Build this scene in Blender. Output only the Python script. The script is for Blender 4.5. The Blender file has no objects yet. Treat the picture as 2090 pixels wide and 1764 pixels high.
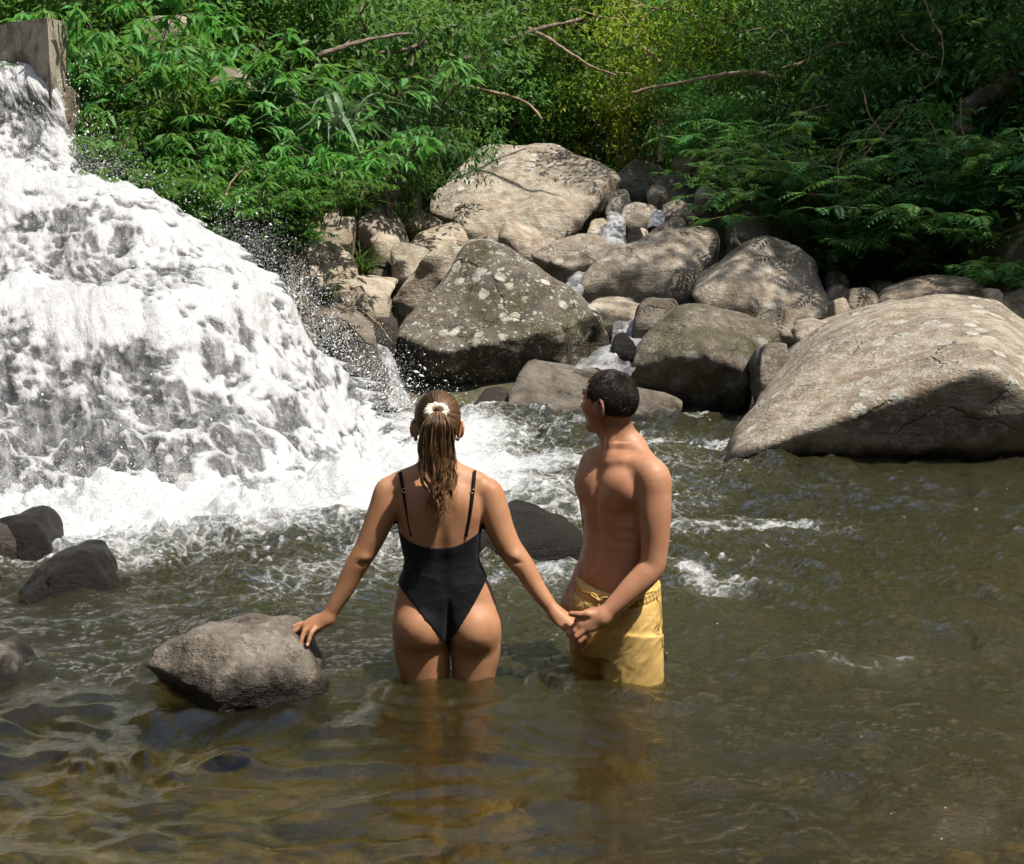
import bpy, bmesh, math, random
import numpy as np
from mathutils import Vector, Matrix, noise as mnoise

# ------------------------------------------------------------------ camera, sky, sun, exposure
scene = bpy.context.scene
COL = scene.collection
CAM_H = 1.5
PITCH = math.atan(379 / 2903)
cam_data = bpy.data.cameras.new('camera')
cam_data.sensor_width = 36.0
cam_data.lens = 50.0
cam_data.clip_start = 0.05
cam_data.clip_end = 400
cam = bpy.data.objects.new('camera', cam_data)
COL.objects.link(cam)
cam.location = (0, 0, CAM_H)
cam.rotation_euler = (math.pi / 2 - PITCH, 0, 0)
scene.camera = cam

SUN_DIR = Vector((0.40, -0.25, 0.88)).normalized()      # towards the sun
SUN_EL = math.asin(SUN_DIR.z)
SUN_AZ = math.atan2(SUN_DIR.x, SUN_DIR.y)
world = bpy.data.worlds.new('World')
scene.world = world
world.use_nodes = True
wn = world.node_tree
wn.nodes.clear()
sky = wn.nodes.new('ShaderNodeTexSky')
sky.sky_type = 'NISHITA'
sky.sun_disc = False
sky.sun_elevation = SUN_EL
sky.sun_rotation = SUN_AZ
sky.dust_density = 2.0
sky.ozone_density = 0.3
sky.air_density = 1.0
bg = wn.nodes.new('ShaderNodeBackground')
bg.inputs['Strength'].default_value = 0.14
wo = wn.nodes.new('ShaderNodeOutputWorld')
wn.links.new(sky.outputs[0], bg.inputs[0])
wn.links.new(bg.outputs[0], wo.inputs[0])
sun_data = bpy.data.lights.new('sun', 'SUN')
sun_data.energy = 4.9
sun_data.angle = math.radians(0.55)
sun_data.color = (1.0, 0.93, 0.82)
sun = bpy.data.objects.new('sun', sun_data)
COL.objects.link(sun)
sun.rotation_euler = SUN_DIR.to_track_quat('Z', 'Y').to_euler()
sun.location = (8, -6, 18)
vs = scene.view_settings
vs.view_transform = 'Standard'
vs.look = 'None'
vs.exposure = 0.56
vs.gamma = 1.0
vs.use_curve_mapping = False
scene.render.engine = 'CYCLES'
cy = scene.cycles
cy.use_denoising = True
cy.denoiser = 'OPENIMAGEDENOISE'
cy.max_bounces = 8
cy.diffuse_bounces = 3
cy.glossy_bounces = 3
cy.transmission_bounces = 6
cy.transparent_max_bounces = 10
cy.caustics_reflective = False
cy.caustics_refractive = False
cy.sample_clamp_indirect = 4.0
cy.use_adaptive_sampling = True
cy.adaptive_threshold = 0.02

rng = np.random.default_rng(7)
random.seed(7)

# ------------------------------------------------------------------ helpers
F_PX = 2903.0
_fw = np.array([0, math.cos(PITCH), -math.sin(PITCH)])
_up = np.array([0, math.sin(PITCH), math.cos(PITCH)])


def P(px, py, Y):
    """point of the place seen at that spot of the photograph, at depth Y in metres"""
    d = _fw + (px - 1045) / F_PX * np.array([1.0, 0, 0]) - (py - 882) / F_PX * _up
    t = Y / d[1]
    return np.array([t * d[0], Y, CAM_H + t * d[2]])


def on_level(px, py, z=0.0):
    d = _fw + (px - 1045) / F_PX * np.array([1.0, 0, 0]) - (py - 882) / F_PX * _up
    t = (z - CAM_H) / d[2]
    return np.array([t * d[0], t * d[1], z])


def tag(o, label=None, cat=None, group=None, kind=None):
    if label: o['label'] = label
    if cat: o['category'] = cat
    if group: o['group'] = group
    if kind: o['kind'] = kind
    return o


def thing(name, loc, label, cat, group=None, kind=None):
    o = bpy.data.objects.new(name, None)
    o.empty_display_size = 0.1
    COL.objects.link(o)
    o.location = [float(c) for c in loc]
    return tag(o, label, cat, group, kind)


def make_mesh(name, verts, faces, mat=None, smooth=True, attrs=None, fattrs=None):
    me = bpy.data.meshes.new(name)
    verts = np.asarray(verts, dtype=np.float32).reshape(-1, 3)
    if isinstance(faces, np.ndarray) and faces.ndim == 2:
        n, k = faces.shape
        me.vertices.add(len(verts))
        me.vertices.foreach_set('co', verts.ravel())
        me.loops.add(n * k)
        me.loops.foreach_set('vertex_index', faces.astype(np.int32).ravel())
        me.polygons.add(n)
        me.polygons.foreach_set('loop_start', np.arange(0, n * k, k, dtype=np.int32))
        me.polygons.foreach_set('loop_total', np.full(n, k, dtype=np.int32))
        me.update(calc_edges=True)
    else:
        me.from_pydata([tuple(map(float, v)) for v in verts], [], [tuple(map(int, f)) for f in faces])
        me.update()
    if smooth:
        me.polygons.foreach_set('use_smooth', np.ones(len(me.polygons), dtype=bool))
    for k2, a in (attrs or {}).items():
        at = me.attributes.new(k2, 'FLOAT', 'POINT')
        at.data.foreach_set('value', np.asarray(a, dtype=np.float32))
    for k2, a in (fattrs or {}).items():
        at = me.attributes.new(k2, 'FLOAT', 'FACE')
        at.data.foreach_set('value', np.asarray(a, dtype=np.float32))
    if mat: me.materials.append(mat)
    return me


def put(name, verts, faces, mat, parent=None, base=None, smooth=True, attrs=None, fattrs=None):
    """one mesh object from world-space points; its origin is its parent's, or its own base"""
    verts = np.asarray(verts, dtype=np.float64).reshape(-1, 3)
    if parent is not None:
        org = np.zeros(3)
        p = parent
        while p is not None:
            org = org + np.array(p.location)
            p = p.parent
    elif base is not None:
        org = np.array(base, dtype=float)
    else:
        org = np.array([verts[:, 0].mean(), verts[:, 1].mean(), verts[:, 2].min()])
    me = make_mesh(name, verts - org, faces, mat, smooth, attrs, fattrs)
    o = bpy.data.objects.new(name, me)
    COL.objects.link(o)
    if parent is not None:
        o.parent = parent
    else:
        o.location = [float(c) for c in org]
    return o


# ---- smooth numpy noise (value noise on a lattice), any dimension 2 or 3
def _hash(ix, iy, iz, seed):
    h = (ix.astype(np.int64) * 374761393 + iy.astype(np.int64) * 668265263 + iz.astype(np.int64) * 2147483647 + seed * 1274126177) & 0xFFFFFFFF
    h = ((h ^ (h >> 13)) * 1274126177) & 0xFFFFFFFF
    h = (h ^ (h >> 16)) & 0xFFFFFFFF
    h = (h * 2246822519) & 0xFFFFFFFF
    return ((h ^ (h >> 15)) & 0xFFFFFF) / float(0xFFFFFF)


def vnoise(p, seed=0):
    p = np.asarray(p, dtype=np.float64)
    i = np.floor(p).astype(np.int64)
    f = p - i
    u = f * f * f * (f * (f * 6 - 15) + 10)
    out = np.zeros(p.shape[:-1])
    for dx in (0, 1):
        wx = u[..., 0] if dx else 1 - u[..., 0]
        for dy in (0, 1):
            wy = u[..., 1] if dy else 1 - u[..., 1]
            for dz in (0, 1):
                wz = u[..., 2] if dz else 1 - u[..., 2]
                out += wx * wy * wz * _hash(i[..., 0] + dx, i[..., 1] + dy, i[..., 2] + dz, seed)
    return out * 2 - 1


def fbm(p, octaves=4, seed=0, gain=0.5, lac=2.03):
    p = np.asarray(p, dtype=np.float64)
    a, s, tot = 1.0, 0.0, 0.0
    for o in range(octaves):
        s = s + a * vnoise(p * (lac ** o) + 17.3 * o, seed + o)
        tot += a
        a *= gain
    return s / tot


def ridged(p, octaves=4, seed=0, gain=0.5, lac=2.1):
    a, s, tot = 1.0, 0.0, 0.0
    for o in range(octaves):
        s = s + a * (1 - np.abs(vnoise(p * (lac ** o) + 11.7 * o, seed + o)))
        tot += a
        a *= gain
    return s / tot


def p3(x, y, z=0.0):
    x, y, z = np.broadcast_arrays(x, y, z)
    return np.stack([x, y, z], -1)


def sstep(a, b, x):
    t = np.clip((x - a) / (b - a), 0, 1)
    return t * t * (3 - 2 * t)


def spline(ts, vs, t):
    """Catmull-Rom style smooth interpolation (monotone-ish pchip slopes) at t"""
    ts = np.asarray(ts, float); vs = np.asarray(vs, float)
    if ts[0] > ts[-1]: ts, vs = ts[::-1], vs[::-1]
    t = np.clip(t, ts[0], ts[-1])
    h = np.diff(ts); d = np.diff(vs, axis=0) / (h if vs.ndim == 1 else h[:, None])
    m = np.zeros_like(vs)
    m[0], m[-1] = d[0], d[-1]
    if len(ts) > 2:
        w = (h[1:] / (h[1:] + h[:-1])) if vs.ndim == 1 else (h[1:] / (h[1:] + h[:-1]))[:, None]
        m[1:-1] = d[:-1] * w + d[1:] * (1 - w)
    k = np.clip(np.searchsorted(ts, t, side='right') - 1, 0, len(ts) - 2)
    hk = h[k]; s = (t - ts[k]) / hk
    if vs.ndim > 1: s = s[..., None]; hk = hk[..., None]
    return ((2 * s ** 3 - 3 * s ** 2 + 1) * vs[k] + (s ** 3 - 2 * s ** 2 + s) * hk * m[k] + (-2 * s ** 3 + 3 * s ** 2) * vs[k + 1] + (s ** 3 - s ** 2) * hk * m[k + 1])


def tube(path, radii, sides=6, cap=True):
    """tapered tube along a polyline -> verts, faces(quads list array)"""
    path = np.asarray(path, float)
    n = len(path)
    radii = np.broadcast_to(np.asarray(radii, float), (n,))
    tan = np.gradient(path, axis=0)
    tan /= np.linalg.norm(tan, axis=1)[:, None] + 1e-9
    ref = np.array([0.31, 0.17, 0.93])
    if abs(np.dot(tan.mean(0), ref)) > 0.9: ref = np.array([1.0, 0.1, 0.0])
    a = np.cross(tan, ref); a /= np.linalg.norm(a, axis=1)[:, None] + 1e-9
    b = np.cross(tan, a)
    ang = np.arange(sides) * 2 * math.pi / sides
    v = path[:, None, :] + radii[:, None, None] * (np.cos(ang)[None, :, None] * a[:, None, :] + np.sin(ang)[None, :, None] * b[:, None, :])
    v = v.reshape(-1, 3)
    i = np.arange(n - 1)[:, None] * sides
    j = np.arange(sides)[None, :]
    j2 = (j + 1) % sides
    f = np.stack([i + j, i + j2, i + sides + j2, i + sides + j], -1).reshape(-1, 4)
    return v, f


def merge(parts):
    vs_, fs_, off = [], [], 0
    for v, f in parts:
        vs_.append(v); fs_.append(f + off); off += len(v)
    return np.concatenate(vs_), np.concatenate(fs_)


# ---- materials
class NT:
    def __init__(s, name):
        s.mat = bpy.data.materials.new(name)
        s.mat.use_nodes = True
        s.t = s.mat.node_tree
        s.t.nodes.clear()
        s.out = s.t.nodes.new('ShaderNodeOutputMaterial')

    def n(s, typ, props=None, **ins):
        nd = s.t.nodes.new(typ)
        for k, v in (props or {}).items(): setattr(nd, k, v)
        for k, v in ins.items():
            key = k.replace('_', ' ')
            sock = nd.inputs[int(k[1:])] if k[0] == 'i' and k[1:].isdigit() else nd.inputs[key]
            s.set(sock, v)
        return nd

    def set(s, sock, v):
        if isinstance(v, bpy.types.NodeSocket): s.t.links.new(v, sock)
        elif isinstance(v, bpy.types.Node): s.t.links.new(v.outputs[0], sock)
        elif isinstance(v, (tuple, list)):
            if sock.type == 'RGBA' and len(v) == 3: v = (*v, 1)
            sock.default_value = v
        else: sock.default_value = v

    def attr(s, name, typ='GEOMETRY'):
        return s.n('ShaderNodeAttribute', dict(attribute_name=name, attribute_type=typ)).outputs['Fac']

    def coord(s, which='Object'):
        return s.n('ShaderNodeTexCoord').outputs[which]

    def pos(s):
        return s.n('ShaderNodeNewGeometry').outputs['Position']

    def map(s, vec, scale=(1, 1, 1), loc=(0, 0, 0), rot=(0, 0, 0)):
        return s.n('ShaderNodeMapping', None, Vector=vec, Scale=scale, Location=loc, Rotation=rot).outputs[0]

    def noise(s, vec, scale, detail=4, rough=0.55, dist=0.0):
        return s.n('ShaderNodeTexNoise', None, Vector=vec, Scale=scale, Detail=detail, Roughness=rough, Distortion=dist).outputs[0]

    def voro(s, vec, scale, feature='F1', rand=1.0):
        return s.n('ShaderNodeTexVoronoi', dict(feature=feature), Vector=vec, Scale=scale, Randomness=rand).outputs['Distance']

    def math(s, op, a, b=0.0, c=0.0, clamp=False):
        return s.n('ShaderNodeMath', dict(operation=op, use_clamp=clamp), i0=a, i1=b, i2=c).outputs[0]

    def ramp(s, fac, stops, interp='LINEAR'):
        nd = s.n('ShaderNodeValToRGB', None, Fac=fac)
        cr = nd.color_ramp
        cr.interpolation = interp
        while len(cr.elements) < len(stops): cr.elements.new(0.5)
        for e, (p, c) in zip(cr.elements, stops):
            e.position = p
            e.color = (c, c, c, 1) if isinstance(c, (int, float)) else (*c, 1)
        return nd.outputs[0]

    def mr(s, v, a, b, c=0.0, d=1.0):
        return s.n('ShaderNodeMapRange', dict(clamp=True, interpolation_type='SMOOTHSTEP'), Value=v, From_Min=a, From_Max=b, To_Min=c, To_Max=d).outputs[0]

    def mix(s, fac, a, b, mode='MIX'):
        nd = s.t.nodes.new('ShaderNodeMix')
        nd.data_type = 'RGBA'; nd.blend_type = mode
        s.set(nd.inputs[0], fac); s.set(nd.inputs[6], a); s.set(nd.inputs[7], b)
        return nd.outputs[2]

    def bump(s, h, strength=0.5, dist=0.02, normal=None):
        nd = s.n('ShaderNodeBump', None, Height=h, Strength=strength, Distance=dist)
        if normal is not None: s.set(nd.inputs['Normal'], normal)
        return nd.outputs[0]

    def bsdf(s, **kw):
        return s.n('ShaderNodeBsdfPrincipled', None, **kw)

    def mixs(s, fac, a, b):
        return s.n('ShaderNodeMixShader', None, i0=fac, i1=a, i2=b).outputs[0]

    def done(s, shader):
        s.set(s.out.inputs[0], shader)
        return s.mat

# ------------------------------------------------------------------ implicit bodies -> one continuous mesh
def surface_nets(D, lo, h):
    S = D < 0
    sh = tuple(n - 1 for n in D.shape)
    cnt = np.zeros(sh, np.int8)
    offs = [(a, b, c) for a in (0, 1) for b in (0, 1) for c in (0, 1)]
    for a, b, c in offs:
        cnt += S[a:a + sh[0], b:b + sh[1], c:c + sh[2]]
    act = (cnt > 0) & (cnt < 8)
    cells = np.argwhere(act)
    idx = np.full(sh, -1, np.int64)
    idx[act] = np.arange(len(cells))
    acc = np.zeros((len(cells), 3)); num = np.zeros(len(cells))
    for i, a in enumerate(offs):
        for b in offs[i + 1:]:
            if sum(abs(x - y) for x, y in zip(a, b)) != 1: continue
            va = D[cells[:, 0] + a[0], cells[:, 1] + a[1], cells[:, 2] + a[2]]
            vb = D[cells[:, 0] + b[0], cells[:, 1] + b[1], cells[:, 2] + b[2]]
            m = (va < 0) != (vb < 0)
            t = va[m] / (va[m] - vb[m])
            acc[m] += np.array(a) + t[:, None] * (np.array(b) - np.array(a))
            num[m] += 1
    v = (cells + acc / num[:, None]) * h + np.asarray(lo)
    quads = []
    for ax in range(3):
        o1, o2 = [k for k in range(3) if k != ax]
        s0 = [slice(None)] * 3; s1 = [slice(None)] * 3
        s0[ax] = slice(0, -1); s1[ax] = slice(1, None)
        e = np.argwhere(S[tuple(s0)] != S[tuple(s1)])
        e = e[(e[:, o1] > 0) & (e[:, o2] > 0) & (e[:, o1] < D.shape[o1] - 1) & (e[:, o2] < D.shape[o2] - 1)]
        q = []
        for d1, d2 in ((-1, -1), (0, -1), (0, 0), (-1, 0)):
            c = e.copy(); c[:, o1] += d1; c[:, o2] += d2
            q.append(idx[c[:, 0], c[:, 1], c[:, 2]])
        q = np.stack(q, -1)
        inside = S[e[:, 0], e[:, 1], e[:, 2]]
        flip = ~inside if ax != 1 else inside
        q[flip] = q[flip][:, ::-1]
        quads.append(q)
    return v, np.concatenate(quads)


def keep_largest(v, f):
    """drop stray shells: keep the biggest connected piece"""
    n = len(v)
    lab = np.arange(n)
    e = np.concatenate([f[:, [0, 1]], f[:, [1, 2]], f[:, [2, 3]]])
    for _ in range(400):
        m = np.minimum(lab[e[:, 0]], lab[e[:, 1]])
        new = lab.copy()
        np.minimum.at(new, e[:, 0], m); np.minimum.at(new, e[:, 1], m)
        new = new[new]
        if (new == lab).all(): break
        lab = new
    u, c = np.unique(lab, return_counts=True)
    k = lab == u[c.argmax()]
    mp = np.cumsum(k) - 1
    return v[k], mp[f[k[f].all(1)]]


class Field:
    def __init__(s, lo, hi, h):
        s.lo = np.array(lo, float); s.h = h
        s.n = np.ceil((np.array(hi) - s.lo) / h).astype(int) + 1
        s.d = np.full(tuple(s.n), 0.2, np.float32)
        s.ax = [(s.lo[k] + np.arange(s.n[k]) * h).astype(np.float32) for k in range(3)]

    def win(s, lo, hi):
        i0 = np.clip(np.floor((np.array(lo) - s.lo) / s.h).astype(int), 0, s.n - 1)
        i1 = np.clip(np.ceil((np.array(hi) - s.lo) / s.h).astype(int) + 1, 1, s.n)
        sl = tuple(slice(a, b) for a, b in zip(i0, i1))
        x = s.ax[0][sl[0]][:, None, None]; y = s.ax[1][sl[1]][None, :, None]; z = s.ax[2][sl[2]][None, None, :]
        return sl, x, y, z

    def add(s, sl, d, k):
        a = s.d[sl]
        if k > 0:
            hh = np.maximum(k - np.abs(a - d), 0) / k
            s.d[sl] = np.minimum(a, d) - hh * hh * k * 0.25
        else:
            s.d[sl] = np.minimum(a, d)

    def cone(s, p1, r1, p2, r2, k=0.01):
        p1 = np.array(p1, float); p2 = np.array(p2, float)
        m = max(r1, r2) + 0.05 + k
        sl, x, y, z = s.win(np.minimum(p1, p2) - m, np.maximum(p1, p2) + m)
        ba = p2 - p1; L2 = ba @ ba + 1e-12
        px, py, pz = x - p1[0], y - p1[1], z - p1[2]
        t = np.clip((px * ba[0] + py * ba[1] + pz * ba[2]) / L2, 0, 1)
        d = np.sqrt((px - t * ba[0]) ** 2 + (py - t * ba[1]) ** 2 + (pz - t * ba[2]) ** 2) - (r1 + (r2 - r1) * t)
        s.add(sl, d, k)

    def chain(s, pts, radii, k=0.012):
        """a limb: its segments joined plainly, then blended as one into the body"""
        pts = [np.array(p, float) for p in pts]
        m = max(radii) + 0.05 + k
        sl, x, y, z = s.win(np.min(pts, axis=0) - m, np.max(pts, axis=0) + m)
        best = None
        for p1, p2, r1, r2 in zip(pts[:-1], pts[1:], radii[:-1], radii[1:]):
            ba = p2 - p1; L2 = ba @ ba + 1e-12
            px, py, pz = x - p1[0], y - p1[1], z - p1[2]
            t = np.clip((px * ba[0] + py * ba[1] + pz * ba[2]) / L2, 0, 1)
            d = np.sqrt((px - t * ba[0]) ** 2 + (py - t * ba[1]) ** 2 + (pz - t * ba[2]) ** 2) - (r1 + (r2 - r1) * t)
            best = d if best is None else np.minimum(best, d)
        s.add(sl, best, k)

    def limb(s, pts, radii, k=0.012, sub=5):
        """a smooth limb through the joints"""
        pts = np.array(pts, float); n = len(pts)
        u = np.linspace(0, n - 1, (n - 1) * sub + 1)
        s.chain(list(spline(np.arange(n), pts, u)), list(spline(np.arange(n), np.array(radii, float), u)), k)

    def ell_d(s, c, r, R=None, m=0.06):
        c = np.array(c, float); r = np.array(r, float)
        M = r.max() + m
        sl, x, y, z = s.win(c - M, c + M)
        px, py, pz = x - c[0], y - c[1], z - c[2]
        if R is not None:       # rows of R are the ellipsoid's axes
            px, py, pz = (R[0][0] * px + R[0][1] * py + R[0][2] * pz, R[1][0] * px + R[1][1] * py + R[1][2] * pz, R[2][0] * px + R[2][1] * py + R[2][2] * pz)
        k0 = np.sqrt((px / r[0]) ** 2 + (py / r[1]) ** 2 + (pz / r[2]) ** 2)
        k1 = np.sqrt((px / r[0] ** 2) ** 2 + (py / r[1] ** 2) ** 2 + (pz / r[2] ** 2) ** 2) + 1e-9
        return sl, k0 * (k0 - 1) / k1

    def ell(s, c, r, R=None, k=0.02):
        sl, d = s.ell_d(c, r, R)
        s.add(sl, d, k)

    def carve(s, c, r, R=None, k=0.01):
        sl, d = s.ell_d(c, r, R)
        a = s.d[sl]; b = -d
        hh = np.maximum(k - np.abs(a - b), 0) / k
        s.d[sl] = np.maximum(a, b) + hh * hh * k * 0.25

    def loft(s, zs, cx, cy, a, bf, bb, ang=0.0, n=2.2, k=0.02, ztop=None, zbot=None):
        """stack of ovals; bf/bb depth to the front/back; ang turns the front from +y (counter-clockwise)"""
        zs = np.array(zs, float)
        zmin, zmax = zs.min(), zs.max()
        R = max(np.max(a), np.max(bf), np.max(bb)) + 0.07
        mx, my = np.array(cx, float), np.array(cy, float)
        sl, x, y, z = s.win((mx.min() - R, my.min() - R, zmin - 0.02), (mx.max() + R, my.max() + R, zmax + 0.02))
        zz = z.ravel()
        g = lambda v: spline(zs, np.broadcast_to(np.array(v, float), zs.shape), zz)[None, None, :].astype(np.float32)
        CX, CY, A, BF, BB = g(cx), g(cy), g(a), g(bf), g(bb)
        dx, dy = x - CX, y - CY
        ca, sa = math.cos(ang), math.sin(ang)
        u = dx * ca + dy * sa           # sideways
        w = -dx * sa + dy * ca          # front
        B = np.where(w > 0, BF, BB)
        q = (np.abs(u / A) ** n + np.abs(w / B) ** n + 1e-9) ** (1 / n)
        gr = np.sqrt((u / A ** 2) ** 2 + (w / B ** 2) ** 2) / np.maximum(np.sqrt((u / A) ** 2 + (w / B) ** 2), 1e-4)
        d = np.clip((q - 1) / np.maximum(gr, 1e-3), -0.3, 0.3)
        d = np.maximum(d, np.maximum(zmin - z, z - zmax))
        s.add(sl, d.astype(np.float32), k)

    def push(s, c, r, amt, axis_w=(1, 1, 1)):
        """gentle swelling (amt>0) or hollow (amt<0) round c"""
        c = np.array(c, float); r = np.broadcast_to(np.array(r, float), (3,))
        sl, x, y, z = s.win(c - 3 * r, c + 3 * r)
        s.d[sl] -= (amt * np.exp(-((x - c[0]) / r[0]) ** 2 - ((y - c[1]) / r[1]) ** 2 - ((z - c[2]) / r[2]) ** 2)).astype(np.float32)

    def groove(s, pts, r, amt):
        """hollow along a polyline, distance based"""
        pts = np.array(pts, float)
        for a, b in zip(pts[:-1], pts[1:]):
            sl, x, y, z = s.win(np.minimum(a, b) - 3 * r, np.maximum(a, b) + 3 * r)
            ba = b - a; L2 = ba @ ba + 1e-12
            px, py, pz = x - a[0], y - a[1], z - a[2]
            t0 = (px * ba[0] + py * ba[1] + pz * ba[2]) / L2
            t = np.clip(t0, 0, 1)
            d2 = (px - t * ba[0]) ** 2 + (py - t * ba[1]) ** 2 + (pz - t * ba[2]) ** 2
            w = ((t0 >= 0) & (t0 < 1)) | True
            cur = amt * np.exp(-d2 / r ** 2) * w
            if not hasattr(s, '_gr') or s._gr.shape != s.d.shape: s._gr = np.zeros_like(s.d)
            s._gr[sl] = np.maximum(s._gr[sl], cur)

    def end_grooves(s):
        if hasattr(s, '_gr'):
            s.d += s._gr
            del s._gr

    def mesh(s):
        return surface_nets(s.d, s.lo, s.h)


def rot_rows(f, up=(0, 0, 1)):
    """axes (side, front, up) as rows for a front direction"""
    f = np.array(f, float); f /= np.linalg.norm(f)
    u = np.array(up, float); sd = np.cross(f, u); sd /= np.linalg.norm(sd)
    u = np.cross(sd, f)
    return np.array([sd, f, u])

# ------------------------------------------------------------------ ground and river bed
def ground_z(x, y):
    x = np.asarray(x, float); y = np.asarray(y, float)
    ys = [-30, 0, 3.3, 4.8, 7, 9, 11, 12.4, 14, 17, 22, 27, 33, 46, 62]
    zs = [-.55, -.5, -.46, -.74, -.78, -.66, -.42, -.12, .28, .72, 1.45, 2.3, 5.2, 15, 27]
    z = spline(ys, zs, y)
    xl = spline([-12, 6, 8, 11, 13, 15, 20, 28, 62], [-7, -6.2, -5.2, -2.15, -2.25, -2.5, -3.4, -4.6, -6], y)
    xr = spline([-12, 7, 9, 12, 14, 16, 20, 25, 30, 62], [9, 7, 6, 4.6, 4.2, 3.9, 3.7, 3.2, 2.8, 4], y)
    l = np.maximum(xl - x, 0); r = np.maximum(x - xr, 0)
    keepout = 1 - (1 - sstep(11.7, 12.5, y)) * sstep(6.5, 7.5, y) * (x > -8)
    z = z + (1.5 * sstep(0, .55, l) + .62 * np.maximum(l - .3, 0)) * keepout + .5 * sstep(0, 1.2, r) + .72 * r
    z = np.where((x < -3.5) & (y < 15.6) & (x > -9), np.minimum(z, 2.5), z)
    # the gorge goes on behind the camera and to both sides
    z = z + .95 * np.maximum(-5.5 - y, 0) + .8 * np.maximum(x - 9, 0) * (y < 9) + .8 * np.maximum(-8 - x, 0)
    n = fbm(p3(x * .55, y * .55), 4, 3)
    land = sstep(-.2, .9, z)
    z = z + n * (.10 + .42 * land)
    # sandy shoal on the right
    z = z + .40 * np.exp(-((x - 2.3) / 1.5) ** 2 - ((y - 7.3) / 1.5) ** 2) + .16 * np.exp(-((x - 1.1) / .8) ** 2 - ((y - 3.4) / .7) ** 2)
    # shallow gravel on the near left
    z = z + .26 * np.exp(-((x + 1.5) / 1.0) ** 2 - ((y - 3.9) / 1.0) ** 2) + .12 * np.exp(-((x + .9) / .8) ** 2 - ((y - 3.4) / .6) ** 2)
    return z


t = NT('forest_floor')
pos = t.pos()
n1 = t.noise(pos, 1.7, 6, .62); n2 = t.noise(pos, 14, 4, .6); n3 = t.noise(pos, 60, 2, .6)
soil = t.mix(t.mr(n1, .35, .65), (0.040, 0.026, 0.015), (0.085, 0.062, 0.038))
soil = t.mix(t.mr(n2, .45, .6), soil, (0.038, 0.058, 0.018))
bedc = t.ramp(n2, [(.25, (.045, .038, .018)), (.45, (.20, .135, .045)), (.6, (.105, .085, .036)), (.78, (.34, .23, .08))])
bedc = t.mix(t.mr(n1, .4, .62), bedc, (.075, .075, .022))
sep = t.n('ShaderNodeSeparateXYZ', None, Vector=pos)
col = t.mix(t.mr(sep.outputs[2], -.06, .12), bedc, soil)
M_GROUND = t.done(t.bsdf(Base_Color=col, Roughness=.9, Normal=t.bump(t.math('ADD', n2, t.math('MULTIPLY', n3, .4)), .8, .05)))


def build_ground():
    yy = np.concatenate([np.linspace(-24, 2.4, 44), np.linspace(2.5, 14, 210), np.linspace(14.15, 34, 110), np.linspace(34.6, 62, 45)])
    xx = np.concatenate([np.linspace(-34, -7.4, 30), np.linspace(-7.2, 9.2, 240), np.linspace(9.6, 36, 30)])
    Xg, Yg = np.meshgrid(xx, yy)
    Zg = ground_z(Xg, Yg)
    # cobbles of the river bed
    pt = p3(Xg * 5.2, Yg * 5.2)
    i = np.floor(pt[..., :2]); best = np.full(Xg.shape, 9.0)
    for dx in (-1, 0, 1):
        for dy in (-1, 0, 1):
            c = i + [dx, dy]
            cx = c[..., 0] + _hash(c[..., 0].astype(np.int64), c[..., 1].astype(np.int64), np.zeros_like(c[..., 0], dtype=np.int64), 1)
            cy_ = c[..., 1] + _hash(c[..., 0].astype(np.int64), c[..., 1].astype(np.int64), np.zeros_like(c[..., 0], dtype=np.int64), 2)
            best = np.minimum(best, (pt[..., 0] - cx) ** 2 + (pt[..., 1] - cy_) ** 2)
    Zg += .07 * np.sqrt(np.maximum(.55 - best, 0)) * sstep(.1, -.15, Zg)
    v = np.stack([Xg, Yg, Zg], -1).reshape(-1, 3)
    nx = len(xx); ny = len(yy)
    a = (np.arange(ny - 1)[:, None] * nx + np.arange(nx - 1)[None, :]).ravel()
    f = np.stack([a, a + 1, a + nx + 1, a + nx], -1)
    o = put('terrain', v, f, M_GROUND, base=(0, 0, 0))
    tag(o, 'earthen gorge floor and banks with a cobbled olive river bed', kind='structure')


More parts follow.
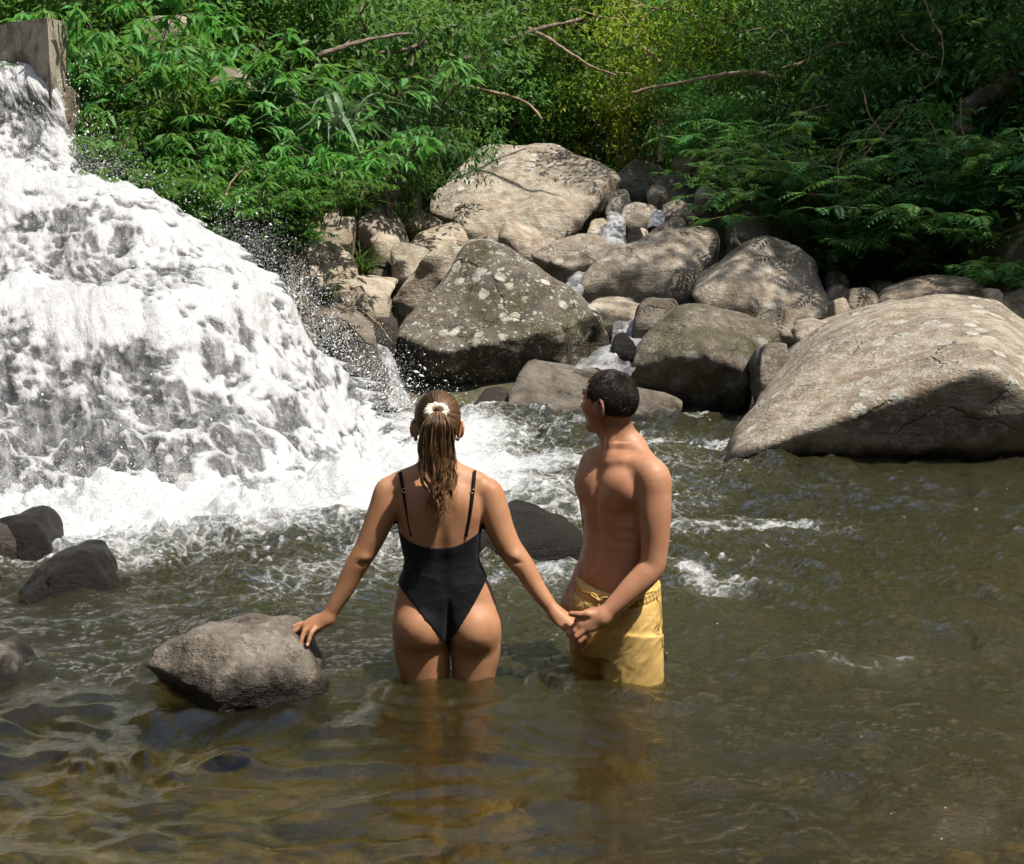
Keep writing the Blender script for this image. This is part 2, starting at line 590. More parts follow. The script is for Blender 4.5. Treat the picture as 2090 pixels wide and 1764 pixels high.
# ------------------------------------------------------------------ rock
def mat_rock(name='river_rock'):
    t = NT(name)
    pos = t.pos()
    oi = t.n('ShaderNodeObjectInfo').outputs['Random']
    off = t.n('ShaderNodeCombineXYZ', None, X=t.math('MULTIPLY', oi, 37.0), Y=t.math('MULTIPLY', oi, 11.0), Z=t.math('MULTIPLY', oi, 23.0))
    p = t.n('ShaderNodeVectorMath', dict(operation='ADD'), i0=pos, i1=off).outputs[0]
    tan = t.attr('tan', 'OBJECT'); lich = t.attr('lichen', 'OBJECT'); stain = t.attr('stain', 'OBJECT'); moss = t.attr('moss', 'OBJECT'); wet = t.attr('wet', 'OBJECT')
    big = t.noise(p, 1.3, 5, .6, .6)
    mid = t.noise(p, 5.5, 6, .65, .3)
    fin = t.noise(p, 38, 5, .7)
    grain = t.noise(p, 170, 2, .7)
    strat = t.noise(t.map(p, (1.0, 1.0, 7.0), rot=(.5, .35, .2)), 2.4, 5, .65)
    grey = t.mix(t.mr(mid, .32, .7), (0.075, 0.066, 0.054), (0.19, 0.172, 0.145))
    tanc = t.mix(t.mr(mid, .32, .7), (0.33, 0.262, 0.19), (0.62, 0.545, 0.44))
    base = t.mix(tan, grey, tanc)
    base = t.mix(t.mr(strat, .50, .72, 0, .45), base, t.mix(tan, (.21, .17, .12), (.31, .2, .125)))
    base = t.mix(t.mr(grain, .35, .75, 0, .22), base, t.mix(.6, base, (.06, .05, .045)))
    # dark weathering
    st = t.math('MULTIPLY', t.mr(t.math('ADD', t.math('MULTIPLY', big, .65), t.math('MULTIPLY', fin, .35)), .44, .60), stain)
    base = t.mix(t.math('MULTIPLY', st, .86), base, (.052, .043, .035))
    # lichen: pale crusts, large rounded ones and a fine peppering
    wob = t.n('ShaderNodeVectorMath', dict(operation='ADD'), i0=p, i1=t.n('ShaderNodeVectorMath', dict(operation='SCALE'), i0=t.n('ShaderNodeTexNoise', None, Vector=p, Scale=16.0, Detail=3.0).outputs['Color'], Scale=.09).outputs[0]).outputs[0]
    v1 = t.voro(wob, 5.0); v2 = t.voro(wob, 16.0); v3 = t.voro(wob, 44.0)
    l1 = t.math('MULTIPLY', t.mr(v1, .34, .24), t.mr(big, .44, .54))
    l2 = t.math('MULTIPLY', t.mr(v2, .36, .24), t.mr(mid, .43, .52))
    l3 = t.math('MULTIPLY', t.mr(v3, .36, .22), t.mr(t.noise(p, 3.1, 3, .6), .44, .58))
    l = t.math('MULTIPLY', t.math('MAXIMUM', t.math('MAXIMUM', l1, l2), t.math('MULTIPLY', l3, .8)), lich, clamp=True)
    l = t.math('MULTIPLY', l, t.mr(fin, .28, .5, .45, 1.0))
    base = t.mix(l, base, t.mix(t.mr(mid, .4, .6), (.62, .59, .50), (.46, .46, .41)))
    mo = t.math('MULTIPLY', t.mr(t.noise(p, 2.6, 6, .7), .42, .62), moss, clamp=True)
    base = t.mix(mo, base, t.mix(t.mr(fin, .35, .65), (.045, .045, .016), (.10, .095, .034)))
    sep = t.n('ShaderNodeSeparateXYZ', None, Vector=pos)
    wl = t.mr(t.math('ADD', sep.outputs[2], t.math('MULTIPLY', t.math('SUBTRACT', mid, .5), .26)), .03, .17, 1.0, 0.0)
    w = t.math('MAXIMUM', wl, t.math('MULTIPLY', wet, t.mr(mid, .2, .45, .75, 1.0)), clamp=True)
    base = t.mix(t.math('MULTIPLY', w, .97), base, t.mix(.975, base, (.005, .0042, .0036)))
    cr = t.math('MULTIPLY', t.mr(t.voro(wob, 1.5, 'DISTANCE_TO_EDGE'), .0, .030, 1, 0), t.mr(big, .52, .58))
    h = t.math('ADD', t.math('MULTIPLY', mid, .9), t.math('ADD', t.math('MULTIPLY', fin, .42), t.math('MULTIPLY', grain, .12)))
    h = t.math('ADD', h, t.math('ADD', t.math('MULTIPLY', strat, .5), t.math('MULTIPLY', cr, -.5)))
    h = t.math('ADD', h, t.math('MULTIPLY', l, .10))
    rough = t.mr(w, 0, 1, .9, .42)
    b = t.bsdf(Base_Color=base, Roughness=rough, Normal=t.bump(h, .95, .07))
    b.inputs['Specular IOR Level'].default_value = .22
    return t.done(b)


M_ROCK = mat_rock()


def hull_planes(pts):
    bm = bmesh.new()
    for p in pts: bm.verts.new([float(c) for c in p])
    r = bmesh.ops.convex_hull(bm, input=bm.verts[:])
    bm.normal_update()
    out = []
    cen = np.mean(pts, axis=0)
    for f in bm.faces:
        n = np.array(f.normal); c = np.array(f.calc_center_median())
        if np.linalg.norm(n) < .5: continue
        if n @ (c - cen) < 0: n = -n
        out.append((n, n @ c))
    bm.free()
    return out


def rock_mesh(pts, vox, seed, rough=1.0, edge=.014, cuts=(), cuts_n=7):
    pts = np.array(pts)
    lo, hi = pts.min(0), pts.max(0)
    size = float(np.cbrt(np.prod(np.maximum(hi - lo, .05))))
    pad = .12 * size + 2 * vox
    F = Field(lo - pad, hi + pad, vox)
    x, y, z = F.ax[0][:, None, None], F.ax[1][None, :, None], F.ax[2][None, None, :]
    k = edge * size
    pl = hull_planes(pts)
    keep = []
    for n, o in pl:                       # drop planes that repeat a neighbour
        if all(not (n @ n2 > .995 and abs(o - o2) < .02 * size) for n2, o2 in keep): keep.append((n, o))
    rr_ = np.random.default_rng(seed)
    for _ in range(cuts_n):            # broken-off facets
        n = rr_.normal(size=3); n /= np.linalg.norm(n)
        sup = max(float((pts @ n).max()), -9)
        keep.append((n, sup - size * rr_.uniform(.015, .075)))
    mx = None
    for n, o in keep:
        d = (n[0] * x + n[1] * y + n[2] * z - o).astype(np.float32)
        mx = d if mx is None else np.maximum(mx, d)
    d = mx
    nr = np.abs(mx) < .09 * size + vox
    q = p3(x, y, z)[nr]
    acc = np.zeros(len(q)); m0 = mx[nr]
    for n, o in keep: acc += np.exp(np.clip((q @ n - o - m0) / k, -40, 0))
    d[nr] = m0 + k * np.log(acc) - k * .5 - .012 * size
    near = np.abs(d) < .10 * size + vox
    q = p3(x, y, z)[near]
    s = size
    disp = .060 * s * fbm(q * (1.5 / s), 3, seed) + .022 * s * fbm(q * (5.0 / s), 3, seed + 5)
    disp += .020 * s * (ridged(q * (3.2 / s), 2, seed + 9) - .65) * -1
    disp += .006 * fbm(q * 22, 2, seed + 12)
    a_ = seed * 1.7
    sv = q @ np.array([.25 * math.cos(a_), .25 * math.sin(a_), .95]) + .05 * s * fbm(q * (1.2 / s), 2, seed + 20)
    disp += .010 * s * np.abs(np.sin(sv * 9.0 / s)) ** .5
    d[near] += rough * disp
    for (c, n, dep, wdt) in cuts:     # a long crack
        c = np.array(c); n = np.array(n) / np.linalg.norm(n)
        dd = np.abs((q - c) @ n + .02 * s * fbm(q * (4 / s), 2, seed + 2))
        d[near] += dep * np.exp(-(dd / wdt) ** 2)
    F.d = d.astype(np.float32)
    return F.mesh()


def boulder(name, label, Y, thick, pts, seed, tan=.6, lichen=.5, stain=.5, moss=.0, wet=.0, group=None, q=1.0, rough=1.0, edge=.012, back=.72, sink=.25, bottom=True, cuts_n=7, low_back=.12):
    """a stone from the outline points (x, y in the photograph, extra depth); its far side and its buried foot are filled in"""
    front = [P(a, b, Y + c) for a, b, c in pts]
    fr = np.array(front)
    cen = fr.mean(0)
    allp = list(fr)
    for p in fr:
        bp = cen + (p - cen) * back
        bp[1] = max(p[1], Y) + thick * (.75 + .25 * ((p[2] - fr[:, 2].min()) / (np.ptp(fr[:, 2]) + 1e-6)))
        allp.append(bp)
    if bottom:
        low = fr[fr[:, 2] < np.quantile(fr[:, 2], .35)]
        for p in low: allp.append(p + np.array([0, low_back * thick, -sink]))
    vox = max(.010, Y / 1422 * 3.1 / q)
    v, f = rock_mesh(allp, vox, seed, rough, edge, cuts_n=cuts_n)
    o = put(name, v, f, M_ROCK, base=(cen[0], Y + thick * .4, float(np.array(allp)[:, 2].min())))
    tag(o, label, 'rock' if 'rock' in name or 'slab' in name else 'boulder', group)
    o['tan'] = float(tan); o['lichen'] = float(lichen); o['stain'] = float(stain); o['moss'] = float(moss); o['wet'] = float(wet)
    return o

# ------------------------------------------------------------------ boulders of the river
def Z3(zx, zy, dd=0.0):
    return (530.7 + zx * .42968, 244.9 + zy * .42968, dd)


def Z5(zx, zy, dd=0.0):
    return (1355.2 + zx * .35173, 408.2 + zy * .35173, dd)


def z3(*l): return [Z3(*p) for p in l]
def z5(*l): return [Z5(*p) for p in l]
def d0(*l): return [(p[0], p[1], p[2] if len(p) > 2 else 0.0) for p in l]


def build_boulders():
    G = 'boulders tumbled across the river head'
    B = boulder
    # middle of the river head
    B('boulder', 'huge dark peaked boulder spotted with pale lichen, behind the couple in mid river', 13.4, 1.5,
      z3((1085, 572, 1.0), (985, 600, 1.0), (1195, 622, 1.0), (1340, 725, .85), (1460, 800, .75), (1605, 925, .6), (880, 700, .8), (760, 830, .6), (650, 985, .35), (880, 1105, .0), (1120, 1050, .02), (1400, 1000, .15),
         (1690, 1095, 1.0), (1650, 1190, 1.0), (1050, 1345, .42), (720, 1275, .45), (590, 1095, .6), (620, 1180, .55), (1450, 1300, .7)), 11, .10, 1.0, .6, .55, 0, G, 1.25, edge=.007, cuts_n=3)
    B('boulder', 'tan slab leaning behind the left flank of the huge dark boulder', 14.5, .9,
      z3((608, 880, .2), (640, 965, .2), (700, 735, .1), (800, 640, .1), (905, 586, .3), (1010, 572, .5), (1090, 590, .7), (900, 760, .1), (720, 960, .1)), 12, .75, .8, .35, .1, 0, G)
    B('boulder', 'largest pale boulder at the back, broad sunlit face under the trees', 20.5, 2.2,
      z3((815, 395, .9), (845, 310, 1.2), (950, 210, 1.6), (1010, 130, 2.0), (1090, 100, 2.2), (1250, 122, 2.2), (1480, 122, 2.0), (1600, 185, 1.6), (1690, 280, 1.0), (1712, 300, 1.5), (1560, 470, 1.0), (1425, 578, .2), (1300, 560, .0), (1170, 470, .1),
         (920, 480, .5), (850, 445, .7)), 13, .85, .9, .5, .05, 0, G, 1.2, edge=.009)
    B('rock', 'pale rounded rock resting against the foot of the largest boulder', 19.2, .8, z3((903, 470), (930, 402, .3), (985, 386, .4), (1065, 396, .4), (1150, 440, .3), (1175, 490, .3), (1120, 565), (1010, 582), (960, 505, -.1)), 14, .75, .7, .3, 0, 0, G)
    B('rock', 'smooth tan rock sloping to the left in front of the pale rounded rock', 18.2, .9, z3((690, 585), (772, 528, .4), (900, 484, .6), (958, 498, .5), (1006, 578, .1), (900, 612, -.1), (800, 615, -.1)), 15, .95, .15, .2, 0, 0, G)
    B('rock', 'wedge shaped tan rock with a shaded left end', 17.8, .8, z3((1120, 585), (1172, 478, .2), (1255, 490, .5), (1428, 582, .4), (1305, 645), (1210, 610, -.1), (1180, 540, -.1)), 16, .8, .25, .3, 0, 0, G)
    B('rock', 'broad tan rock with a dark overhang right above the huge dark boulder', 16.4, 1.0, z3((1268, 645, .2), (1420, 590, .3), (1500, 550, .5), (1600, 560, .5), (1690, 602, .3), (1640, 662, .1), (1560, 725, .1), (1470, 790, .3), (1380, 755, .3), (1450, 690, -.1)), 17, .75, .5, .5, .15, 0, G)
    B('boulder', 'long rounded boulder with a vertical crack and dark base stains', 15.8, 1.4, z3((1528, 745, .1), (1580, 680, .2), (1700, 600, .4), (1900, 545, .6), (2060, 500, .8), (2160, 520, .9), (2210, 640, .6), (2180, 780, .4), (2000, 855, .1), (1640, 845, .0), (1540, 800, .0), (1760, 700, -.05), (1990, 700, .0)), 18, .85, .7, .6, .1, 0, G, 1.15)
    # left pile
    B('rock', 'weathered tan block under the overhanging leaves, leftmost of the back row', 16.8, .9, z3((200, 470), (195, 380, .3), (290, 398, .3), (400, 422, .3), (452, 470, .2), (440, 575), (330, 580, -.1), (230, 545, -.1)), 21, .8, .3, .5, .1, 0, G)
    B('rock', 'brown boulder with a rounded top and a cracked front, second in the back row', 17.2, .9, z3((450, 475), (500, 420, .2), (590, 388, .3), (645, 432, .3), (702, 545, .2), (690, 575), (560, 545, -.15), (462, 545)), 22, .7, .3, .6, .1, 0, G)
    B('rock', 'olive tan rock half hidden in the shade, third in the back row', 19.3, .8, z3((682, 492), (760, 428, .2), (815, 450, .2), (872, 482, .2), (800, 525), (720, 530)), 23, .65, .4, .4, .35, 0, G)
    B('rock', 'small reddish brown rock below the cracked brown boulder', 16.3, .6, z3((520, 560), (572, 530, .2), (652, 545, .2), (668, 592, .1), (600, 648), (538, 622)), 24, .85, .05, .5, 0, 0, G)
    B('rock', 'cream coloured rounded block left of the leaning slab', 15.4, .8, z3((620, 755), (624, 620, .1), (662, 588, .3), (800, 605, .4), (830, 660, .3), (715, 755, -.1)), 25, .7, .9, .3, .1, 0, G)
    B('rock', 'wet brown rock tucked under the cream rounded block', 15.6, .5, z3((488, 740), (530, 672, .1), (580, 648, .2), (626, 690, .1), (630, 752), (560, 760, -.1)), 26, .5, .05, .7, 0, .6, G)
    B('rock_slab', 'wide smooth slab streaked with pale mineral, beside the mossy wall', 14.9, .8, z3((170, 595, .1), (240, 560, .3), (335, 572, .4), (432, 645, .3), (470, 745, .1), (300, 800, -.1), (225, 720, -.1)), 27, 1.0, .1, .25, 0, 0, G)
    B('rock_slab', 'flat bleached slab lying below the streaked slab', 14.3, .9, z3((285, 800), (460, 745, .4), (660, 758, .5), (640, 810, .2), (500, 860, -.1), (300, 850, -.1)), 28, 1.0, .25, .1, 0, 0, G)
    B('rock', 'small angular tan rock sitting on the bleached slab', 14.0, .45, z3((380, 868), (402, 828, .1), (482, 778, .2), (512, 845, .1), (500, 880), (430, 885)), 29, .85, .2, .4, 0, 0, G)
    B('rock', 'pale egg shaped rock wedged left of the huge dark boulder', 13.7, .5, z3((488, 890), (540, 824, .1), (602, 830, .2), (622, 890, .1), (600, 940), (520, 935)), 30, .75, .2, .25, 0, 0, G)
    B('rock_slab', 'grey wet slab dipping towards the waterfall', 13.2, .8, z3((245, 905), (340, 864, .4), (452, 900, .3), (545, 1005, .0), (500, 1050, -.1), (340, 1015, -.1), (240, 995)), 31, .55, .15, .3, 0, .35, G)
    B('rock', 'dark round rock between the wet slab and the huge dark boulder', 13.3, .5, z3((520, 1010), (560, 940, .1), (640, 940, .2), (660, 990, .1), (630, 1060), (550, 1060)), 32, .3, .05, .7, 0, .8, G)
    B('rock', 'long dark wet rock beside the right edge of the waterfall', 12.4, .7, z3((372, 1120, .1), (400, 1070, .2), (450, 1056, .2), (500, 1075, .2), (570, 1160, .2), (630, 1255, .1), (640, 1330), (520, 1270, -.1), (430, 1180)), 33, .35, .05, .5, 0, .9, G)
    B('rock', 'mossy rock wall hung with roots at the right end of the leafy bank', 12.6, .8, z3((10, 640, .2), (60, 520, .3), (140, 500, .3), (195, 640, .1), (240, 800, .0), (250, 985, .0), (200, 1010, -.1), (150, 860, .1), (60, 760, .2)), 34, .4, .1, .8, .8, .25, G, 1.2, 1.6)
    B('rock', 'flat pale rock in the little stream', 14.2, .5, z3((1545, 880), (1600, 842, .3), (1720, 840, .4), (1805, 880, .2), (1780, 925), (1620, 935)), 35, .85, .2, .3, 0, 0, G)
    B('rock', 'rounded brown rock at the right side of the little stream', 13.5, .6, z3((1778, 965), (1800, 882, .1), (1862, 840, .2), (1962, 850, .2), (2010, 892, .2), (1960, 975), (1850, 995)), 36, .55, .2, .6, 0, .35, G)
    B('rock', 'small black wet stone in the little stream', 12.9, .35, z3((1662, 1080), (1700, 1015, .1), (1745, 1012, .1), (1790, 1075), (1760, 1105), (1690, 1105)), 37, .1, 0, .3, 0, 1.0, G)
    B('rock_slab', 'large flat grey brown slab tilted towards the pool behind the man', 12.0, .9, z3((1150, 1345, .0), (1205, 1240, .5), (1290, 1140, .8), (1400, 1148, .9), (1560, 1190, .9), (1800, 1250, .8), (1998, 1335, .5), (1910, 1440, .1), (1800, 1455, .0), (1400, 1440, -.1), (1190, 1405, -.1)), 38, .16, .1, .6, 0, .1, G, 1.1, .7)
    B('rock', 'dark wet rock under the left end of the flat slab', 12.2, .5, z3((1000, 1360), (1050, 1300, .1), (1120, 1280, .2), (1180, 1300, .2), (1190, 1370), (1080, 1385)), 39, .3, 0, .5, 0, .85, G)
    # upper right of the river head
    B('boulder', 'pale boulder at the back right of the largest boulder', 23.5, 1.2, z3((1675, 260), (1780, 188, .3), (1900, 218, .4), (1945, 270, .3), (1850, 345), (1740, 370)), 41, .75, .8, .35, 0, 0, G)
    B('rock', 'pale angular rock under the right hand shrubs at the head of the stream', 22.2, .9, z3((1850, 340), (1900, 262, .2), (2010, 255, .3), (2075, 320, .3), (2050, 400), (1920, 400)), 42, .8, .7, .35, 0, 0, G)
    B('rock', 'tan rock in the gap right of the largest boulder', 20.6, .8, z3((1640, 440), (1680, 330, .3), (1740, 330, .4), (1770, 400, .3), (1730, 455), (1670, 470)), 43, .8, .5, .3, 0, 0, G)
    B('rock', 'grey white block above the small waterfall', 19.0, .8, z3((1715, 480), (1730, 408, .2), (1800, 388, .3), (1900, 412, .3), (1905, 455, .1), (1800, 500), (1740, 500)), 44, .5, .8, .4, 0, 0, G)
    B('rock', 'grey rock right of the thin trickle of white water', 18.8, .7, z3((1905, 450), (1920, 400, .2), (1990, 372, .3), (2060, 420, .3), (2050, 465), (1960, 465)), 45, .5, .5, .4, .1, 0, G)
    B('rock', 'brown slanting rock beside the small waterfall', 17.6, .7, z3((1812, 578), (1880, 510, .2), (1990, 455, .4), (2030, 490, .3), (1950, 560), (1870, 590)), 46, .65, .15, .5, 0, .2, G)
    B('rock', 'round wet black rock in the small waterfall', 17.4, .4, z3((1748, 575), (1765, 508, .1), (1805, 502, .1), (1822, 560, .1), (1800, 590)), 47, .2, 0, .5, 0, 1.0, G)
    B('rock', 'tan rock left of the small waterfall', 18.4, .7, z3((1545, 570), (1580, 470, .3), (1640, 462, .4), (1668, 520, .2), (1630, 585)), 48, .8, .3, .4, 0, 0, G)
    for k, (px, py, w, hh, Y, lb) in enumerate([
        (1405, 335, 34, 30, 22.6, 'pale block under the yellow tree at the top of the gully'), (1345, 395, 22, 20, 20.2, 'pale stone in the gully right of the largest boulder'), (1440, 400, 26, 22, 19.4, 'grey stone at the right bank side of the gully'),
        (1310, 478, 16, 14, 17.6, 'small wet stone under the trickle'), (880, 560, 34, 26, 16.9, 'tan stone left of the wedge shaped rock'), (1040, 560, 30, 24, 16.8, 'pale stone in front of the wedge shaped rock'),
        (742, 600, 26, 22, 15.9, 'tan stone right of the streaked slab'), (690, 560, 24, 20, 16.0, 'tan stone below the tan block'), (1330, 655, 22, 16, 13.6, 'small brown stone at the edge of the foaming run')]):
        r_ = np.random.default_rng(300 + k)
        pp = [(px + w * math.cos(a_) * r_.uniform(.8, 1.1), py + hh * math.sin(a_) * r_.uniform(.8, 1.1), .15 - .12 * math.sin(a_) + .05 * r_.random()) for a_ in np.linspace(0, 6.28, 9)[:-1]] + [(px, py, -.08)]
        B('rock', lb, Y, .5, pp, 200 + k, .85, .3, .35, 0, 0, G, rough=1.1, edge=.006)
    # right side
    B('boulder', 'big light brown boulder at the right edge with white lichen patches and a dark overhang', 9.75, 2.2,
      z5((345, 1512, .1), (480, 1372, .3), (690, 1150, .75), (920, 880, 1.25), (1060, 762, 1.5), (1300, 652, 1.8), (1600, 572, 2.0), (1800, 566, 2.1), (1930, 590, 2.1), (2120, 740, 1.9), (2400, 960, 1.6), (2700, 1250, 1.0),
         (600, 1400, .05), (900, 1285, .0), (1230, 1255, -.06), (1560, 1080, -.16), (1800, 985, -.20), (1930, 1010, -.20), (2090, 1180, -.16), (2400, 1350, -.1), (2600, 1560, 1.3), (1890, 1560, .75), (1400, 1560, 1.3), (800, 1550, .8)), 51, .85, 1.0, .42, .08, 0, G, 1.25, .38, .004, cuts_n=0)
    B('boulder', 'olive brown domed boulder right behind the man with a shaded foot', 12.5, 1.3,
      d0((1280, 755, .3), (1320, 690, .4), (1388, 630, .6), (1440, 618, .7), (1540, 648, .7), (1596, 692, .5), (1568, 730, .2), (1552, 800, .1), (1535, 862, .2), (1450, 850, .3), (1370, 800, .2), (1300, 772, .3), (1440, 720, -.05), (1500, 740, -.08)), 52, .2, .35, .6, .7, 0, G, 1.2)
    B('rock', 'upright narrow rock standing in shade beside the big lichen boulder', 11.9, .7, z5((555, 950), (600, 842, .1), (720, 828, .2), (745, 1030, .1), (690, 1170), (600, 1270), (550, 1200)), 53, .3, .3, .7, .3, 0, G)
    B('rock', 'flat rounded pale rock perched behind the tip of the big light brown boulder', 12.6, .6, z5((762, 775), (800, 720, .2), (900, 690, .3), (1000, 708, .3), (1052, 762, .2), (1000, 855), (900, 875, -.1), (830, 845)), 54, .7, .8, .3, .1, 0, G)
    B('boulder', 'large round boulder blotched with white lichen in dappled shade', 14.3, 1.5,
      z5((133, 530, .3), (160, 440, .4), (250, 378, .6), (480, 240, .9), (600, 214, 1.0), (720, 250, 1.0), (830, 342, .9), (925, 500, .6), (1005, 640, .4), (1008, 725, .3), (790, 800, .0), (640, 765, -.05), (300, 640, .1), (190, 612, .2), (450, 450, .1)), 55, .8, 1.0, .5, .1, 0, G, 1.2)
    GS = 'small stones between the big boulders on the right'
    B('rock', 'shaded grey stone above the round mossy one', 15.2, .5, z5((948, 480), (980, 420, .1), (1040, 415, .2), (1092, 450, .1), (1080, 515), (980, 520)), 56, .4, .5, .5, .3, 0, GS)
    B('rock', 'smooth brownish stone wedged against the large lichen boulder', 14.7, .5, z5((958, 560), (990, 500, .1), (1050, 492, .2), (1095, 540, .1), (1080, 620), (990, 620)), 57, .55, .2, .4, 0, 0, GS)
    B('rock', 'upright round mossy stone between the lichen boulder and the right boulder', 13.8, .55, z5((1078, 600), (1100, 520, .1), (1170, 506, .2), (1240, 545, .2), (1255, 620, .1), (1210, 690), (1120, 715)), 58, .45, .6, .5, .5, 0, GS)
    B('rock', 'grey stone in the shade right of the round mossy stone', 14.8, .5, z5((1228, 530), (1250, 480, .1), (1310, 454, .2), (1375, 500, .1), (1340, 560), (1260, 570)), 59, .45, .5, .5, .3, 0, GS)
    B('boulder', 'low tan boulder striped by branch shadows behind the right boulder', 13.4, 1.0, z5((1258, 650), (1300, 570, .3), (1400, 500, .5), (1600, 414, .8), (1760, 430, .8), (1850, 490, .6), (1880, 560, .4), (1800, 600), (1500, 640), (1350, 660)), 60, .6, .3, .5, .1, 0, GS)
    B('boulder', 'mossy boulder cut by the right edge of the picture', 13.2, .9, z5((1955, 620), (2000, 550, .2), (2100, 500, .3), (2300, 480, .5), (2350, 700, .3), (2150, 760)), 61, .5, .4, .5, .4, 0, GS)
    B('boulder', 'dark pitted boulder under the low branches on the right bank', 15.4, 1.1, z5((1445, 310), (1500, 210, .2), (1600, 140, .4), (1700, 125, .5), (1850, 200, .5), (1900, 330, .3), (1860, 420), (1600, 430)), 62, .3, .5, .8, .4, 0, GS)
    B('rock', 'brown boulder with a dark hollow in front of the shrubs', 16.6, .9, z5((372, 230), (400, 130, .3), (470, 62, .4), (560, 70, .5), (655, 130, .4), (640, 215, .1), (560, 235, .2), (470, 290), (390, 290)), 63, .5, .3, .6, .1, 0, GS)
    B('rock', 'small orange brown stone behind the right boulder', 13.1, .3, z5((1880, 565), (1900, 520, .05), (1950, 512, .1), (1978, 550, .1), (1950, 585)), 64, 1.0, 0, .1, 0, 0, GS)
    B('rock', 'dark brown boulder mostly hidden by leaves on the right bank', 17.2, 1.0, z5((690, 230), (720, 100, .3), (800, 50, .4), (920, 60, .5), (960, 180, .4), (900, 260)), 65, .35, .2, .8, .3, 0, GS)
    B('rock', 'dark mossy stone in the shade below the right bank', 15.8, .6, z5((1355, 480), (1380, 400, .2), (1460, 375, .3), (1510, 430, .2), (1490, 505)), 66, .25, .2, .6, .8, 0, GS)
    B('rock', 'dim grey stone at the foot of the right bank shrubs', 16.0, .5, z5((858, 440), (880, 350, .2), (930, 330, .2), (965, 400, .2), (940, 465)), 67, .35, .4, .6, .3, 0, GS)
    B('rock', 'tan rock partly hidden behind the flat rounded pale rock', 13.6, .5, z5((995, 690), (1000, 590, .1), (1050, 580, .2), (1110, 690, .1), (1080, 760), (1020, 750)), 68, .7, .3, .4, 0, 0, GS)
    # in the pool
    GP = 'rocks standing in the pool'
    B('rock', 'squat grey rock in the foreground under the woman’s left hand', 4.58, .40,
      d0((303, 1348, .12), (328, 1334, .16), (395, 1320, .22), (470, 1302, .27), (530, 1288, .30), (580, 1284, .30), (610, 1306, .24), (638, 1348, .16), (655, 1390, .10), (640, 1428, .03), (560, 1448, -.04), (470, 1442, -.05), (396, 1320, .05), (440, 1430, -.12), (345, 1388, .06), (600, 1320, .12), (570, 1380, -.03)), 71, .24, .3, .75, 0, .10, GP, 1.3, 1.7, .003, sink=.42, cuts_n=6, low_back=.8)
    B('rock', 'black wet pyramid shaped rock in front of the falling water', 5.95, .4,
      d0((22, 1215, .1), (60, 1170, .15), (98, 1136, .2), (150, 1122, .22), (190, 1132, .2), (214, 1178, .12), (234, 1240, .05), (130, 1240, -.05), (60, 1232, -.02), (120, 1180, .02)), 72, .1, 0, .3, 0, 1.0, GP, 1.2, sink=.5)
    B('rock', 'reddish brown wet rock cut by the left edge above the black rock', 6.7, .4, d0((-70, 1160), (-50, 1090, .1), (-10, 1074, .15), (18, 1092, .1), (30, 1125, .05), (28, 1160), (-20, 1170)), 73, .75, 0, .6, 0, .85, GP, sink=.5)
    B('rock', 'grey rock corner at the left edge in the lower part of the pool', 4.75, .3, d0((-90, 1410), (-60, 1340, .1), (-10, 1318, .12), (16, 1345, .08), (38, 1395, .02), (10, 1420), (-50, 1425)), 74, .55, .3, .5, .1, 0, GP, sink=.4)
    B('rock', 'wet rock washed over by foam at the left foot of the waterfall', 6.85, .4, d0((-30, 1125), (-10, 1062, .1), (40, 1040, .15), (84, 1056, .1), (104, 1115), (50, 1135, -.1)), 75, .15, 0, .4, 0, 1.0, GP, sink=.4)
    B('rock', 'shiny dark rounded rock in the pool between the couple', 6.7, .55,
      d0((980, 1110, .1), (1005, 1066, .2), (1037, 1046, .26), (1075, 1050, .28), (1130, 1072, .25), (1188, 1092, .2), (1200, 1120, .1), (1185, 1155), (1100, 1168, -.04), (1035, 1140, -.02), (1060, 1090, .02)), 76, .1, .1, .3, .25, .95, GP, 1.2, .7, sink=.5)
    B('rock', 'small black rock breaking the surface left of the man’s shoulder', 10.9, .4, d0((1085, 905), (1100, 885, .1), (1125, 878, .15), (1150, 886, .1), (1166, 902), (1130, 910)), 77, .1, 0, .3, 0, 1.0, GP, sink=.3)


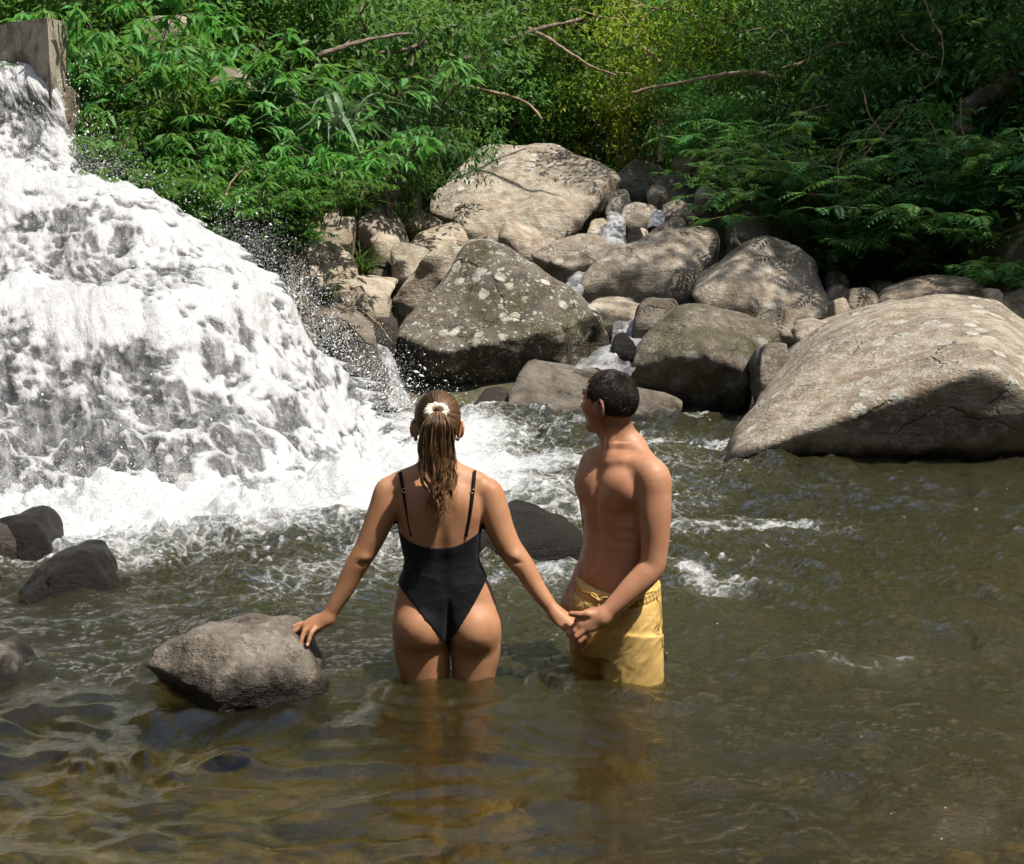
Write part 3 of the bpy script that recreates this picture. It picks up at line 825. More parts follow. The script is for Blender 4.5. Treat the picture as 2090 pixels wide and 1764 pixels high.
def build_bed_stones():
    """rounded cobbles lying on the bed, too many to count"""
    parts = []
    proto = []
    for s in range(6):
        bm = bmesh.new(); bmesh.ops.create_icosphere(bm, subdivisions=2, radius=1)
        v = np.array([list(q.co) for q in bm.verts]); f = np.array([[q.index for q in p.verts] for p in bm.faces]); bm.free()
        v = v * (1 + .22 * fbm(v * 1.4, 3, 40 + s)[:, None])
        proto.append((v, f))
    rn = []
    for i in range(1250):
        y = 2.5 + 6.5 * rng.random() ** 2.0
        x = rng.uniform(-.48, .48) * y
        s = rng.uniform(.03, .10) * (1.7 if rng.random() < .12 else 1)
        if abs(x - .05) < .75 and 4.4 < y < 5.3: continue
        v, f = proto[i % 6]
        sc = np.array([s * rng.uniform(.9, 1.5), s * rng.uniform(.8, 1.2), s * rng.uniform(.45, .75)])
        a = rng.uniform(0, 6.28)
        w = v * sc
        w = np.stack([w[:, 0] * math.cos(a) - w[:, 1] * math.sin(a), w[:, 0] * math.sin(a) + w[:, 1] * math.cos(a), w[:, 2]], -1)
        gz = float(ground_z(x, y)) + .02
        if gz + sc[2] > -.06: continue
        parts.append((w + [x, y, gz], f)); rn.append(np.full(len(f), rng.random()))
    v, f = merge(parts)
    t = NT('river_cobble')
    r = t.attr('rnd')
    n = t.noise(t.pos(), 22, 5, .65)
    c = t.ramp(r, [(0, (.04, .036, .016)), (.3, (.44, .29, .085)), (.5, (.16, .14, .04)), (.7, (.66, .44, .13)), (.86, (.10, .055, .03)), (1, (.56, .47, .28))])
    c = t.mix(t.mr(n, .4, .65), c, (.065, .065, .02))
    M = t.done(t.bsdf(Base_Color=c, Roughness=.7, Normal=t.bump(n, .4, .02)))
    o = put('river_cobbles', v, f, M, base=(0, 0, -.7), fattrs=dict(rnd=np.concatenate(rn)))
    tag(o, 'rounded golden and olive cobbles covering the river bed under clear water', 'cobbles', kind='stuff')

# ------------------------------------------------------------------ cascade
CASC = [
    [(-300, 122, 13.2), (-100, 128, 13.0), (0, 133, 12.9), (40, 136, 12.8), (72, 144, 12.7), (95, 160, 12.6)],
    [(-300, 150, 12.3), (-100, 150, 12.2), (0, 148, 12.1), (45, 150, 12.05), (84, 164, 12.0), (112, 190, 12.0)],
    [(-320, 260, 11.7), (-110, 255, 11.7), (0, 255, 11.7), (64, 258, 11.7), (118, 268, 11.7), (150, 285, 11.75)],
    [(-340, 365, 11.3), (-120, 365, 11.3), (10, 362, 11.3), (105, 364, 11.4), (165, 368, 11.5), (192, 372, 11.7)],
    [(-350, 430, 10.6), (-120, 430, 10.6), (60, 425, 10.6), (200, 420, 10.7), (290, 415, 10.9), (345, 425, 11.4)],
    [(-350, 560, 10.1), (-120, 560, 10.1), (100, 560, 10.1), (300, 540, 10.2), (440, 530, 10.5), (525, 550, 11.1)],
    [(-350, 640, 9.5), (-120, 640, 9.5), (120, 640, 9.5), (340, 636, 9.6), (510, 630, 10.1), (615, 672, 11.0)],
    [(-350, 800, 9.0), (-120, 800, 9.0), (140, 800, 9.0), (380, 795, 9.1), (590, 775, 9.7), (735, 770, 10.9)],
    [(-350, 930, 8.4), (-120, 930, 8.4), (150, 930, 8.4), (420, 930, 8.5), (655, 905, 9.2), (800, 840, 10.8)],
    [(-350, 1048, 7.85), (-120, 1048, 7.85), (160, 1046, 7.9), (450, 1042, 8.05), (690, 1010, 8.75), (852, 890, 11.1)],
    [(-350, 1092, 7.6), (-120, 1092, 7.6), (165, 1090, 7.65), (470, 1085, 7.8), (715, 1055, 8.45), (880, 915, 11.0)],
]


def casc_surface(nu, nv, extend=0.0):
    G = np.array([[P(*c) for c in r] for r in CASC])
    us = np.linspace(0, 1, nu); vs_ = np.linspace(0, 1, nv)
    R = np.array([spline(np.linspace(0, 1, G.shape[1]), G[i], us) for i in range(len(G))])   # rows x nu x 3
    S = np.array([spline(np.linspace(0, 1, G.shape[0]), R[:, j], vs_) for j in range(nu)])   # nu x nv x 3
    du = np.gradient(S, axis=0); dv = np.gradient(S, axis=1)
    N = np.cross(du, dv); N /= np.linalg.norm(N, axis=-1)[..., None] + 1e-9
    if np.median(N @ np.array([0, -.7, .7])) < 0: N = -N
    for _ in range(6):
        N = N + np.roll(N, 1, 0) * 0
        N[1:-1, 1:-1] = (N[1:-1, 1:-1] * 2 + N[:-2, 1:-1] + N[2:, 1:-1] + N[1:-1, :-2] + N[1:-1, 2:]) / 6
    N /= np.linalg.norm(N, axis=-1)[..., None]
    lu = np.cumsum(np.linalg.norm(du, axis=-1), axis=0); lv = np.cumsum(np.linalg.norm(dv, axis=-1), axis=1)
    return S, N, lu, lv, us, vs_


def grid_faces(nu, nv):
    a = (np.arange(nu - 1)[:, None] * nv + np.arange(nv - 1)[None, :]).ravel()
    return np.stack([a, a + 1, a + nv + 1, a + nv], -1)


def vor_edge(px, py, seed, jitter=.9):
    """distance-to-border of a jittered cell pattern (F2-F1)"""
    ix = np.floor(px); iy = np.floor(py)
    f1 = np.full(px.shape, 9.0); f2 = np.full(px.shape, 9.0)
    for dx in (-1, 0, 1):
        for dy in (-1, 0, 1):
            cx, cy_ = (ix + dx).astype(np.int64), (iy + dy).astype(np.int64)
            z = np.zeros_like(cx)
            qx = cx + .5 + (_hash(cx, cy_, z, seed) - .5) * jitter; qy = cy_ + .5 + (_hash(cx, cy_, z, seed + 1) - .5) * jitter
            d = np.sqrt((px - qx) ** 2 + (py - qy) ** 2)
            m = d < f1
            f2 = np.where(m, f1, np.minimum(f2, d)); f1 = np.where(m, d, f1)
    return f2 - f1


t = NT('white_water')
cov = t.attr('cover')
fu = t.attr('fu'); fv = t.attr('fv')
vec = t.n('ShaderNodeCombineXYZ', None, X=fu, Y=fv, Z=0.0).outputs[0]
n1 = t.noise(t.map(vec, (24, 9, 1)), 1.0, 6, .70, .15)
n2 = t.noise(t.map(vec, (100, 60, 1)), 1.0, 3, .7)
c = t.math('ADD', cov, t.math('ADD', t.math('MULTIPLY', t.math('SUBTRACT', n1, .5), .75), t.math('MULTIPLY', t.math('SUBTRACT', n2, .5), .8)))
speck = t.math('MULTIPLY', t.mr(t.noise(t.map(vec, (150, 110, 1)), 1.0, 2, .6), .60, .70), t.mr(n1, .40, .62))
veil = t.math('MULTIPLY', t.mr(t.noise(t.map(vec, (11, 4.5, 1)), 1.0, 6, .72, .15), .38, .68), .42)
al = t.math('MAXIMUM', t.math('MAXIMUM', t.mr(c, .02, 1.12), veil), t.math('MULTIPLY', speck, .7))
hgt = t.math('ADD', t.math('MULTIPLY', n1, 1.0), t.math('MULTIPLY', n2, .45))
bm_ = t.bump(hgt, .6, .025)
white = t.bsdf(Base_Color=t.mix(t.mr(n2, .3, .7), (.52, .54, .56), (.75, .76, .775)), Roughness=.42, Normal=bm_)
white.inputs['Specular IOR Level'].default_value = .5
tl = t.n('ShaderNodeBsdfTranslucent', None, Color=(.8, .83, .85), Normal=bm_)
wh = t.mixs(.30, white, tl)
film = t.mixs(t.n('ShaderNodeLayerWeight', None, Blend=.22, Normal=bm_).outputs['Fresnel'], t.mixs(.05, t.n('ShaderNodeBsdfTransparent', None, Color=(.88, .88, .87)), t.bsdf(Base_Color=(.5, .53, .54), Roughness=.5)), t.n('ShaderNodeBsdfGlossy', None, Color=(1, 1, 1), Roughness=.12, Normal=bm_))
M_WHITE = t.done(t.mixs(al, film, wh))

t = NT('water_drop')
M_DROP = t.done(t.bsdf(Base_Color=(.86, .88, .88), Roughness=.25))


DARK_PATCHES = [  # where the falling water parts and the rock shows (photograph x, y, half sizes, how much)
    (50, 235, 100, 60, .26), (10, 330, 60, 30, .2), (150, 520, 75, 60, .46), (370, 585, 85, 45, .40), (480, 690, 90, 40, .22), (90, 745, 160, 55, .36), (270, 745, 70, 40, .34),
    (40, 890, 110, 110, .52), (230, 905, 130, 85, .58), (470, 925, 95, 90, .55), (380, 830, 60, 40, .3), (610, 650, 70, 70, .35), (690, 745, 60, 50, .25), (270, 450, 60, 25, .2), (560, 590, 40, 50, .3), (130, 980, 160, 40, .35)]


def casc_density(S):
    """how closed the white water is at every point of the fall"""
    rel = S - np.array([0, 0, CAM_H])
    dep = rel @ _fw
    px = 1045 + rel[..., 0] / dep * F_PX; py = 882 - (rel @ _up) / dep * F_PX
    d = np.full(px.shape, .96)
    for cx, cy_, rx, ry, k in DARK_PATCHES:
        d = d - 1.15 * k * np.exp(-((px - cx) / rx) ** 2 - ((py - cy_) / ry) ** 2)
    return d


def build_waterfall():
    # wet rock underneath
    nu, nv = 150, 190
    S, N, lu, lv, us, vs_ = casc_surface(nu, nv)
    S = S + np.stack([-.0 * lu, 0 * lu, 0 * lu], -1)
    nz = ridged(S * 1.5, 3, 61) - .6
    nz2 = fbm(S * 6, 3, 62)
    st = np.abs(np.sin(S[..., 2] * 8 + 3 * fbm(S * 1.1, 2, 64)))
    D = np.minimum(-.19 + .20 * nz + .05 * nz2 + .05 * st, -.05) - .15 * (1 - sstep(0, .12, us))[:, None]
    edge = sstep(.80, 1.0, us)[:, None]
    D = D - .22 * edge
    R = S + N * D[..., None]
    v = R.reshape(-1, 3)
    # fold its right edge and top back into the bank
    ex = R[-1] + np.array([.10, .55, -.45]); ex2 = R[-1] + np.array([.2, 1.4, -1.3])
    v = np.concatenate([v, ex, ex2])
    o = put('cascade_rock', v, grid_faces(nu + 2, nv), M_ROCK, base=(-2.5, 10.5, -.3))
    tag(o, 'dark wet stepped rock ledge behind the white water of the cascade', 'rock ledge', kind='structure')
    o['tan'] = .35; o['lichen'] = 0.0; o['stain'] = .5; o['moss'] = .15; o['wet'] = .95
    # the water itself
    nu, nv = 430, 560
    S, N, lu, lv, us, vs_ = casc_surface(nu, nv)
    u = us[:, None] + 0 * lv; vv = vs_[None, :] + 0 * lu
    wob = np.stack([vnoise(p3(lu * 2.6, lv * 2.2), 72), vnoise(p3(lu * 2.6, lv * 2.2), 73)], -1) * .045
    a, b = lu + wob[..., 0], lv + wob[..., 1]
    dens = casc_density(S)
    n_a = fbm(p3(a * 1.7, b * 1.3), 3, 71); n_b = fbm(p3(a * 6.5, b * 5), 3, 78); n_c = fbm(p3(a * 21, b * 17), 3, 79)
    ledge = np.exp(-((vv - .365) / .045) ** 2) + .8 * np.exp(-((vv - .585) / .04) ** 2)
    streak = fbm(p3(a * 10, b * 2.2), 4, 75)
    dens = dens + .34 * n_a + .30 * ledge + .16 * streak
    dens = np.where(u > .93, dens - .8 * sstep(.93, 1.0, u) * (.35 + .9 * vnoise(p3(vv * 24, u * 3), 4) ** 2), dens)
    w1 = np.clip(dens, 0, 1.2)
    wx_ = .075 * fbm(p3(a * 5, b * 4), 3, 74) + .02 * fbm(p3(a * 22, b * 18), 2, 80); wy_ = .09 * fbm(p3(a * 5, b * 4), 3, 81) + .02 * fbm(p3(a * 22, b * 18), 2, 82)
    e1 = vor_edge((a + wx_) * 6.5, (b + wy_) * 4.2, 5, 1.0)
    e2 = vor_edge((a - wy_) * 15, (b + wx_) * 9, 8, 1.0)
    l1 = (1 - sstep(.02, .08 + .45 * w1 + .12 * n_b, e1)) * sstep(-.55, .15, n_b + .6 * n_c)
    l2 = (1 - sstep(.02, .05 + .50 * w1, e2)) * sstep(-.35, .35, n_c + .4 * streak)
    st1 = sstep(.18, .62, streak + .5 * n_c)
    closed = sstep(.46, 1.0, dens + .50 * n_b + .45 * n_c)
    net = np.maximum(np.maximum(.80 * l1, .60 * l2), .75 * st1) * sstep(.0, .35, dens + .4 * n_b + .25 * n_c)
    cover = np.clip(np.maximum(closed * 1.05, net), 0, 1.1)
    lump = fbm(S * 3.2, 3, 76)
    edge_fade = 1 - sstep(.95, 1.0, u)
    D = .035 + .014 * cover + .022 * streak + .070 * lump + .018 * n_b + .006 * n_c + .085 * ledge * (.7 + .9 * n_a)
    D = D * (.35 + .65 * edge_fade) * (1 - .7 * sstep(.93, 1.0, vv))
    D = D * (.25 + .75 * sstep(0, .1, vv))
    ragged = .10 * vnoise(p3(vv * 60, u * 0), 15) + .06 * vnoise(p3(vv * 150, u * 0), 16)
    V = S + N * D[..., None]
    V[..., 0] += ragged * sstep(.90, 1.0, u) * sstep(.30, .45, vv)
    V[..., 2] -= .12 * sstep(.97, 1.0, vv)
    o = put('waterfall', V.reshape(-1, 3), grid_faces(nu, nv), M_WHITE, base=(-2.5, 9.5, 0), attrs=dict(cover=cover.ravel(), fu=a.ravel(), fv=b.ravel()))
    tag(o, 'broad white cascade tumbling over dark steps into the pool on the left', 'waterfall', kind='structure')
    # spray: single drops thrown off the edge, the ledges and the foot
    oc = np.array([[1, 0, 0], [-1, 0, 0], [0, 1, 0], [0, -1, 0], [0, 0, 1], [0, 0, -1.]])
    of = np.array([[0, 2, 4], [2, 1, 4], [1, 3, 4], [3, 0, 4], [2, 0, 5], [1, 2, 5], [3, 1, 5], [0, 3, 5]])
    n = 5500
    kind = rng.random(n)
    iu = np.where(kind < .46, nu - 1 - (np.abs(rng.normal(size=n)) * 18).astype(int), rng.integers(0, nu, n))
    iu = np.clip(iu, 0, nu - 1)
    iv = rng.integers(int(nv * .06), nv - 1, n)
    iv = np.where((kind >= .46) & (kind < .62), np.clip((rng.choice([.34, .60, .91], n) + rng.normal(size=n) * .03) * nv, 0, nv - 1).astype(int), iv)
    p = V[iu, iv]; nn = N[iu, iv]
    dv = np.gradient(V, axis=1)[iu, iv]; dv /= np.linalg.norm(dv, axis=1)[:, None] + 1e-9
    out = rng.exponential(.06, n)
    right = (kind < .46)
    off = nn * out[:, None] + rng.normal(size=(n, 3)) * .03
    off[right, 0] += rng.exponential(.11, right.sum()); off[right, 2] += rng.normal(size=right.sum()) * .05 + .03
    low = iv > nv * .88
    off[low, 2] += rng.exponential(.07, low.sum())
    p = p + off
    size = rng.lognormal(-6.1, .45, n) * (1 + .3 * right)
    size = np.clip(size, .0016, .013)
    st = rng.uniform(1.2, 4.0, n)
    ax = dv + rng.normal(size=(n, 3)) * .35; ax /= np.linalg.norm(ax, axis=1)[:, None]
    s1 = np.cross(ax, [.2, .3, .9]); s1 /= np.linalg.norm(s1, axis=1)[:, None]; s2 = np.cross(ax, s1)
    v = p[:, None, :] + size[:, None, None] * (oc[None, :, 0:1] * s1[:, None, :] + oc[None, :, 1:2] * s2[:, None, :] + oc[None, :, 2:3] * ax[:, None, :] * st[:, None, None])
    f = (np.arange(n)[:, None, None] * 6 + of[None]).reshape(-1, 3)
    k = (p[:, 2] > .0) & ((vs_[iv] > .55) | (rng.random(n) < .28) | ~right)
    kk = np.repeat(k, 8)
    f = f[kk]
    # fine mist of very small drops, drifting round the foot, the ledges and the edge
    m = 50000
    kd = rng.random(m)
    iu2 = np.where(kd < .35, np.clip(nu - 1 - (np.abs(rng.normal(size=m)) * 16).astype(int), 0, nu - 1), rng.integers(0, nu, m))
    iv2 = np.where(kd < .35, rng.integers(int(nv * .45), nv - 1, m), np.clip(rng.choice([.33, .60, .90, .95, .97], m) * nv + rng.normal(size=m) * nv * .03, 0, nv - 1).astype(int))
    q = V[iu2, iv2] + N[iu2, iv2] * rng.exponential(.09, m)[:, None] + rng.normal(size=(m, 3)) * .05 + np.stack([rng.exponential(.035, m) * (kd < .35), 0 * kd, rng.exponential(.05, m)], -1)
    tet = np.array([[1, 1, 1], [1, -1, -1], [-1, 1, -1], [-1, -1, 1.]])
    v2 = q[:, None, :] + tet[None] * (.0011 * rng.lognormal(0, .4, m))[:, None, None]
    f2 = (np.arange(m)[:, None, None] * 4 + np.array([[0, 1, 2], [0, 3, 1], [0, 2, 3], [1, 3, 2]])[None]).reshape(-1, 3)
    v = v.reshape(-1, 3)
    f = np.concatenate([f, f2 + len(v)]); v = np.concatenate([v, v2.reshape(-1, 3)])
    o = put('waterfall_spray', v.reshape(-1, 3), f, M_DROP, base=(-2.5, 9.5, 0))
    tag(o, 'white drops of spray flying off the edge and foot of the cascade', 'spray', kind='stuff')


# ------------------------------------------------------------------ pool
def spec_field(n, L, kmin, kmax, pw, seed, aniso=1.0):
    """periodic random wave field of tile size L metres, wavelengths between 1/kmax and 1/kmin"""
    r = np.random.default_rng(seed)
    kx = np.fft.fftfreq(n, L / n)[:, None]; ky = np.fft.fftfreq(n, L / n)[None, :]
    k = np.sqrt((kx * aniso) ** 2 + ky ** 2) + 1e-9
    A = np.where((k > kmin) & (k < kmax), k ** -pw, 0)
    h = np.fft.ifft2(A * np.exp(2j * math.pi * r.random((n, n)))).real
    return h / h.std()


def tile_sample(h, L, x, y):
    n = h.shape[0]
    fx = (x / L * n) % n; fy = (y / L * n) % n
    i = np.floor(fx).astype(int); j = np.floor(fy).astype(int)
    a = fx - i; b = fy - j
    i %= n; j %= n; i2 = (i + 1) % n; j2 = (j + 1) % n
    return (h[i, j] * (1 - a) * (1 - b) + h[i2, j] * a * (1 - b) + h[i, j2] * (1 - a) * b + h[i2, j2] * a * b)


def seg_dist(x, y, pts):
    d = np.full(np.shape(x), 1e9)
    for (ax, ay), (bx, by) in zip(pts[:-1], pts[1:]):
        vx, vy = bx - ax, by - ay
        t_ = np.clip(((x - ax) * vx + (y - ay) * vy) / (vx * vx + vy * vy), 0, 1)
        d = np.minimum(d, np.hypot(x - ax - t_ * vx, y - ay - t_ * vy))
    return d


FOAM_STREAKS = [  # photograph points on the surface, half width m, strength
    ([(1335, 915), (1400, 912), (1490, 912)], .16, .9),
    ([(1330, 1100), (1380, 1062), (1450, 1075), (1520, 1082), (1600, 1078), (1660, 1080)], .16, .85),
    ([(1300, 1150), (1380, 1172), (1440, 1195), (1500, 1200)], .13, .9),
    ([(960, 900), (1010, 950), (1100, 975), (1190, 985)], .30, .8),
    ([(960, 985), (1060, 1010), (1190, 1055)], .25, .9),
    ([(1000, 1150), (1090, 1165), (1190, 1160), (1300, 1190)], .15, .8),
    ([(990, 1200), (1060, 1185), (1140, 1215)], .12, .5),
    ([(1440, 1160), (1560, 1145), (1660, 1148)], .07, .4),
    ([(1300, 1330), (1400, 1270), (1480, 1265)], .06, .25),
    ([(1700, 1365), (1760, 1372), (1820, 1360)], .05, .5),
    ([(640, 1400), (655, 1440), (690, 1450)], .05, .55),
    ([(600, 1440), (660, 1455), (700, 1440)], .04, .5),
    ([(960, 1380), (920, 1392), (880, 1385), (830, 1390)], .025, .55),
    ([(1000, 870), (1100, 905), (1200, 925)], .12, .4),
    ([(1400, 850), (1420, 856), (1440, 850)], .10, .6),
]


def mat_water():
    t = NT('river_water')
    pos = t.pos()
    foam = t.attr('foam'); rip = t.attr('ripple')  # foam value also carries the painted sun-glint flecks
    n1 = t.noise(t.map(pos, (1.0, 1.6, 1.0)), 26, 5, .62, .7)
    n2 = t.noise(t.map(pos, (1.0, 1.5, 1.0)), 75, 3, .6, .4)
    hgt = t.math('ADD', t.math('MULTIPLY', n1, .7), t.math('MULTIPLY', n2, .22))
    bmp = t.n('ShaderNodeBump', None, Height=hgt, Strength=t.mr(rip, 0, 1, .12, 1.0), Distance=.06).outputs[0]
    fn = t.noise(pos, 34, 5, .7, 1.2)
    vw = t.n('ShaderNodeVectorMath', dict(operation='ADD'), i0=pos, i1=t.n('ShaderNodeVectorMath', dict(operation='SCALE'), i0=t.n('ShaderNodeTexNoise', None, Vector=pos, Scale=7.0, Detail=4.0).outputs['Color'], Scale=.22).outputs[0]).outputs[0]
    lace = t.mr(t.voro(vw, 9.0, 'DISTANCE_TO_EDGE'), .0, .16, .42, -.08)
    fsum = t.math('ADD', foam, t.math('ADD', t.math('MULTIPLY', t.math('SUBTRACT', fn, .5), 1.15), t.math('MULTIPLY', lace, .45)))
    fa = t.math('MULTIPLY', t.mr(fsum, .38, 1.15), t.mr(foam, .04, .2), clamp=True)
    fres = t.n('ShaderNodeFresnel', None, IOR=1.5, Normal=bmp).outputs[0]
    gl = t.n('ShaderNodeBsdfGlossy', None, Color=(1, 1, 1), Roughness=.02, Normal=bmp)
    tr = t.n('ShaderNodeBsdfTransparent', None, Color=(.76, .74, .46))
    rf = t.n('ShaderNodeBsdfRefraction', None, Color=(.80, .77, .46), Roughness=.0, IOR=1.33, Normal=bmp)
    silt = t.n('ShaderNodeBsdfDiffuse', None, Color=(.125, .122, .046), Normal=bmp)
    thr = t.mixs(.58, tr, rf)
    body = t.mixs(t.attr('silt'), thr, silt)
    water = t.mixs(fres, body, gl)
    fb = t.bump(t.math('ADD', fn, t.math('MULTIPLY', n2, .5)), .8, .03)
    white = t.bsdf(Base_Color=(.56, .58, .59), Roughness=.5, Normal=fb)
    return t.done(t.mixs(fa, water, white))


M_WATER = mat_water()


def build_pool():
    ys = [-4.0]
    while ys[-1] < 15.0:
        y = ys[-1]
        ys.append(y + (.30 if y < 2.2 else max(.0105, .0030 * y)))
    ys = np.array(ys)
    s = np.concatenate([np.linspace(-1.6, -.47, 16)[:-1], np.linspace(-.47, .47, 520), np.linspace(.47, 1.6, 16)[1:]])
    wv = np.maximum(ys, 3.0)
    X = s[None, :] * (wv[:, None] + .0) ; Y = ys[:, None] + 0 * X
    X = np.clip(X, -9, 11)
    base_line = [tuple(P(*c)[:2]) for c in CASC[9]]
    dist = seg_dist(X, Y, base_line)
    right = sstep(.2, 1.2, X) * sstep(4.5, 6, Y)
    turb = np.clip(np.exp(-dist / 1.5) + .42 * sstep(5.0, 7.0, Y) + .30 * right, 0, 1.2)
    calm_l = np.exp(-((X + 1.5) / 1.3) ** 2 - ((Y - 3.6) / 1.1) ** 2)
    near_r = sstep(-.5, .6, X) * (1 - sstep(4.6, 6, Y))
    L1, L2, L3 = 5.3, 3.1, 2.3
    h1 = spec_field(512, L1, 1 / 1.0, 1 / .24, 1.5, 1, 1.25)
    h2 = spec_field(512, L2, 1 / .45, 1 / .08, 1.5, 2, 1.1)
    h3 = spec_field(512, L3, 1 / .14, 1 / .025, 1.4, 3, 1.0)
    wx = X + .18 * vnoise(p3(X * 1.3, Y * 1.3), 81); wy = Y + .14 * vnoise(p3(X * 1.3, Y * 1.3), 82)
    a1 = tile_sample(h1, L1, wx, wy); a2 = tile_sample(h2, L2, wx + .3 * a1 * .1, wy); a3 = tile_sample(h3, L3, wx, wy)
    crest = lambda h: h + .25 * (h * h - 1)
    Z = .0165 * a1 * (.8 + .9 * turb) + .0062 * crest(a2) * (.75 + 1.4 * turb) + .0020 * a3 * (.5 + 2.3 * turb)
    h4 = spec_field(512, 3.7, 1 / .36, 1 / .09, 1.1, 23, 1.8)
    slick = np.exp(-(np.maximum(X + .45, 0) / .6) ** 2) * (1 - sstep(4.1, 5.0, Y))
    Z = Z * (1 - .5 * slick) + .0072 * slick * crest(tile_sample(h4, 3.7, wx, wy))
    patch = sstep(-.3, .5, fbm(p3(X * .9, Y * .9), 2, 83))
    Z *= .7 + .45 * patch
    Z += .10 * np.exp(-(dist / .5) ** 2) * (.35 + .8 * fbm(p3(X * 2.6, Y * 2.6), 3, 84)) + .02
    # swirl behind the bathers, water piling on the hand rock
    cxw = P(890, 1400, YP - .12)
    rr = np.hypot(X - cxw[0], (Y - cxw[1]) * 1.2)
    Z += .008 * np.sin(rr * 42) * np.exp(-((rr - .22) / .22) ** 2)
    cxm = P(1270, 1400, YP - .1)
    rr = np.hypot(X - cxm[0], (Y - cxm[1]) * 1.2)
    Z += .006 * np.sin(rr * 46) * np.exp(-((rr - .24) / .2) ** 2)
    # the run-in behind her head comes over a sunken rock
    hp = on_level(1050, 862)
    Z += .14 * np.exp(-((X - hp[0]) / .55) ** 2 - ((Y - hp[1]) / .7) ** 2)
    # foam, and the painted glint flecks that share its value
    flow = fbm(p3(X * 1.2 - .5 * Y, Y * 1.1), 4, 85)
    foam = 1.1 * np.exp(-np.maximum(dist - .5, 0) / .60) + .95 * np.exp(-np.maximum(dist - .3, 0) / 1.8) * sstep(-.35, .40, flow)
    foam *= np.where(Y < 5.6, .5, 1)
    foam = foam * (1 - .75 * sstep(-1.6, -2.4, X) * sstep(7.0, 6.0, Y))
    for pts, w, st in FOAM_STREAKS:
        q = [tuple(on_level(*c)[:2]) for c in pts]
        d = seg_dist(X + .10 * vnoise(p3(X * 4, Y * 4), 86), Y + .10 * vnoise(p3(X * 4, Y * 4), 87), q)
        foam = np.maximum(foam, st * np.exp(-(d / (1.35 * w)) ** 2) * (.75 + .5 * fbm(p3(X * 6, Y * 6), 2, 88)))
    foam = np.clip(foam + .50 * sstep(2.5, 3.4, .55 * a2 + 1.1 * a3 + .5 * patch) * np.clip(turb, .22, 1) * sstep(3.8, 5.0, Y + .6 * X), 0, 1.3)  # white flecks painted on wave crests in place of sun glints
    Z += .014 * np.clip(foam, 0, .8) * sstep(0, 2.5, np.maximum(0, 2.5 - dist))
    ripple = np.clip(.42 + .60 * turb + .30 * near_r * patch - .8 * slick - .22 * (1 - sstep(3.6, 4.6, Y)), .02, 1)
    depth = -ground_z(X, Y)
    silt = np.clip(.015 + .05 * sstep(3.5, 4.4, Y) * sstep(-.8, .1, X) + .11 * sstep(4.4, 6.6, Y) + .05 * sstep(.2, .9, depth) - .04 * calm_l + .25 * np.clip(foam, 0, 1), 0, .75)
    ny, nx = X.shape
    a = (np.arange(ny - 1)[:, None] * nx + np.arange(nx - 1)[None, :]).ravel()
    f = np.stack([a, a + 1, a + nx + 1, a + nx], -1)
    o = put('water', np.stack([X, Y, Z], -1).reshape(-1, 3), f, M_WATER, base=(0, 0, 0), attrs=dict(foam=foam.ravel(), ripple=ripple.ravel(), silt=silt.ravel()))
    tag(o, 'clear olive green river pool, foaming below the cascade', kind='structure')
    return o


def ribbon_stream(name, pts, width, cover, label):
    """a small run of white water between boulders: points (x, y in the photograph, depth)"""
    ctl = np.array([P(*c) for c in pts])
    k = np.linspace(0, len(ctl) - 1, 70)
    c = spline(np.arange(len(ctl)), ctl, k)
    w = spline(np.arange(len(ctl)), np.array(width, float), k)
    na = 26
    s = np.linspace(-1, 1, na)
    tan = np.gradient(c, axis=0); tan /= np.linalg.norm(tan, axis=1)[:, None]
    sd = np.cross(tan, [0, -.5, .85]); sd /= np.linalg.norm(sd, axis=1)[:, None]
    up = np.cross(sd, tan)
    V = c[:, None, :] + sd[:, None, :] * (s[None, :, None] * w[:, None, None])
    ln = np.cumsum(np.linalg.norm(np.gradient(c, axis=0), axis=1))
    A = s[None, :] * w[:, None]; Bv = ln[:, None] + 0 * A
    nz = fbm(p3(A * 12, Bv * 7), 3, int(pts[0][0]))
    V = V + up[:, None, :] * (.05 * nz + .04 * (1 - s[None, :] ** 2))[..., None]
    cov = np.clip(cover + .5 * nz - .5 * np.abs(s[None, :]) ** 4, 0, 1.1)
    o = put(name, V.reshape(-1, 3), grid_faces(70, na), M_WHITE, attrs=dict(cover=cov.ravel(), fu=A.ravel(), fv=Bv.ravel()))
    tag(o, label, 'stream', kind='structure')


def build_streams():
    ribbon_stream('stream', [(1262, 615, 15.6), (1290, 640, 14.6), (1296, 680, 13.9), (1280, 712, 13.3), (1250, 738, 12.9), (1225, 765, 12.6)], [.16, .20, .22, .18, .24, .26], .42, 'foaming run between the huge dark boulder and the rocks on its right')
    ribbon_stream('stream', [(1254, 436, 19.2), (1256, 455, 18.8), (1250, 478, 18.4), (1256, 505, 18.0)], [.10, .13, .17, .15], .6, 'small white fall at the head of the boulder field')
    ribbon_stream('stream', [(1340, 432, 18.9), (1342, 448, 18.6), (1336, 466, 18.3)], [.08, .10, .10], .9, 'thin white trickle right of the small fall')
    ribbon_stream('stream', [(1205, 540, 16.9), (1186, 562, 16.4), (1172, 585, 15.9), (1166, 605, 15.5)], [.08, .10, .12, .11], .6, 'narrow white chute above the huge dark boulder')
    ribbon_stream('stream', [(762, 700, 13.6), (778, 722, 13.2), (792, 755, 12.9), (806, 800, 12.5), (820, 840, 12.0)], [.06, .08, .09, .10, .12], .5, 'narrow white run left of the huge dark boulder')

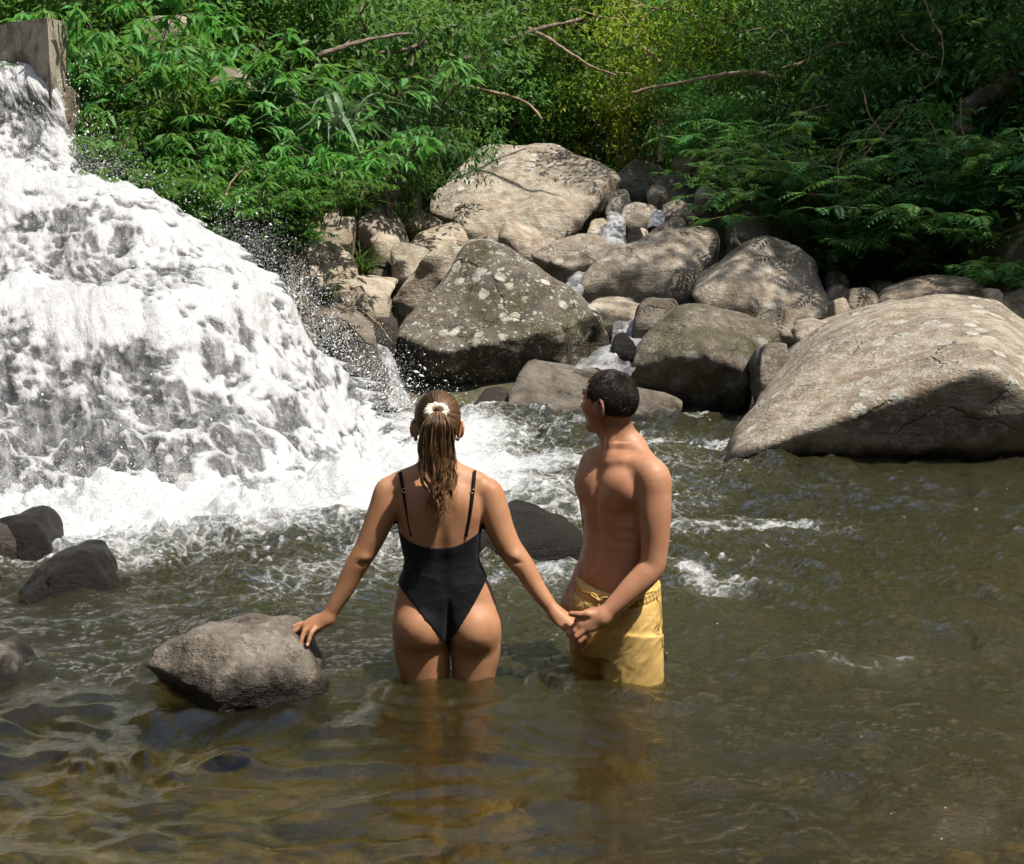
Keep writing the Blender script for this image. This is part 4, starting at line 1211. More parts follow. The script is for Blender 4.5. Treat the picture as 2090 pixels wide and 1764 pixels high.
# ------------------------------------------------------------------ people
def mat_skin(name, base, dark, red):
    t = NT(name)
    co = t.coord('Object')
    n1 = t.noise(co, 9.0, 4, 0.6)
    n2 = t.noise(co, 260.0, 2, 0.6)
    n3 = t.noise(co, 42.0, 3, 0.6)
    col = t.mix(t.mr(n1, 0.35, 0.7), base, dark)
    col = t.mix(t.mr(n3, 0.58, 0.75, 0, 0.22), col, red)
    col = t.mix(t.attr('areola'), col, (0.22, 0.085, 0.055))
    col = t.mix(t.math('MULTIPLY', t.attr('stubble'), t.mr(n2, 0.35, 0.65, 0.35, 1.0)), col, (0.035, 0.022, 0.018))
    bmp = t.bump(t.math('ADD', t.math('MULTIPLY', n2, 0.35), n3), 0.12, 0.004)
    b = t.bsdf(Base_Color=col, Roughness=t.mr(n3, 0.3, 0.7, 0.46, 0.60), Normal=bmp)
    b.inputs['Subsurface Weight'].default_value = 0.18
    b.inputs['Subsurface Radius'].default_value = (1.0, 0.35, 0.18)
    b.inputs['Subsurface Scale'].default_value = 0.012
    b.inputs['Specular IOR Level'].default_value = 0.32
    return t.done(b)


def mat_hair(name, root, tip, light, spec=0.5):
    t = NT(name)
    rnd = t.attr('rnd'); al = t.attr('along')
    col = t.mix(t.mr(al, 0.15, 0.9), root, tip)
    col = t.mix(t.mr(rnd, 0.45, 1.0, 0, 0.75), col, light)
    b = t.bsdf(Base_Color=col, Roughness=0.42)
    b.inputs['Specular IOR Level'].default_value = spec
    return t.done(b)


def mat_cloth(name, c1, c2, scale, ribs=0.0, rough=0.85, spec=0.3):
    t = NT(name)
    co = t.coord('Object')
    n = t.noise(co, 14.0, 3, 0.6)
    wv = t.n('ShaderNodeTexWave', dict(bands_direction='X'), Vector=co, Scale=scale, Distortion=0.3, Detail=1.0).outputs[1]
    wz = t.n('ShaderNodeTexWave', dict(bands_direction='Z'), Vector=co, Scale=scale * 0.8, Distortion=0.3, Detail=1.0).outputs[1]
    h = t.math('ADD', wv, t.math('MULTIPLY', wz, 1.0 - ribs))
    b = t.bsdf(Base_Color=t.mix(t.mr(n, 0.35, 0.7), c1, c2), Roughness=rough, Normal=t.bump(h, 0.25, 0.0015))
    b.inputs['Specular IOR Level'].default_value = spec
    b.inputs['Sheen Weight'].default_value = 0.05
    return t.done(b)


M_SKIN_W = mat_skin('tanned_skin', (0.40, 0.205, 0.112), (0.345, 0.165, 0.085), (0.40, 0.16, 0.09))
M_SKIN_M = mat_skin('light_brown_skin', (0.42, 0.215, 0.125), (0.365, 0.17, 0.095), (0.42, 0.15, 0.09))
M_HAIR_W = mat_hair('brown_hair', (0.045, 0.022, 0.011), (0.21, 0.115, 0.048), (0.43, 0.26, 0.115))
M_HAIR_M = mat_hair('black_hair', (0.009, 0.0065, 0.005), (0.018, 0.012, 0.009), (0.05, 0.034, 0.025), 0.25)
M_BLACK = mat_cloth('black_ribbed_fabric', (0.004, 0.004, 0.005), (0.006, 0.006, 0.0075), 260, 1.0, 0.65, 0.12)
M_MUSTARD = mat_cloth('mustard_cotton', (0.53, 0.36, 0.125), (0.48, 0.32, 0.105), 330, 0.0, 0.9, 0.2)
M_MUSTARD2 = mat_cloth('deep_mustard_trim', (0.48, 0.25, 0.03), (0.42, 0.21, 0.025), 500, 0.0, 0.9, 0.2)
M_CREAM = mat_cloth('cream_satin', (0.72, 0.66, 0.54), (0.66, 0.59, 0.47), 120, 0.0, 0.55, 0.4)
t = NT('gold_ring'); M_GOLD = t.done(t.bsdf(Base_Color=(0.55, 0.42, 0.24), Metallic=1.0, Roughness=0.3))
t = NT('dark_pearl'); M_PEARL = t.done(t.bsdf(Base_Color=(0.10, 0.075, 0.06), Roughness=0.2))
t = NT('finger_nail'); M_NAIL = t.done(t.bsdf(Base_Color=(0.62, 0.40, 0.30), Roughness=0.3))

YP = 4.81


def Z1(zx, zy, dy=0.0):
    return P(555.2 + zx * 0.40626, 734.8 + zy * 0.40626, YP + dy)


def strands(paths, radii0, sides=3, taper=0.35):
    """many thin hairs as one mesh; attributes: rnd per hair, along per point"""
    out, rn, al = [], [], []
    for i, p in enumerate(paths):
        n = len(p)
        s = np.linspace(0, 1, n)
        r = radii0[i] * (1 - (1 - taper) * s ** 2)
        v, f = tube(p, r, sides)
        out.append((v, f))
        rn.append(np.full(len(v), rng.random()))
        al.append(np.repeat(s, sides))
    v, f = merge(out)
    return v, f, np.concatenate(rn), np.concatenate(al)


def face_features(B, c, Rr, sc=1.0):
    """brow, sockets, nose, lips and chin on a head whose centre is c and whose axes are Rr (side, front, up)"""
    S, Fd, U = Rr
    q = lambda a, b, u: c + S * a * sc + Fd * b * sc + U * u * sc
    B.ell(q(0, 0.030, -0.060), (0.052 * sc, 0.062 * sc, 0.062 * sc), Rr, 0.04)        # jaw and cheeks
    B.ell(q(0, 0.078, -0.104), (0.022 * sc, 0.018 * sc, 0.016 * sc), Rr, 0.03)        # chin
    B.ell(q(0, 0.084, 0.012), (0.048 * sc, 0.014 * sc, 0.010 * sc), Rr, 0.02)         # brow
    for sd in (-1, 1):
        B.carve(q(0.031 * sd, 0.101, -0.008), (0.017 * sc, 0.016 * sc, 0.011 * sc), Rr, 0.012)
        B.ell(q(0.031 * sd, 0.081, -0.009), (0.0125 * sc, 0.0115 * sc, 0.0105 * sc), Rr, 0.004)
        B.ell(q(0.045 * sd, 0.062, -0.036), (0.018 * sc, 0.020 * sc, 0.016 * sc), Rr, 0.02)
    B.chain([q(0, 0.092, 0.000), q(0, 0.104, -0.022), q(0, 0.114, -0.038)], [0.007 * sc, 0.0085 * sc, 0.0115 * sc], 0.010)
    for sd in (-1, 1):
        B.ell(q(0.011 * sd, 0.102, -0.041), (0.008 * sc, 0.010 * sc, 0.007 * sc), Rr, 0.008)
    B.ell(q(0, 0.094, -0.066), (0.021 * sc, 0.011 * sc, 0.0055 * sc), Rr, 0.006)
    B.ell(q(0, 0.092, -0.077), (0.018 * sc, 0.011 * sc, 0.006 * sc), Rr, 0.006)


def ear(B, c, out, back, up, sc=1.0):
    """thin cupped ear: rim, lobe, hollow"""
    out = np.array(out, float); back = np.array(back, float); up = np.array(up, float)
    for v in (out, back, up): v /= np.linalg.norm(v)
    pts = []
    for k in range(9):
        a = math.radians(-70 + k * 40)
        pts.append(c + back * (0.004 + 0.0145 * math.cos(a) * sc) + up * (0.026 * math.sin(a) * sc) + out * (0.006 + 0.007 * max(0, math.cos(a))))
    B.chain(pts[:8], [0.0052 * sc] * 8, 0.004)
    B.ell(c + up * -0.001 + out * 0.001, (0.006, 0.015 * sc, 0.025 * sc), np.array([out, back, up]), 0.006)
    B.ell(c - up * 0.027 * sc + out * 0.005 - back * 0.004, (0.005, 0.007, 0.008), np.array([out, back, up]), 0.005)


def build_woman():
    B = Field((-0.86, 4.81 - 0.30, -0.72), (0.36, 4.81 + 0.24, 1.06), 0.004)
    # --- torso and hips: left/right outline per level, depth to the back (camera side) and to the front
    T = [(526, 800, 876, .022, .024), (542, 735, 945, .046, .048), (570, 660, 1010, .056, .055), (610, 630, 1040, .073, .066), (680, 624, 1058, .090, .082), (760, 628, 1060, .096, .100), (850, 641, 1046, .090, .108),
         (930, 655, 1038, .079, .094), (1000, 668, 1035, .073, .084), (1055, 660, 1054, .077, .086), (1110, 641, 1083, .086, .092), (1200, 622, 1121, .094, .094),
         (1300, 612, 1145, .095, .090), (1390, 612, 1150, .085, .080)]
    zs, cx, a, bb, bf = [], [], [], [], []
    for zy, xl, xr, yb, yf in T:
        L_, R_ = Z1(xl, zy), Z1(xr, zy)
        zs.append((L_[2] + R_[2]) / 2); cx.append((L_[0] + R_[0]) / 2); a.append((R_[0] - L_[0]) / 2); bb.append(yb); bf.append(yf)
    B.loft(zs, cx, YP, a, bf, bb, n=2.35, k=0.0)
    z_of = lambda zy: Z1(850, zy)[2]
    # --- legs
    def leg(rows):
        zs, cx, cy_, a, b = [], [], [], [], []
        for z, xl, xr, yc, bd in rows:
            zs.append(z); cx.append((xl + xr) / 2); a.append((xr - xl) / 2); cy_.append(YP + yc); b.append(bd)
        B.loft(zs, cx, cy_, a, b, b, n=2.1, k=0.012)
    X = lambda zx: Z1(zx, 1450)[0]
    leg([(z_of(1150), X(715), X(800), .0, .04), (z_of(1220), X(650), X(850), .0, .07), (z_of(1290), X(616), X(884), -.004, .086), (z_of(1390), X(610), X(889), -.002, .091), (z_of(1480), X(619), X(890), .004, .088), (z_of(1580), X(640), X(890), .008, .083),
         (-0.10, X(668), X(880), .01, .074), (-0.22, X(700), X(866), .012, .060), (-0.30, X(712), X(856), .008, .052), (-0.42, X(712), X(862), -.012, .056), (-0.55, X(740), X(848), -.012, .040), (-0.66, X(752), X(838), -.012, .034)])
    leg([(z_of(1150), X(980), X(1060), .0, .04), (z_of(1220), X(930), X(1100), .0, .07), (z_of(1290), X(900), X(1140), -.004, .086), (z_of(1390), X(897), X(1152), -.002, .091), (z_of(1480), X(899), X(1146), .004, .088), (z_of(1580), X(906), X(1122), .008, .083),
         (-0.10, X(912), X(1100), .012, .074), (-0.22, X(920), X(1072), .014, .060), (-0.30, X(926), X(1060), .010, .052), (-0.42, X(922), X(1062), -.010, .056), (-0.55, X(934), X(1036), -.010, .040), (-0.66, X(940), X(1024), -.010, .034)])
    for x0 in (X(795), X(985)):
        B.chain([(x0, YP - .03, -.675), (x0, YP + .06, -.68), (x0 + (x0 - X(890)) * .3, YP + .15, -.695)], [.032, .034, .022], 0.03)
    # --- buttocks
    for zx, zy, rx in ((758, 1330, .086), (1018, 1335, .084)):
        c = Z1(zx, zy); c[1] = YP - .042
        B.ell(c, (rx, .088, .094), None, 0.022)
    # --- neck, trapezius
    n0 = Z1(838, 590); n1 = Z1(834, 490); n2 = Z1(832, 400)
    B.chain([n0 + (0, .005, 0), n1 + (0, .018, 0), n2 + (0, .02, 0)], [.060, .054, .053], 0.03)
    for s, zx in ((-1, 640), (1, 1030)):
        e = Z1(zx, 604)
        B.cone(Z1(838 + s * 40, 548) + (0, .004, 0), .034, e + (0, 0.0, 0), .031, 0.035)
    # --- arms
    def arm(pts, k=0.02):
        p = [Z1(x, y, d) for x, y, d, r in pts]; r = [q[3] for q in pts]
        B.limb(p, r, k)
        return p
    arm([(622, 642, .000, .038), (583, 658, -.002, .0455), (561, 745, -.004, .0505), (520, 850, -.008, .0475), (478, 940, -.012, .0425), (443, 1000, -.014, .0400), (408, 1060, -.012, .0375), (365, 1150, -.012, .0330), (320, 1230, -.014, .0270), (280, 1298, -.016, .0218)])
    arm([(1056, 650, .000, .040), (1092, 668, -.004, .0465), (1118, 750, -.010, .0485), (1148, 850, -.018, .0470), (1190, 940, -.028, .0435), (1234, 1000, -.036, .0410), (1270, 1050, -.042, .0380), (1318, 1130, -.052, .0325), (1374, 1208, -.066, .0268), (1428, 1276, -.082, .0215)])
    # elbow points and creases
    for zx, zy, d in ((462, 992, -.050), (1222, 985, -.074)):
        c = Z1(zx, zy, d)
        B.push(c, (.018, .02, .014), .006)
        B.push(c + (0.0, 0, -.024), (.022, .02, .007), -.0045)
    # --- left hand spread on the stone
    h0 = Z1(280, 1298, -.016)
    palm_n = Z1(178, 1338, -.016)
    R = rot_rows(palm_n - h0, (0.10, -0.55, 0.83))
    B.ell((h0 * .42 + palm_n * .58), (.034, .055, .0145), R, 0.022)
    B.cone(h0, .020, palm_n, .015, 0.02)
    fingers = [  # zoom coordinates, depth
        [(196, 1322, .014), (138, 1330, .016), (92, 1350, .012), (64, 1384, .002)],
        [(176, 1330, -.008), (130, 1352, -.010), (92, 1378, -.016), (66, 1410, -.026)],
        [(190, 1342, -.030), (164, 1362, -.040), (150, 1398, -.052), (141, 1434, -.060)],
        [(214, 1350, -.044), (198, 1370, -.060), (186, 1404, -.070), (178, 1434, -.076)]]
    nails = []
    for fg, r in zip(fingers, (.0092, .0095, .0092, .0082)):
        p = [Z1(*q) for q in fg]
        B.chain(p, [r * 1.05, r * .98, r * .9, r * .78], 0.0045)
        B.push(p[1], .012, .0012)
        nails.append((p[3] * .86 + p[2] * .14, p[3] - p[2], r))
    B.chain([Z1(262, 1322, .005), Z1(232, 1352, .015), Z1(190, 1385, .012)], [.016, .0125, .010], 0.01)   # thumb, under the palm
    # --- right hand, laid in the man's
    w0 = Z1(1428, 1276, -.082); k0 = Z1(1515, 1345, -.118)
    R = rot_rows(k0 - w0, (0.35, -0.75, 0.55))
    B.ell((w0 * .45 + k0 * .55), (.034, .052, .0155), R, 0.022)
    B.cone(w0, .0205, k0, .016, 0.02)
    for j, (ox, oy, od) in enumerate(((14, -28, .016), (10, -8, -.006), (-4, 14, -.020), (-22, 32, -.026))):
        b = Z1(1512 + ox, 1342 + oy, -.112 + od); m1 = Z1(1548 + ox, 1384 + oy * .8, -.120 + od); m2 = Z1(1560 + ox, 1418 + oy * .6, -.105 + od); e = Z1(1548 + ox, 1440 + oy * .5, -.086 + od)
        B.chain([b, m1, m2, e], [.0096, .0090, .0082, .0070], 0.0045)
    B.chain([Z1(1452, 1300, -.070), Z1(1490, 1326, -.062), Z1(1535, 1352, -.070)], [.016, .0125, .009], 0.008)
    # --- head
    hc = Z1(830, 292) + (0, .022, 0)
    B.ell(hc, (.0735, .092, .088), None, 0.02)
    Rr = rot_rows((0, 1, 0))
    face_features(B, hc, Rr, 0.96)
    for s, zx in ((-1, 722), (1, 938)):
        e = Z1(zx, 345) + (0, .016, 0)
        ear(B, e, (s * 0.8, -0.55, 0), (s * 0.25, -1, 0), (0, 0.1, 1), 1.05)
    # --- modelling of the back
    sp = [Z1(x, y, -.10) for x, y in ((838, 600), (840, 720), (846, 850), (852, 980), (864, 1080), (878, 1170))]
    B.groove(sp, .020, .0075)
    B.end_grooves()
    for zx, s in ((745, -1), (945, 1)):
        c = Z1(zx, 712, -.095)
        B.push(c, (.050, .04, .060), .010)              # shoulder blades
        B.push(Z1(zx - s * 52, 735, -.10), (.018, .03, .05), -.005)
        B.push(Z1(zx + s * 95, 800, -.075), (.03, .04, .05), .004)
    for zx in (790, 905):
        B.push(Z1(zx, 1000, -.09), (.025, .03, .09), .005)
    # cleft and folds under the buttocks
    for zy in range(1235, 1480, 20):
        f = (zy - 1215) / 260
        B.push(Z1(884 + 4 * f, zy, -.125), (.008 + .006 * f, .06, .016), -.020 * min(1, f * 1.6 + .2))
    B.groove([Z1(x, y, -.10) for x, y in ((700, 1478), (760, 1484), (820, 1468), (872, 1432))], .011, .006)
    B.groove([Z1(x, y, -.10) for x, y in ((905, 1445), (960, 1492), (1020, 1500), (1075, 1488))], .011, .006)
    B.end_grooves()
    for zx, zy in ((690, 1420), (730, 1400), (1060, 1440), (1010, 1440), (660, 1380), (1090, 1390)):
        B.push(Z1(zx, zy, -.12), .016, -.0013)

    base = np.array([Z1(880, 1590)[0], YP, -0.70])
    W = thing('person', base, 'woman with a brown ponytail in a black swimsuit, seen from behind, hand on a rock', 'person', 'couple standing in the river')
    v, f = B.mesh()
    v, f = keep_largest(v, f)
    put('body', v, f, M_SKIN_W, W)
    # --- swimsuit: the body's own surface pushed out, cut by neckline and leg lines
    S = Field(Z1(560, 1420)[[0, 2, 2]] * 0 + (Z1(560, 1)[0], YP - .2, z_of(1440)), (Z1(1200, 1)[0], YP + .2, z_of(500)), 0.004)
    i0 = np.round((S.lo - B.lo) / B.h).astype(int)
    S.lo = B.lo + i0 * B.h
    S.n = np.minimum(S.n, np.array(B.d.shape) - i0)
    S.ax = [B.ax[k][i0[k]:i0[k] + S.n[k]] for k in range(3)]
    bd = B.d[i0[0]:i0[0] + S.n[0], i0[1]:i0[1] + S.n[1], i0[2]:i0[2] + S.n[2]]
    gx = S.ax[0][:, None, None]; gy = S.ax[1][None, :, None]; gz = S.ax[2][None, None, :]
    x0 = Z1(0, 1000)[0]; kx = (Z1(1000, 1000)[0] - x0) / 1000
    zx = (S.ax[0] - x0) / kx
    z00 = z_of(0); kz = (z_of(1600) - z00) / 1600
    zyv = (S.ax[2] - z00) / kz
    bx = np.array([560, 612, 640, 700, 775, 835, 868, 886, 898, 940, 1000, 1045, 1086, 1110, 1200.])
    by = np.array([1080, 1092, 1114, 1172, 1252, 1326, 1386, 1436, 1394, 1308, 1216, 1144, 1078, 1062, 1042.])
    lz = spline(bx, by, zx)
    leg_b = (zyv[None, :] - lz[:, None]) * abs(kz) * 0.66
    nx_ = np.array([560, 640, 690, 740, 800, 870, 930, 980, 1046, 1200.])
    ny_ = np.array([842, 850, 876, 896, 906, 907, 898, 878, 842, 830.])
    neck = (spline(nx_, ny_, zx)[:, None] - zyv[None, :]) * abs(kz) * 0.95
    region_b = np.maximum(leg_b, neck)[:, None, :]
    neck_f = (760 - zyv)[None, :] * abs(kz) + 0 * zx[:, None]
    region_f = np.maximum(leg_b, neck_f)[:, None, :]
    wgt = sstep(YP - .02, YP + .04, gy)
    region = region_b * (1 - wgt) + region_f * wgt
    pts = p3(gx, gy, gz)
    zyg = (gz - z00) / kz
    wr = fbm(pts * np.array([7, 7, 34]) + fbm(pts * 9, 2, 5)[..., None] * 1.5, 3, 3) * sstep(880, 1000, zyg) * (1 - sstep(1180, 1330, zyg))
    fold = np.sin((zyg - 0.16 * ((gx - x0) / kx - 850) ** 2 / 100 * 0.12) / 20.0 + 3 * vnoise(pts * 6, 9)) * np.exp(-((zyg - 1050) / 62) ** 2)
    arms_off = np.maximum(0, 0)
    off = 0.0050 + 0.0045 * np.maximum(wr, -0.2) + 0.0022 * fold
    # the cloth spans the cleft instead of following it
    span = np.sqrt(((gx - Z1(884, 1300)[0]) / .075) ** 2 + ((gz - z_of(1180)) / .11) ** 2)
    # keep the arms out of it
    xl_t = spline([z_of(q[0]) for q in T], [Z1(q[1], q[0])[0] for q in T], S.ax[2]) - .02
    xr_t = spline([z_of(q[0]) for q in T], [Z1(q[2], q[0])[0] for q in T], S.ax[2]) + .02
    side = np.maximum(xl_t[None, :] - S.ax[0][:, None], S.ax[0][:, None] - xr_t[None, :])[:, None, :]
    S.d = np.maximum(np.maximum(bd - off, region), side).astype(np.float32)
    v, f = S.mesh()
    v, f = keep_largest(v, f)
    ed = np.concatenate([f[:, [0, 1]], f[:, [1, 2]], f[:, [2, 3]], f[:, [3, 0]]])
    for _ in range(4):
        sm = np.zeros_like(v); ct = np.zeros(len(v))
        np.add.at(sm, ed[:, 0], v[ed[:, 1]]); np.add.at(ct, ed[:, 0], 1)
        v = v + .45 * (sm / np.maximum(ct, 1)[:, None] - v)
    suit = put('swimsuit', v, f, M_BLACK, W)
    # --- helper: nearest skin depth on the back for a given outline point
    def back(zx_, zy_, lift=0.004):
        p = Z1(zx_, zy_)
        i = int(round((p[0] - B.lo[0]) / B.h)); k = int(round((p[2] - B.lo[2]) / B.h))
        col = B.d[i, :, k]
        j = np.argmax(col < 0)
        t_ = col[j - 1] / (col[j - 1] - col[j]) if j > 0 else 0
        yy = B.ax[1][max(j - 1, 0)] + t_ * B.h
        return Z1(zx_, zy_, float(yy) - YP - lift)
    def ribbon(path, w, th=0.0022):
        path = np.array(path)
        n = len(path)
        tan = np.gradient(path, axis=0); tan /= np.linalg.norm(tan, axis=1)[:, None]
        nor = np.tile(np.array([0, -1.0, 0]), (n, 1)); nor -= (nor * tan).sum(1)[:, None] * tan; nor /= np.linalg.norm(nor, axis=1)[:, None]
        sd = np.cross(tan, nor)
        v = np.stack([path - sd * w - nor * th, path + sd * w - nor * th, path + sd * w + nor * th, path - sd * w + nor * th], 1).reshape(-1, 3)
        i = np.arange(n - 1)[:, None] * 4; j = np.arange(4)[None, :]; j2 = (j + 1) % 4
        f = np.stack([i + j, i + j2, i + 4 + j2, i + 4 + j], -1).reshape(-1, 4)
        return v, np.concatenate([f, [[3, 2, 1, 0]], [[4 * n - 4, 4 * n - 3, 4 * n - 2, 4 * n - 1]]])
    for (xa, ya, xb, yb, rx_, ry_) in ((643, 556, 702, 886, 663, 656), (1018, 562, 974, 886, 1009, 660)):
        path = []
        for q in np.linspace(0, 1, 30):
            zx_ = xa + (xb - xa) * q + (6 if xa > 800 else -2) * math.sin(math.pi * q); zy_ = ya + (yb - ya) * q
            bp_ = back(zx_, zy_, 0.0035)
            if bp_[1] > YP - .30 + .012: path.append(bp_)
        path = np.array(path)
        path[:, 1] = np.convolve(np.pad(path[:, 1], 2, mode='edge'), np.ones(5) / 5, 'valid')
        front = [path[0] + np.array([0, .016 * k, .0045 * k - .0035 * k * k]) for k in (4, 3, 2, 1)]
        v, f = ribbon(np.concatenate([front, path]), 0.0058)
        st = put('strap', v, f, M_BLACK, suit)
        c = back(rx_, ry_, 0.007)
        rp = [c + np.array([.0068 * math.cos(q), 0, .0068 * math.sin(q)]) for q in np.linspace(0, 2 * math.pi, 15)]
        v, f = tube(rp, 0.0014, 6)
        put('ring', v, f, M_GOLD, suit)
    # --- nails
    for c, d, r in nails:
        R2 = rot_rows(d, (0.1, -0.6, 0.8))
        u = np.linspace(0, math.pi, 6); w = np.arange(8) * math.pi / 4
        vv = [c + R2[2] * (r * .62) + R2[0] * (.0050 * math.sin(q) * math.cos(e)) + R2[1] * (.0065 * math.cos(q)) + R2[2] * (.0018 * math.sin(q) * math.sin(e)) for q in u for e in w]
        ff = np.array([[i * 8 + j, i * 8 + (j + 1) % 8, i * 8 + 8 + (j + 1) % 8, i * 8 + 8 + j] for i in range(5) for j in range(8)])
        put('fingernail', vv, ff, M_NAIL, W)
    # --- ear studs
    for zx_ in (712, 936):
        c = Z1(zx_ + (10 if zx_ < 800 else -4), 398, .0)
        u = np.linspace(0, math.pi, 7); w = np.arange(10) * math.pi / 5
        vv = [c + .0072 * np.array([math.sin(q) * math.cos(e), math.sin(q) * math.sin(e), math.cos(q)]) for q in u for e in w]
        ff = np.array([[i * 10 + j, i * 10 + (j + 1) % 10, i * 10 + 10 + (j + 1) % 10, i * 10 + 10 + j] for i in range(6) for j in range(10)])
        put('earring', vv, ff, M_PEARL, W)
    # --- hair: swept back to the tie
    tie = Z1(832, 262, -.075)
    cap_c = hc
    er = np.array([.0785, .0965, .0925])
    paths, rad = [], []
    td = (tie - cap_c) / er; td /= np.linalg.norm(td)
    for i in range(1500):
        while True:
            d = rng.normal(size=3); d /= np.linalg.norm(d)
            if d[1] > 0.72 and d[2] < 0.72: continue          # the face
            if d[2] < -0.62 - 0.25 * d[1]: continue             # below the nape
            if abs(d[0]) > 0.78 and d[2] < -0.28 and d[1] > -0.45: continue
            if d @ td > 0.985: continue
            break
        om = math.acos(np.clip(d @ td, -1, 1))
        ss = np.linspace(0, 1, 9)
        pp = np.array([(math.sin((1 - q) * om) * d + math.sin(q * om) * td) / math.sin(om) for q in ss])
        lift = 1.0 + 0.010 * rng.random() + 0.035 * np.exp(-((1 - ss) / .12) ** 2)
        pp = cap_c + pp * er * lift[:, None]
        paths.append(pp); rad.append(.0011 + .0008 * rng.random())
    v, f, rn, al = strands(paths, rad, 3, 0.9)
    # a closed under-layer so no scalp shows
    u = np.linspace(0, 1, 40); w = np.linspace(0, 2 * math.pi, 49)[:-1]
    uv_v = []
    for q in u:
        for e in w:
            lim = math.acos(np.clip(-0.60 + 0.28 * math.sin(e) + (0.95 if math.sin(e) > 0.62 else 0) + (.33 if abs(math.cos(e)) > .8 else 0), -1, 1))
            th = q * lim
            uv_v.append(cap_c + er * 0.995 * np.array([math.sin(th) * math.cos(e), math.sin(th) * math.sin(e), math.cos(th)]))
    uf = np.array([[i * 48 + j, i * 48 + 48 + j, i * 48 + 48 + (j + 1) % 48, i * 48 + (j + 1) % 48] for i in range(39) for j in range(48)])
    vv, ff = merge([(v, f), (np.array(uv_v), uf)])
    hair = put('hair', vv, ff, M_HAIR_W, W, attrs=dict(rnd=np.concatenate([rn * .8, np.full(len(uv_v), .1)]), along=np.concatenate([al * .25, np.zeros(len(uv_v))])))
    # --- ponytail in wavy locks
    rows = np.array([256, 274, 300, 400, 500, 600, 700, 800, 868.])
    xl_ = np.array([815, 800, 778, 750, 747, 762, 786, 792, 812.]); xr_ = np.array([848, 866, 884, 902, 913, 912, 897, 884, 868.])
    dep = np.array([-.080, -.132, -.142, -.138, -.130, -.128, -.124, -.120, -.114])
    paths, rad = [], []
    nl_ = 22
    locks = rng.random((nl_, 4))
    locks[:, 0] = (np.arange(nl_) + .5 + .5 * rng.normal(size=nl_)) / nl_
    for i in range(900):
        lk = rng.integers(0, nl_)
        c0, dd, phs, ln_ = locks[lk]
        loose = rng.random() < .12
        end = 640 + 235 * ln_ * (1 - 1.1 * abs(c0 - .52)) - 60 * rng.random() ** 2
        if loose: end = 560 + 300 * rng.random()
        zy_ = np.linspace(258, end, 30)
        tt = (zy_ - 258) / (end - 258)
        pinch = 1 - .75 * sstep(.35, 1.0, tt)                 # hairs of one lock close up towards its tip
        s0 = np.clip(c0 + rng.normal() * (.055 if not loose else .16) * pinch, -.06, 1.06)
        amp = (17 * sstep(430, 640, zy_) + 6 * sstep(310, 480, zy_)) * (.6 + .8 * dd)
        ph = phs * 6.28 + rng.normal() * (.12 if not loose else .9)
        fq = 30 + 16 * dd
        zx_ = spline(rows, xl_, zy_) * (1 - s0) + spline(rows, xr_, zy_) * s0 + amp * np.sin(zy_ / fq + ph) + 7 * np.sin(zy_ / 95 + phs * 9) * tt
        dv = spline(rows, dep, zy_) + (dd - .55) * .040 * np.sin(math.pi * np.clip(c0, .08, .92)) * sstep(258, 330, zy_) - .004 + .010 * np.cos(zy_ / fq + ph) * (amp / 20) + rng.normal() * .003
        pp = np.array([Z1(a_, b_, c_) for a_, b_, c_ in zip(zx_, zy_, dv)])
        paths.append(pp); rad.append(.0008 + .0010 * rng.random())
    v, f, rn, al = strands(paths, rad, 3, 0.3)
    put('ponytail', v, f, M_HAIR_W, W, attrs=dict(rnd=rn, along=al))
    # --- scrunchie: a gathered loop of cloth over the tie
    c = Z1(831, 258, -.098)
    ax_u = np.array([0.05, -0.72, 0.69]); ax_s = np.array([1, 0, 0.0]); ax_v = np.cross(ax_u, ax_s); ax_v /= np.linalg.norm(ax_v)
    vv = []
    nu, nv = 96, 14
    for i in range(nu):
        a_ = 2 * math.pi * i / nu
        nz_ = vnoise(np.array([math.cos(a_) * 2.4, math.sin(a_) * 2.4, 1.7]), 4)
        rr = .0130 * (1 + .32 * nz_)
        ctr = c + (ax_s * math.cos(a_) * 1.12 - ax_v * math.sin(a_)) * (.0262 + .004 * nz_)
        od = ax_s * math.cos(a_) - ax_v * math.sin(a_)
        for j in range(nv):
            b_ = 2 * math.pi * j / nv
            g = rr * (1 + .22 * math.sin(a_ * 9 + 1.8 * math.sin(b_ + a_)) * (.6 + .4 * math.cos(b_)) + .12 * math.sin(a_ * 23 + b_))
            vv.append(ctr + od * math.cos(b_) * g + ax_u * math.sin(b_) * g * 1.1)
    ff = np.array([[i * nv + j, ((i + 1) % nu) * nv + j, ((i + 1) % nu) * nv + (j + 1) % nv, i * nv + (j + 1) % nv] for i in range(nu) for j in range(nv)])
    put('scrunchie', vv, ff, M_CREAM, W)
    return W


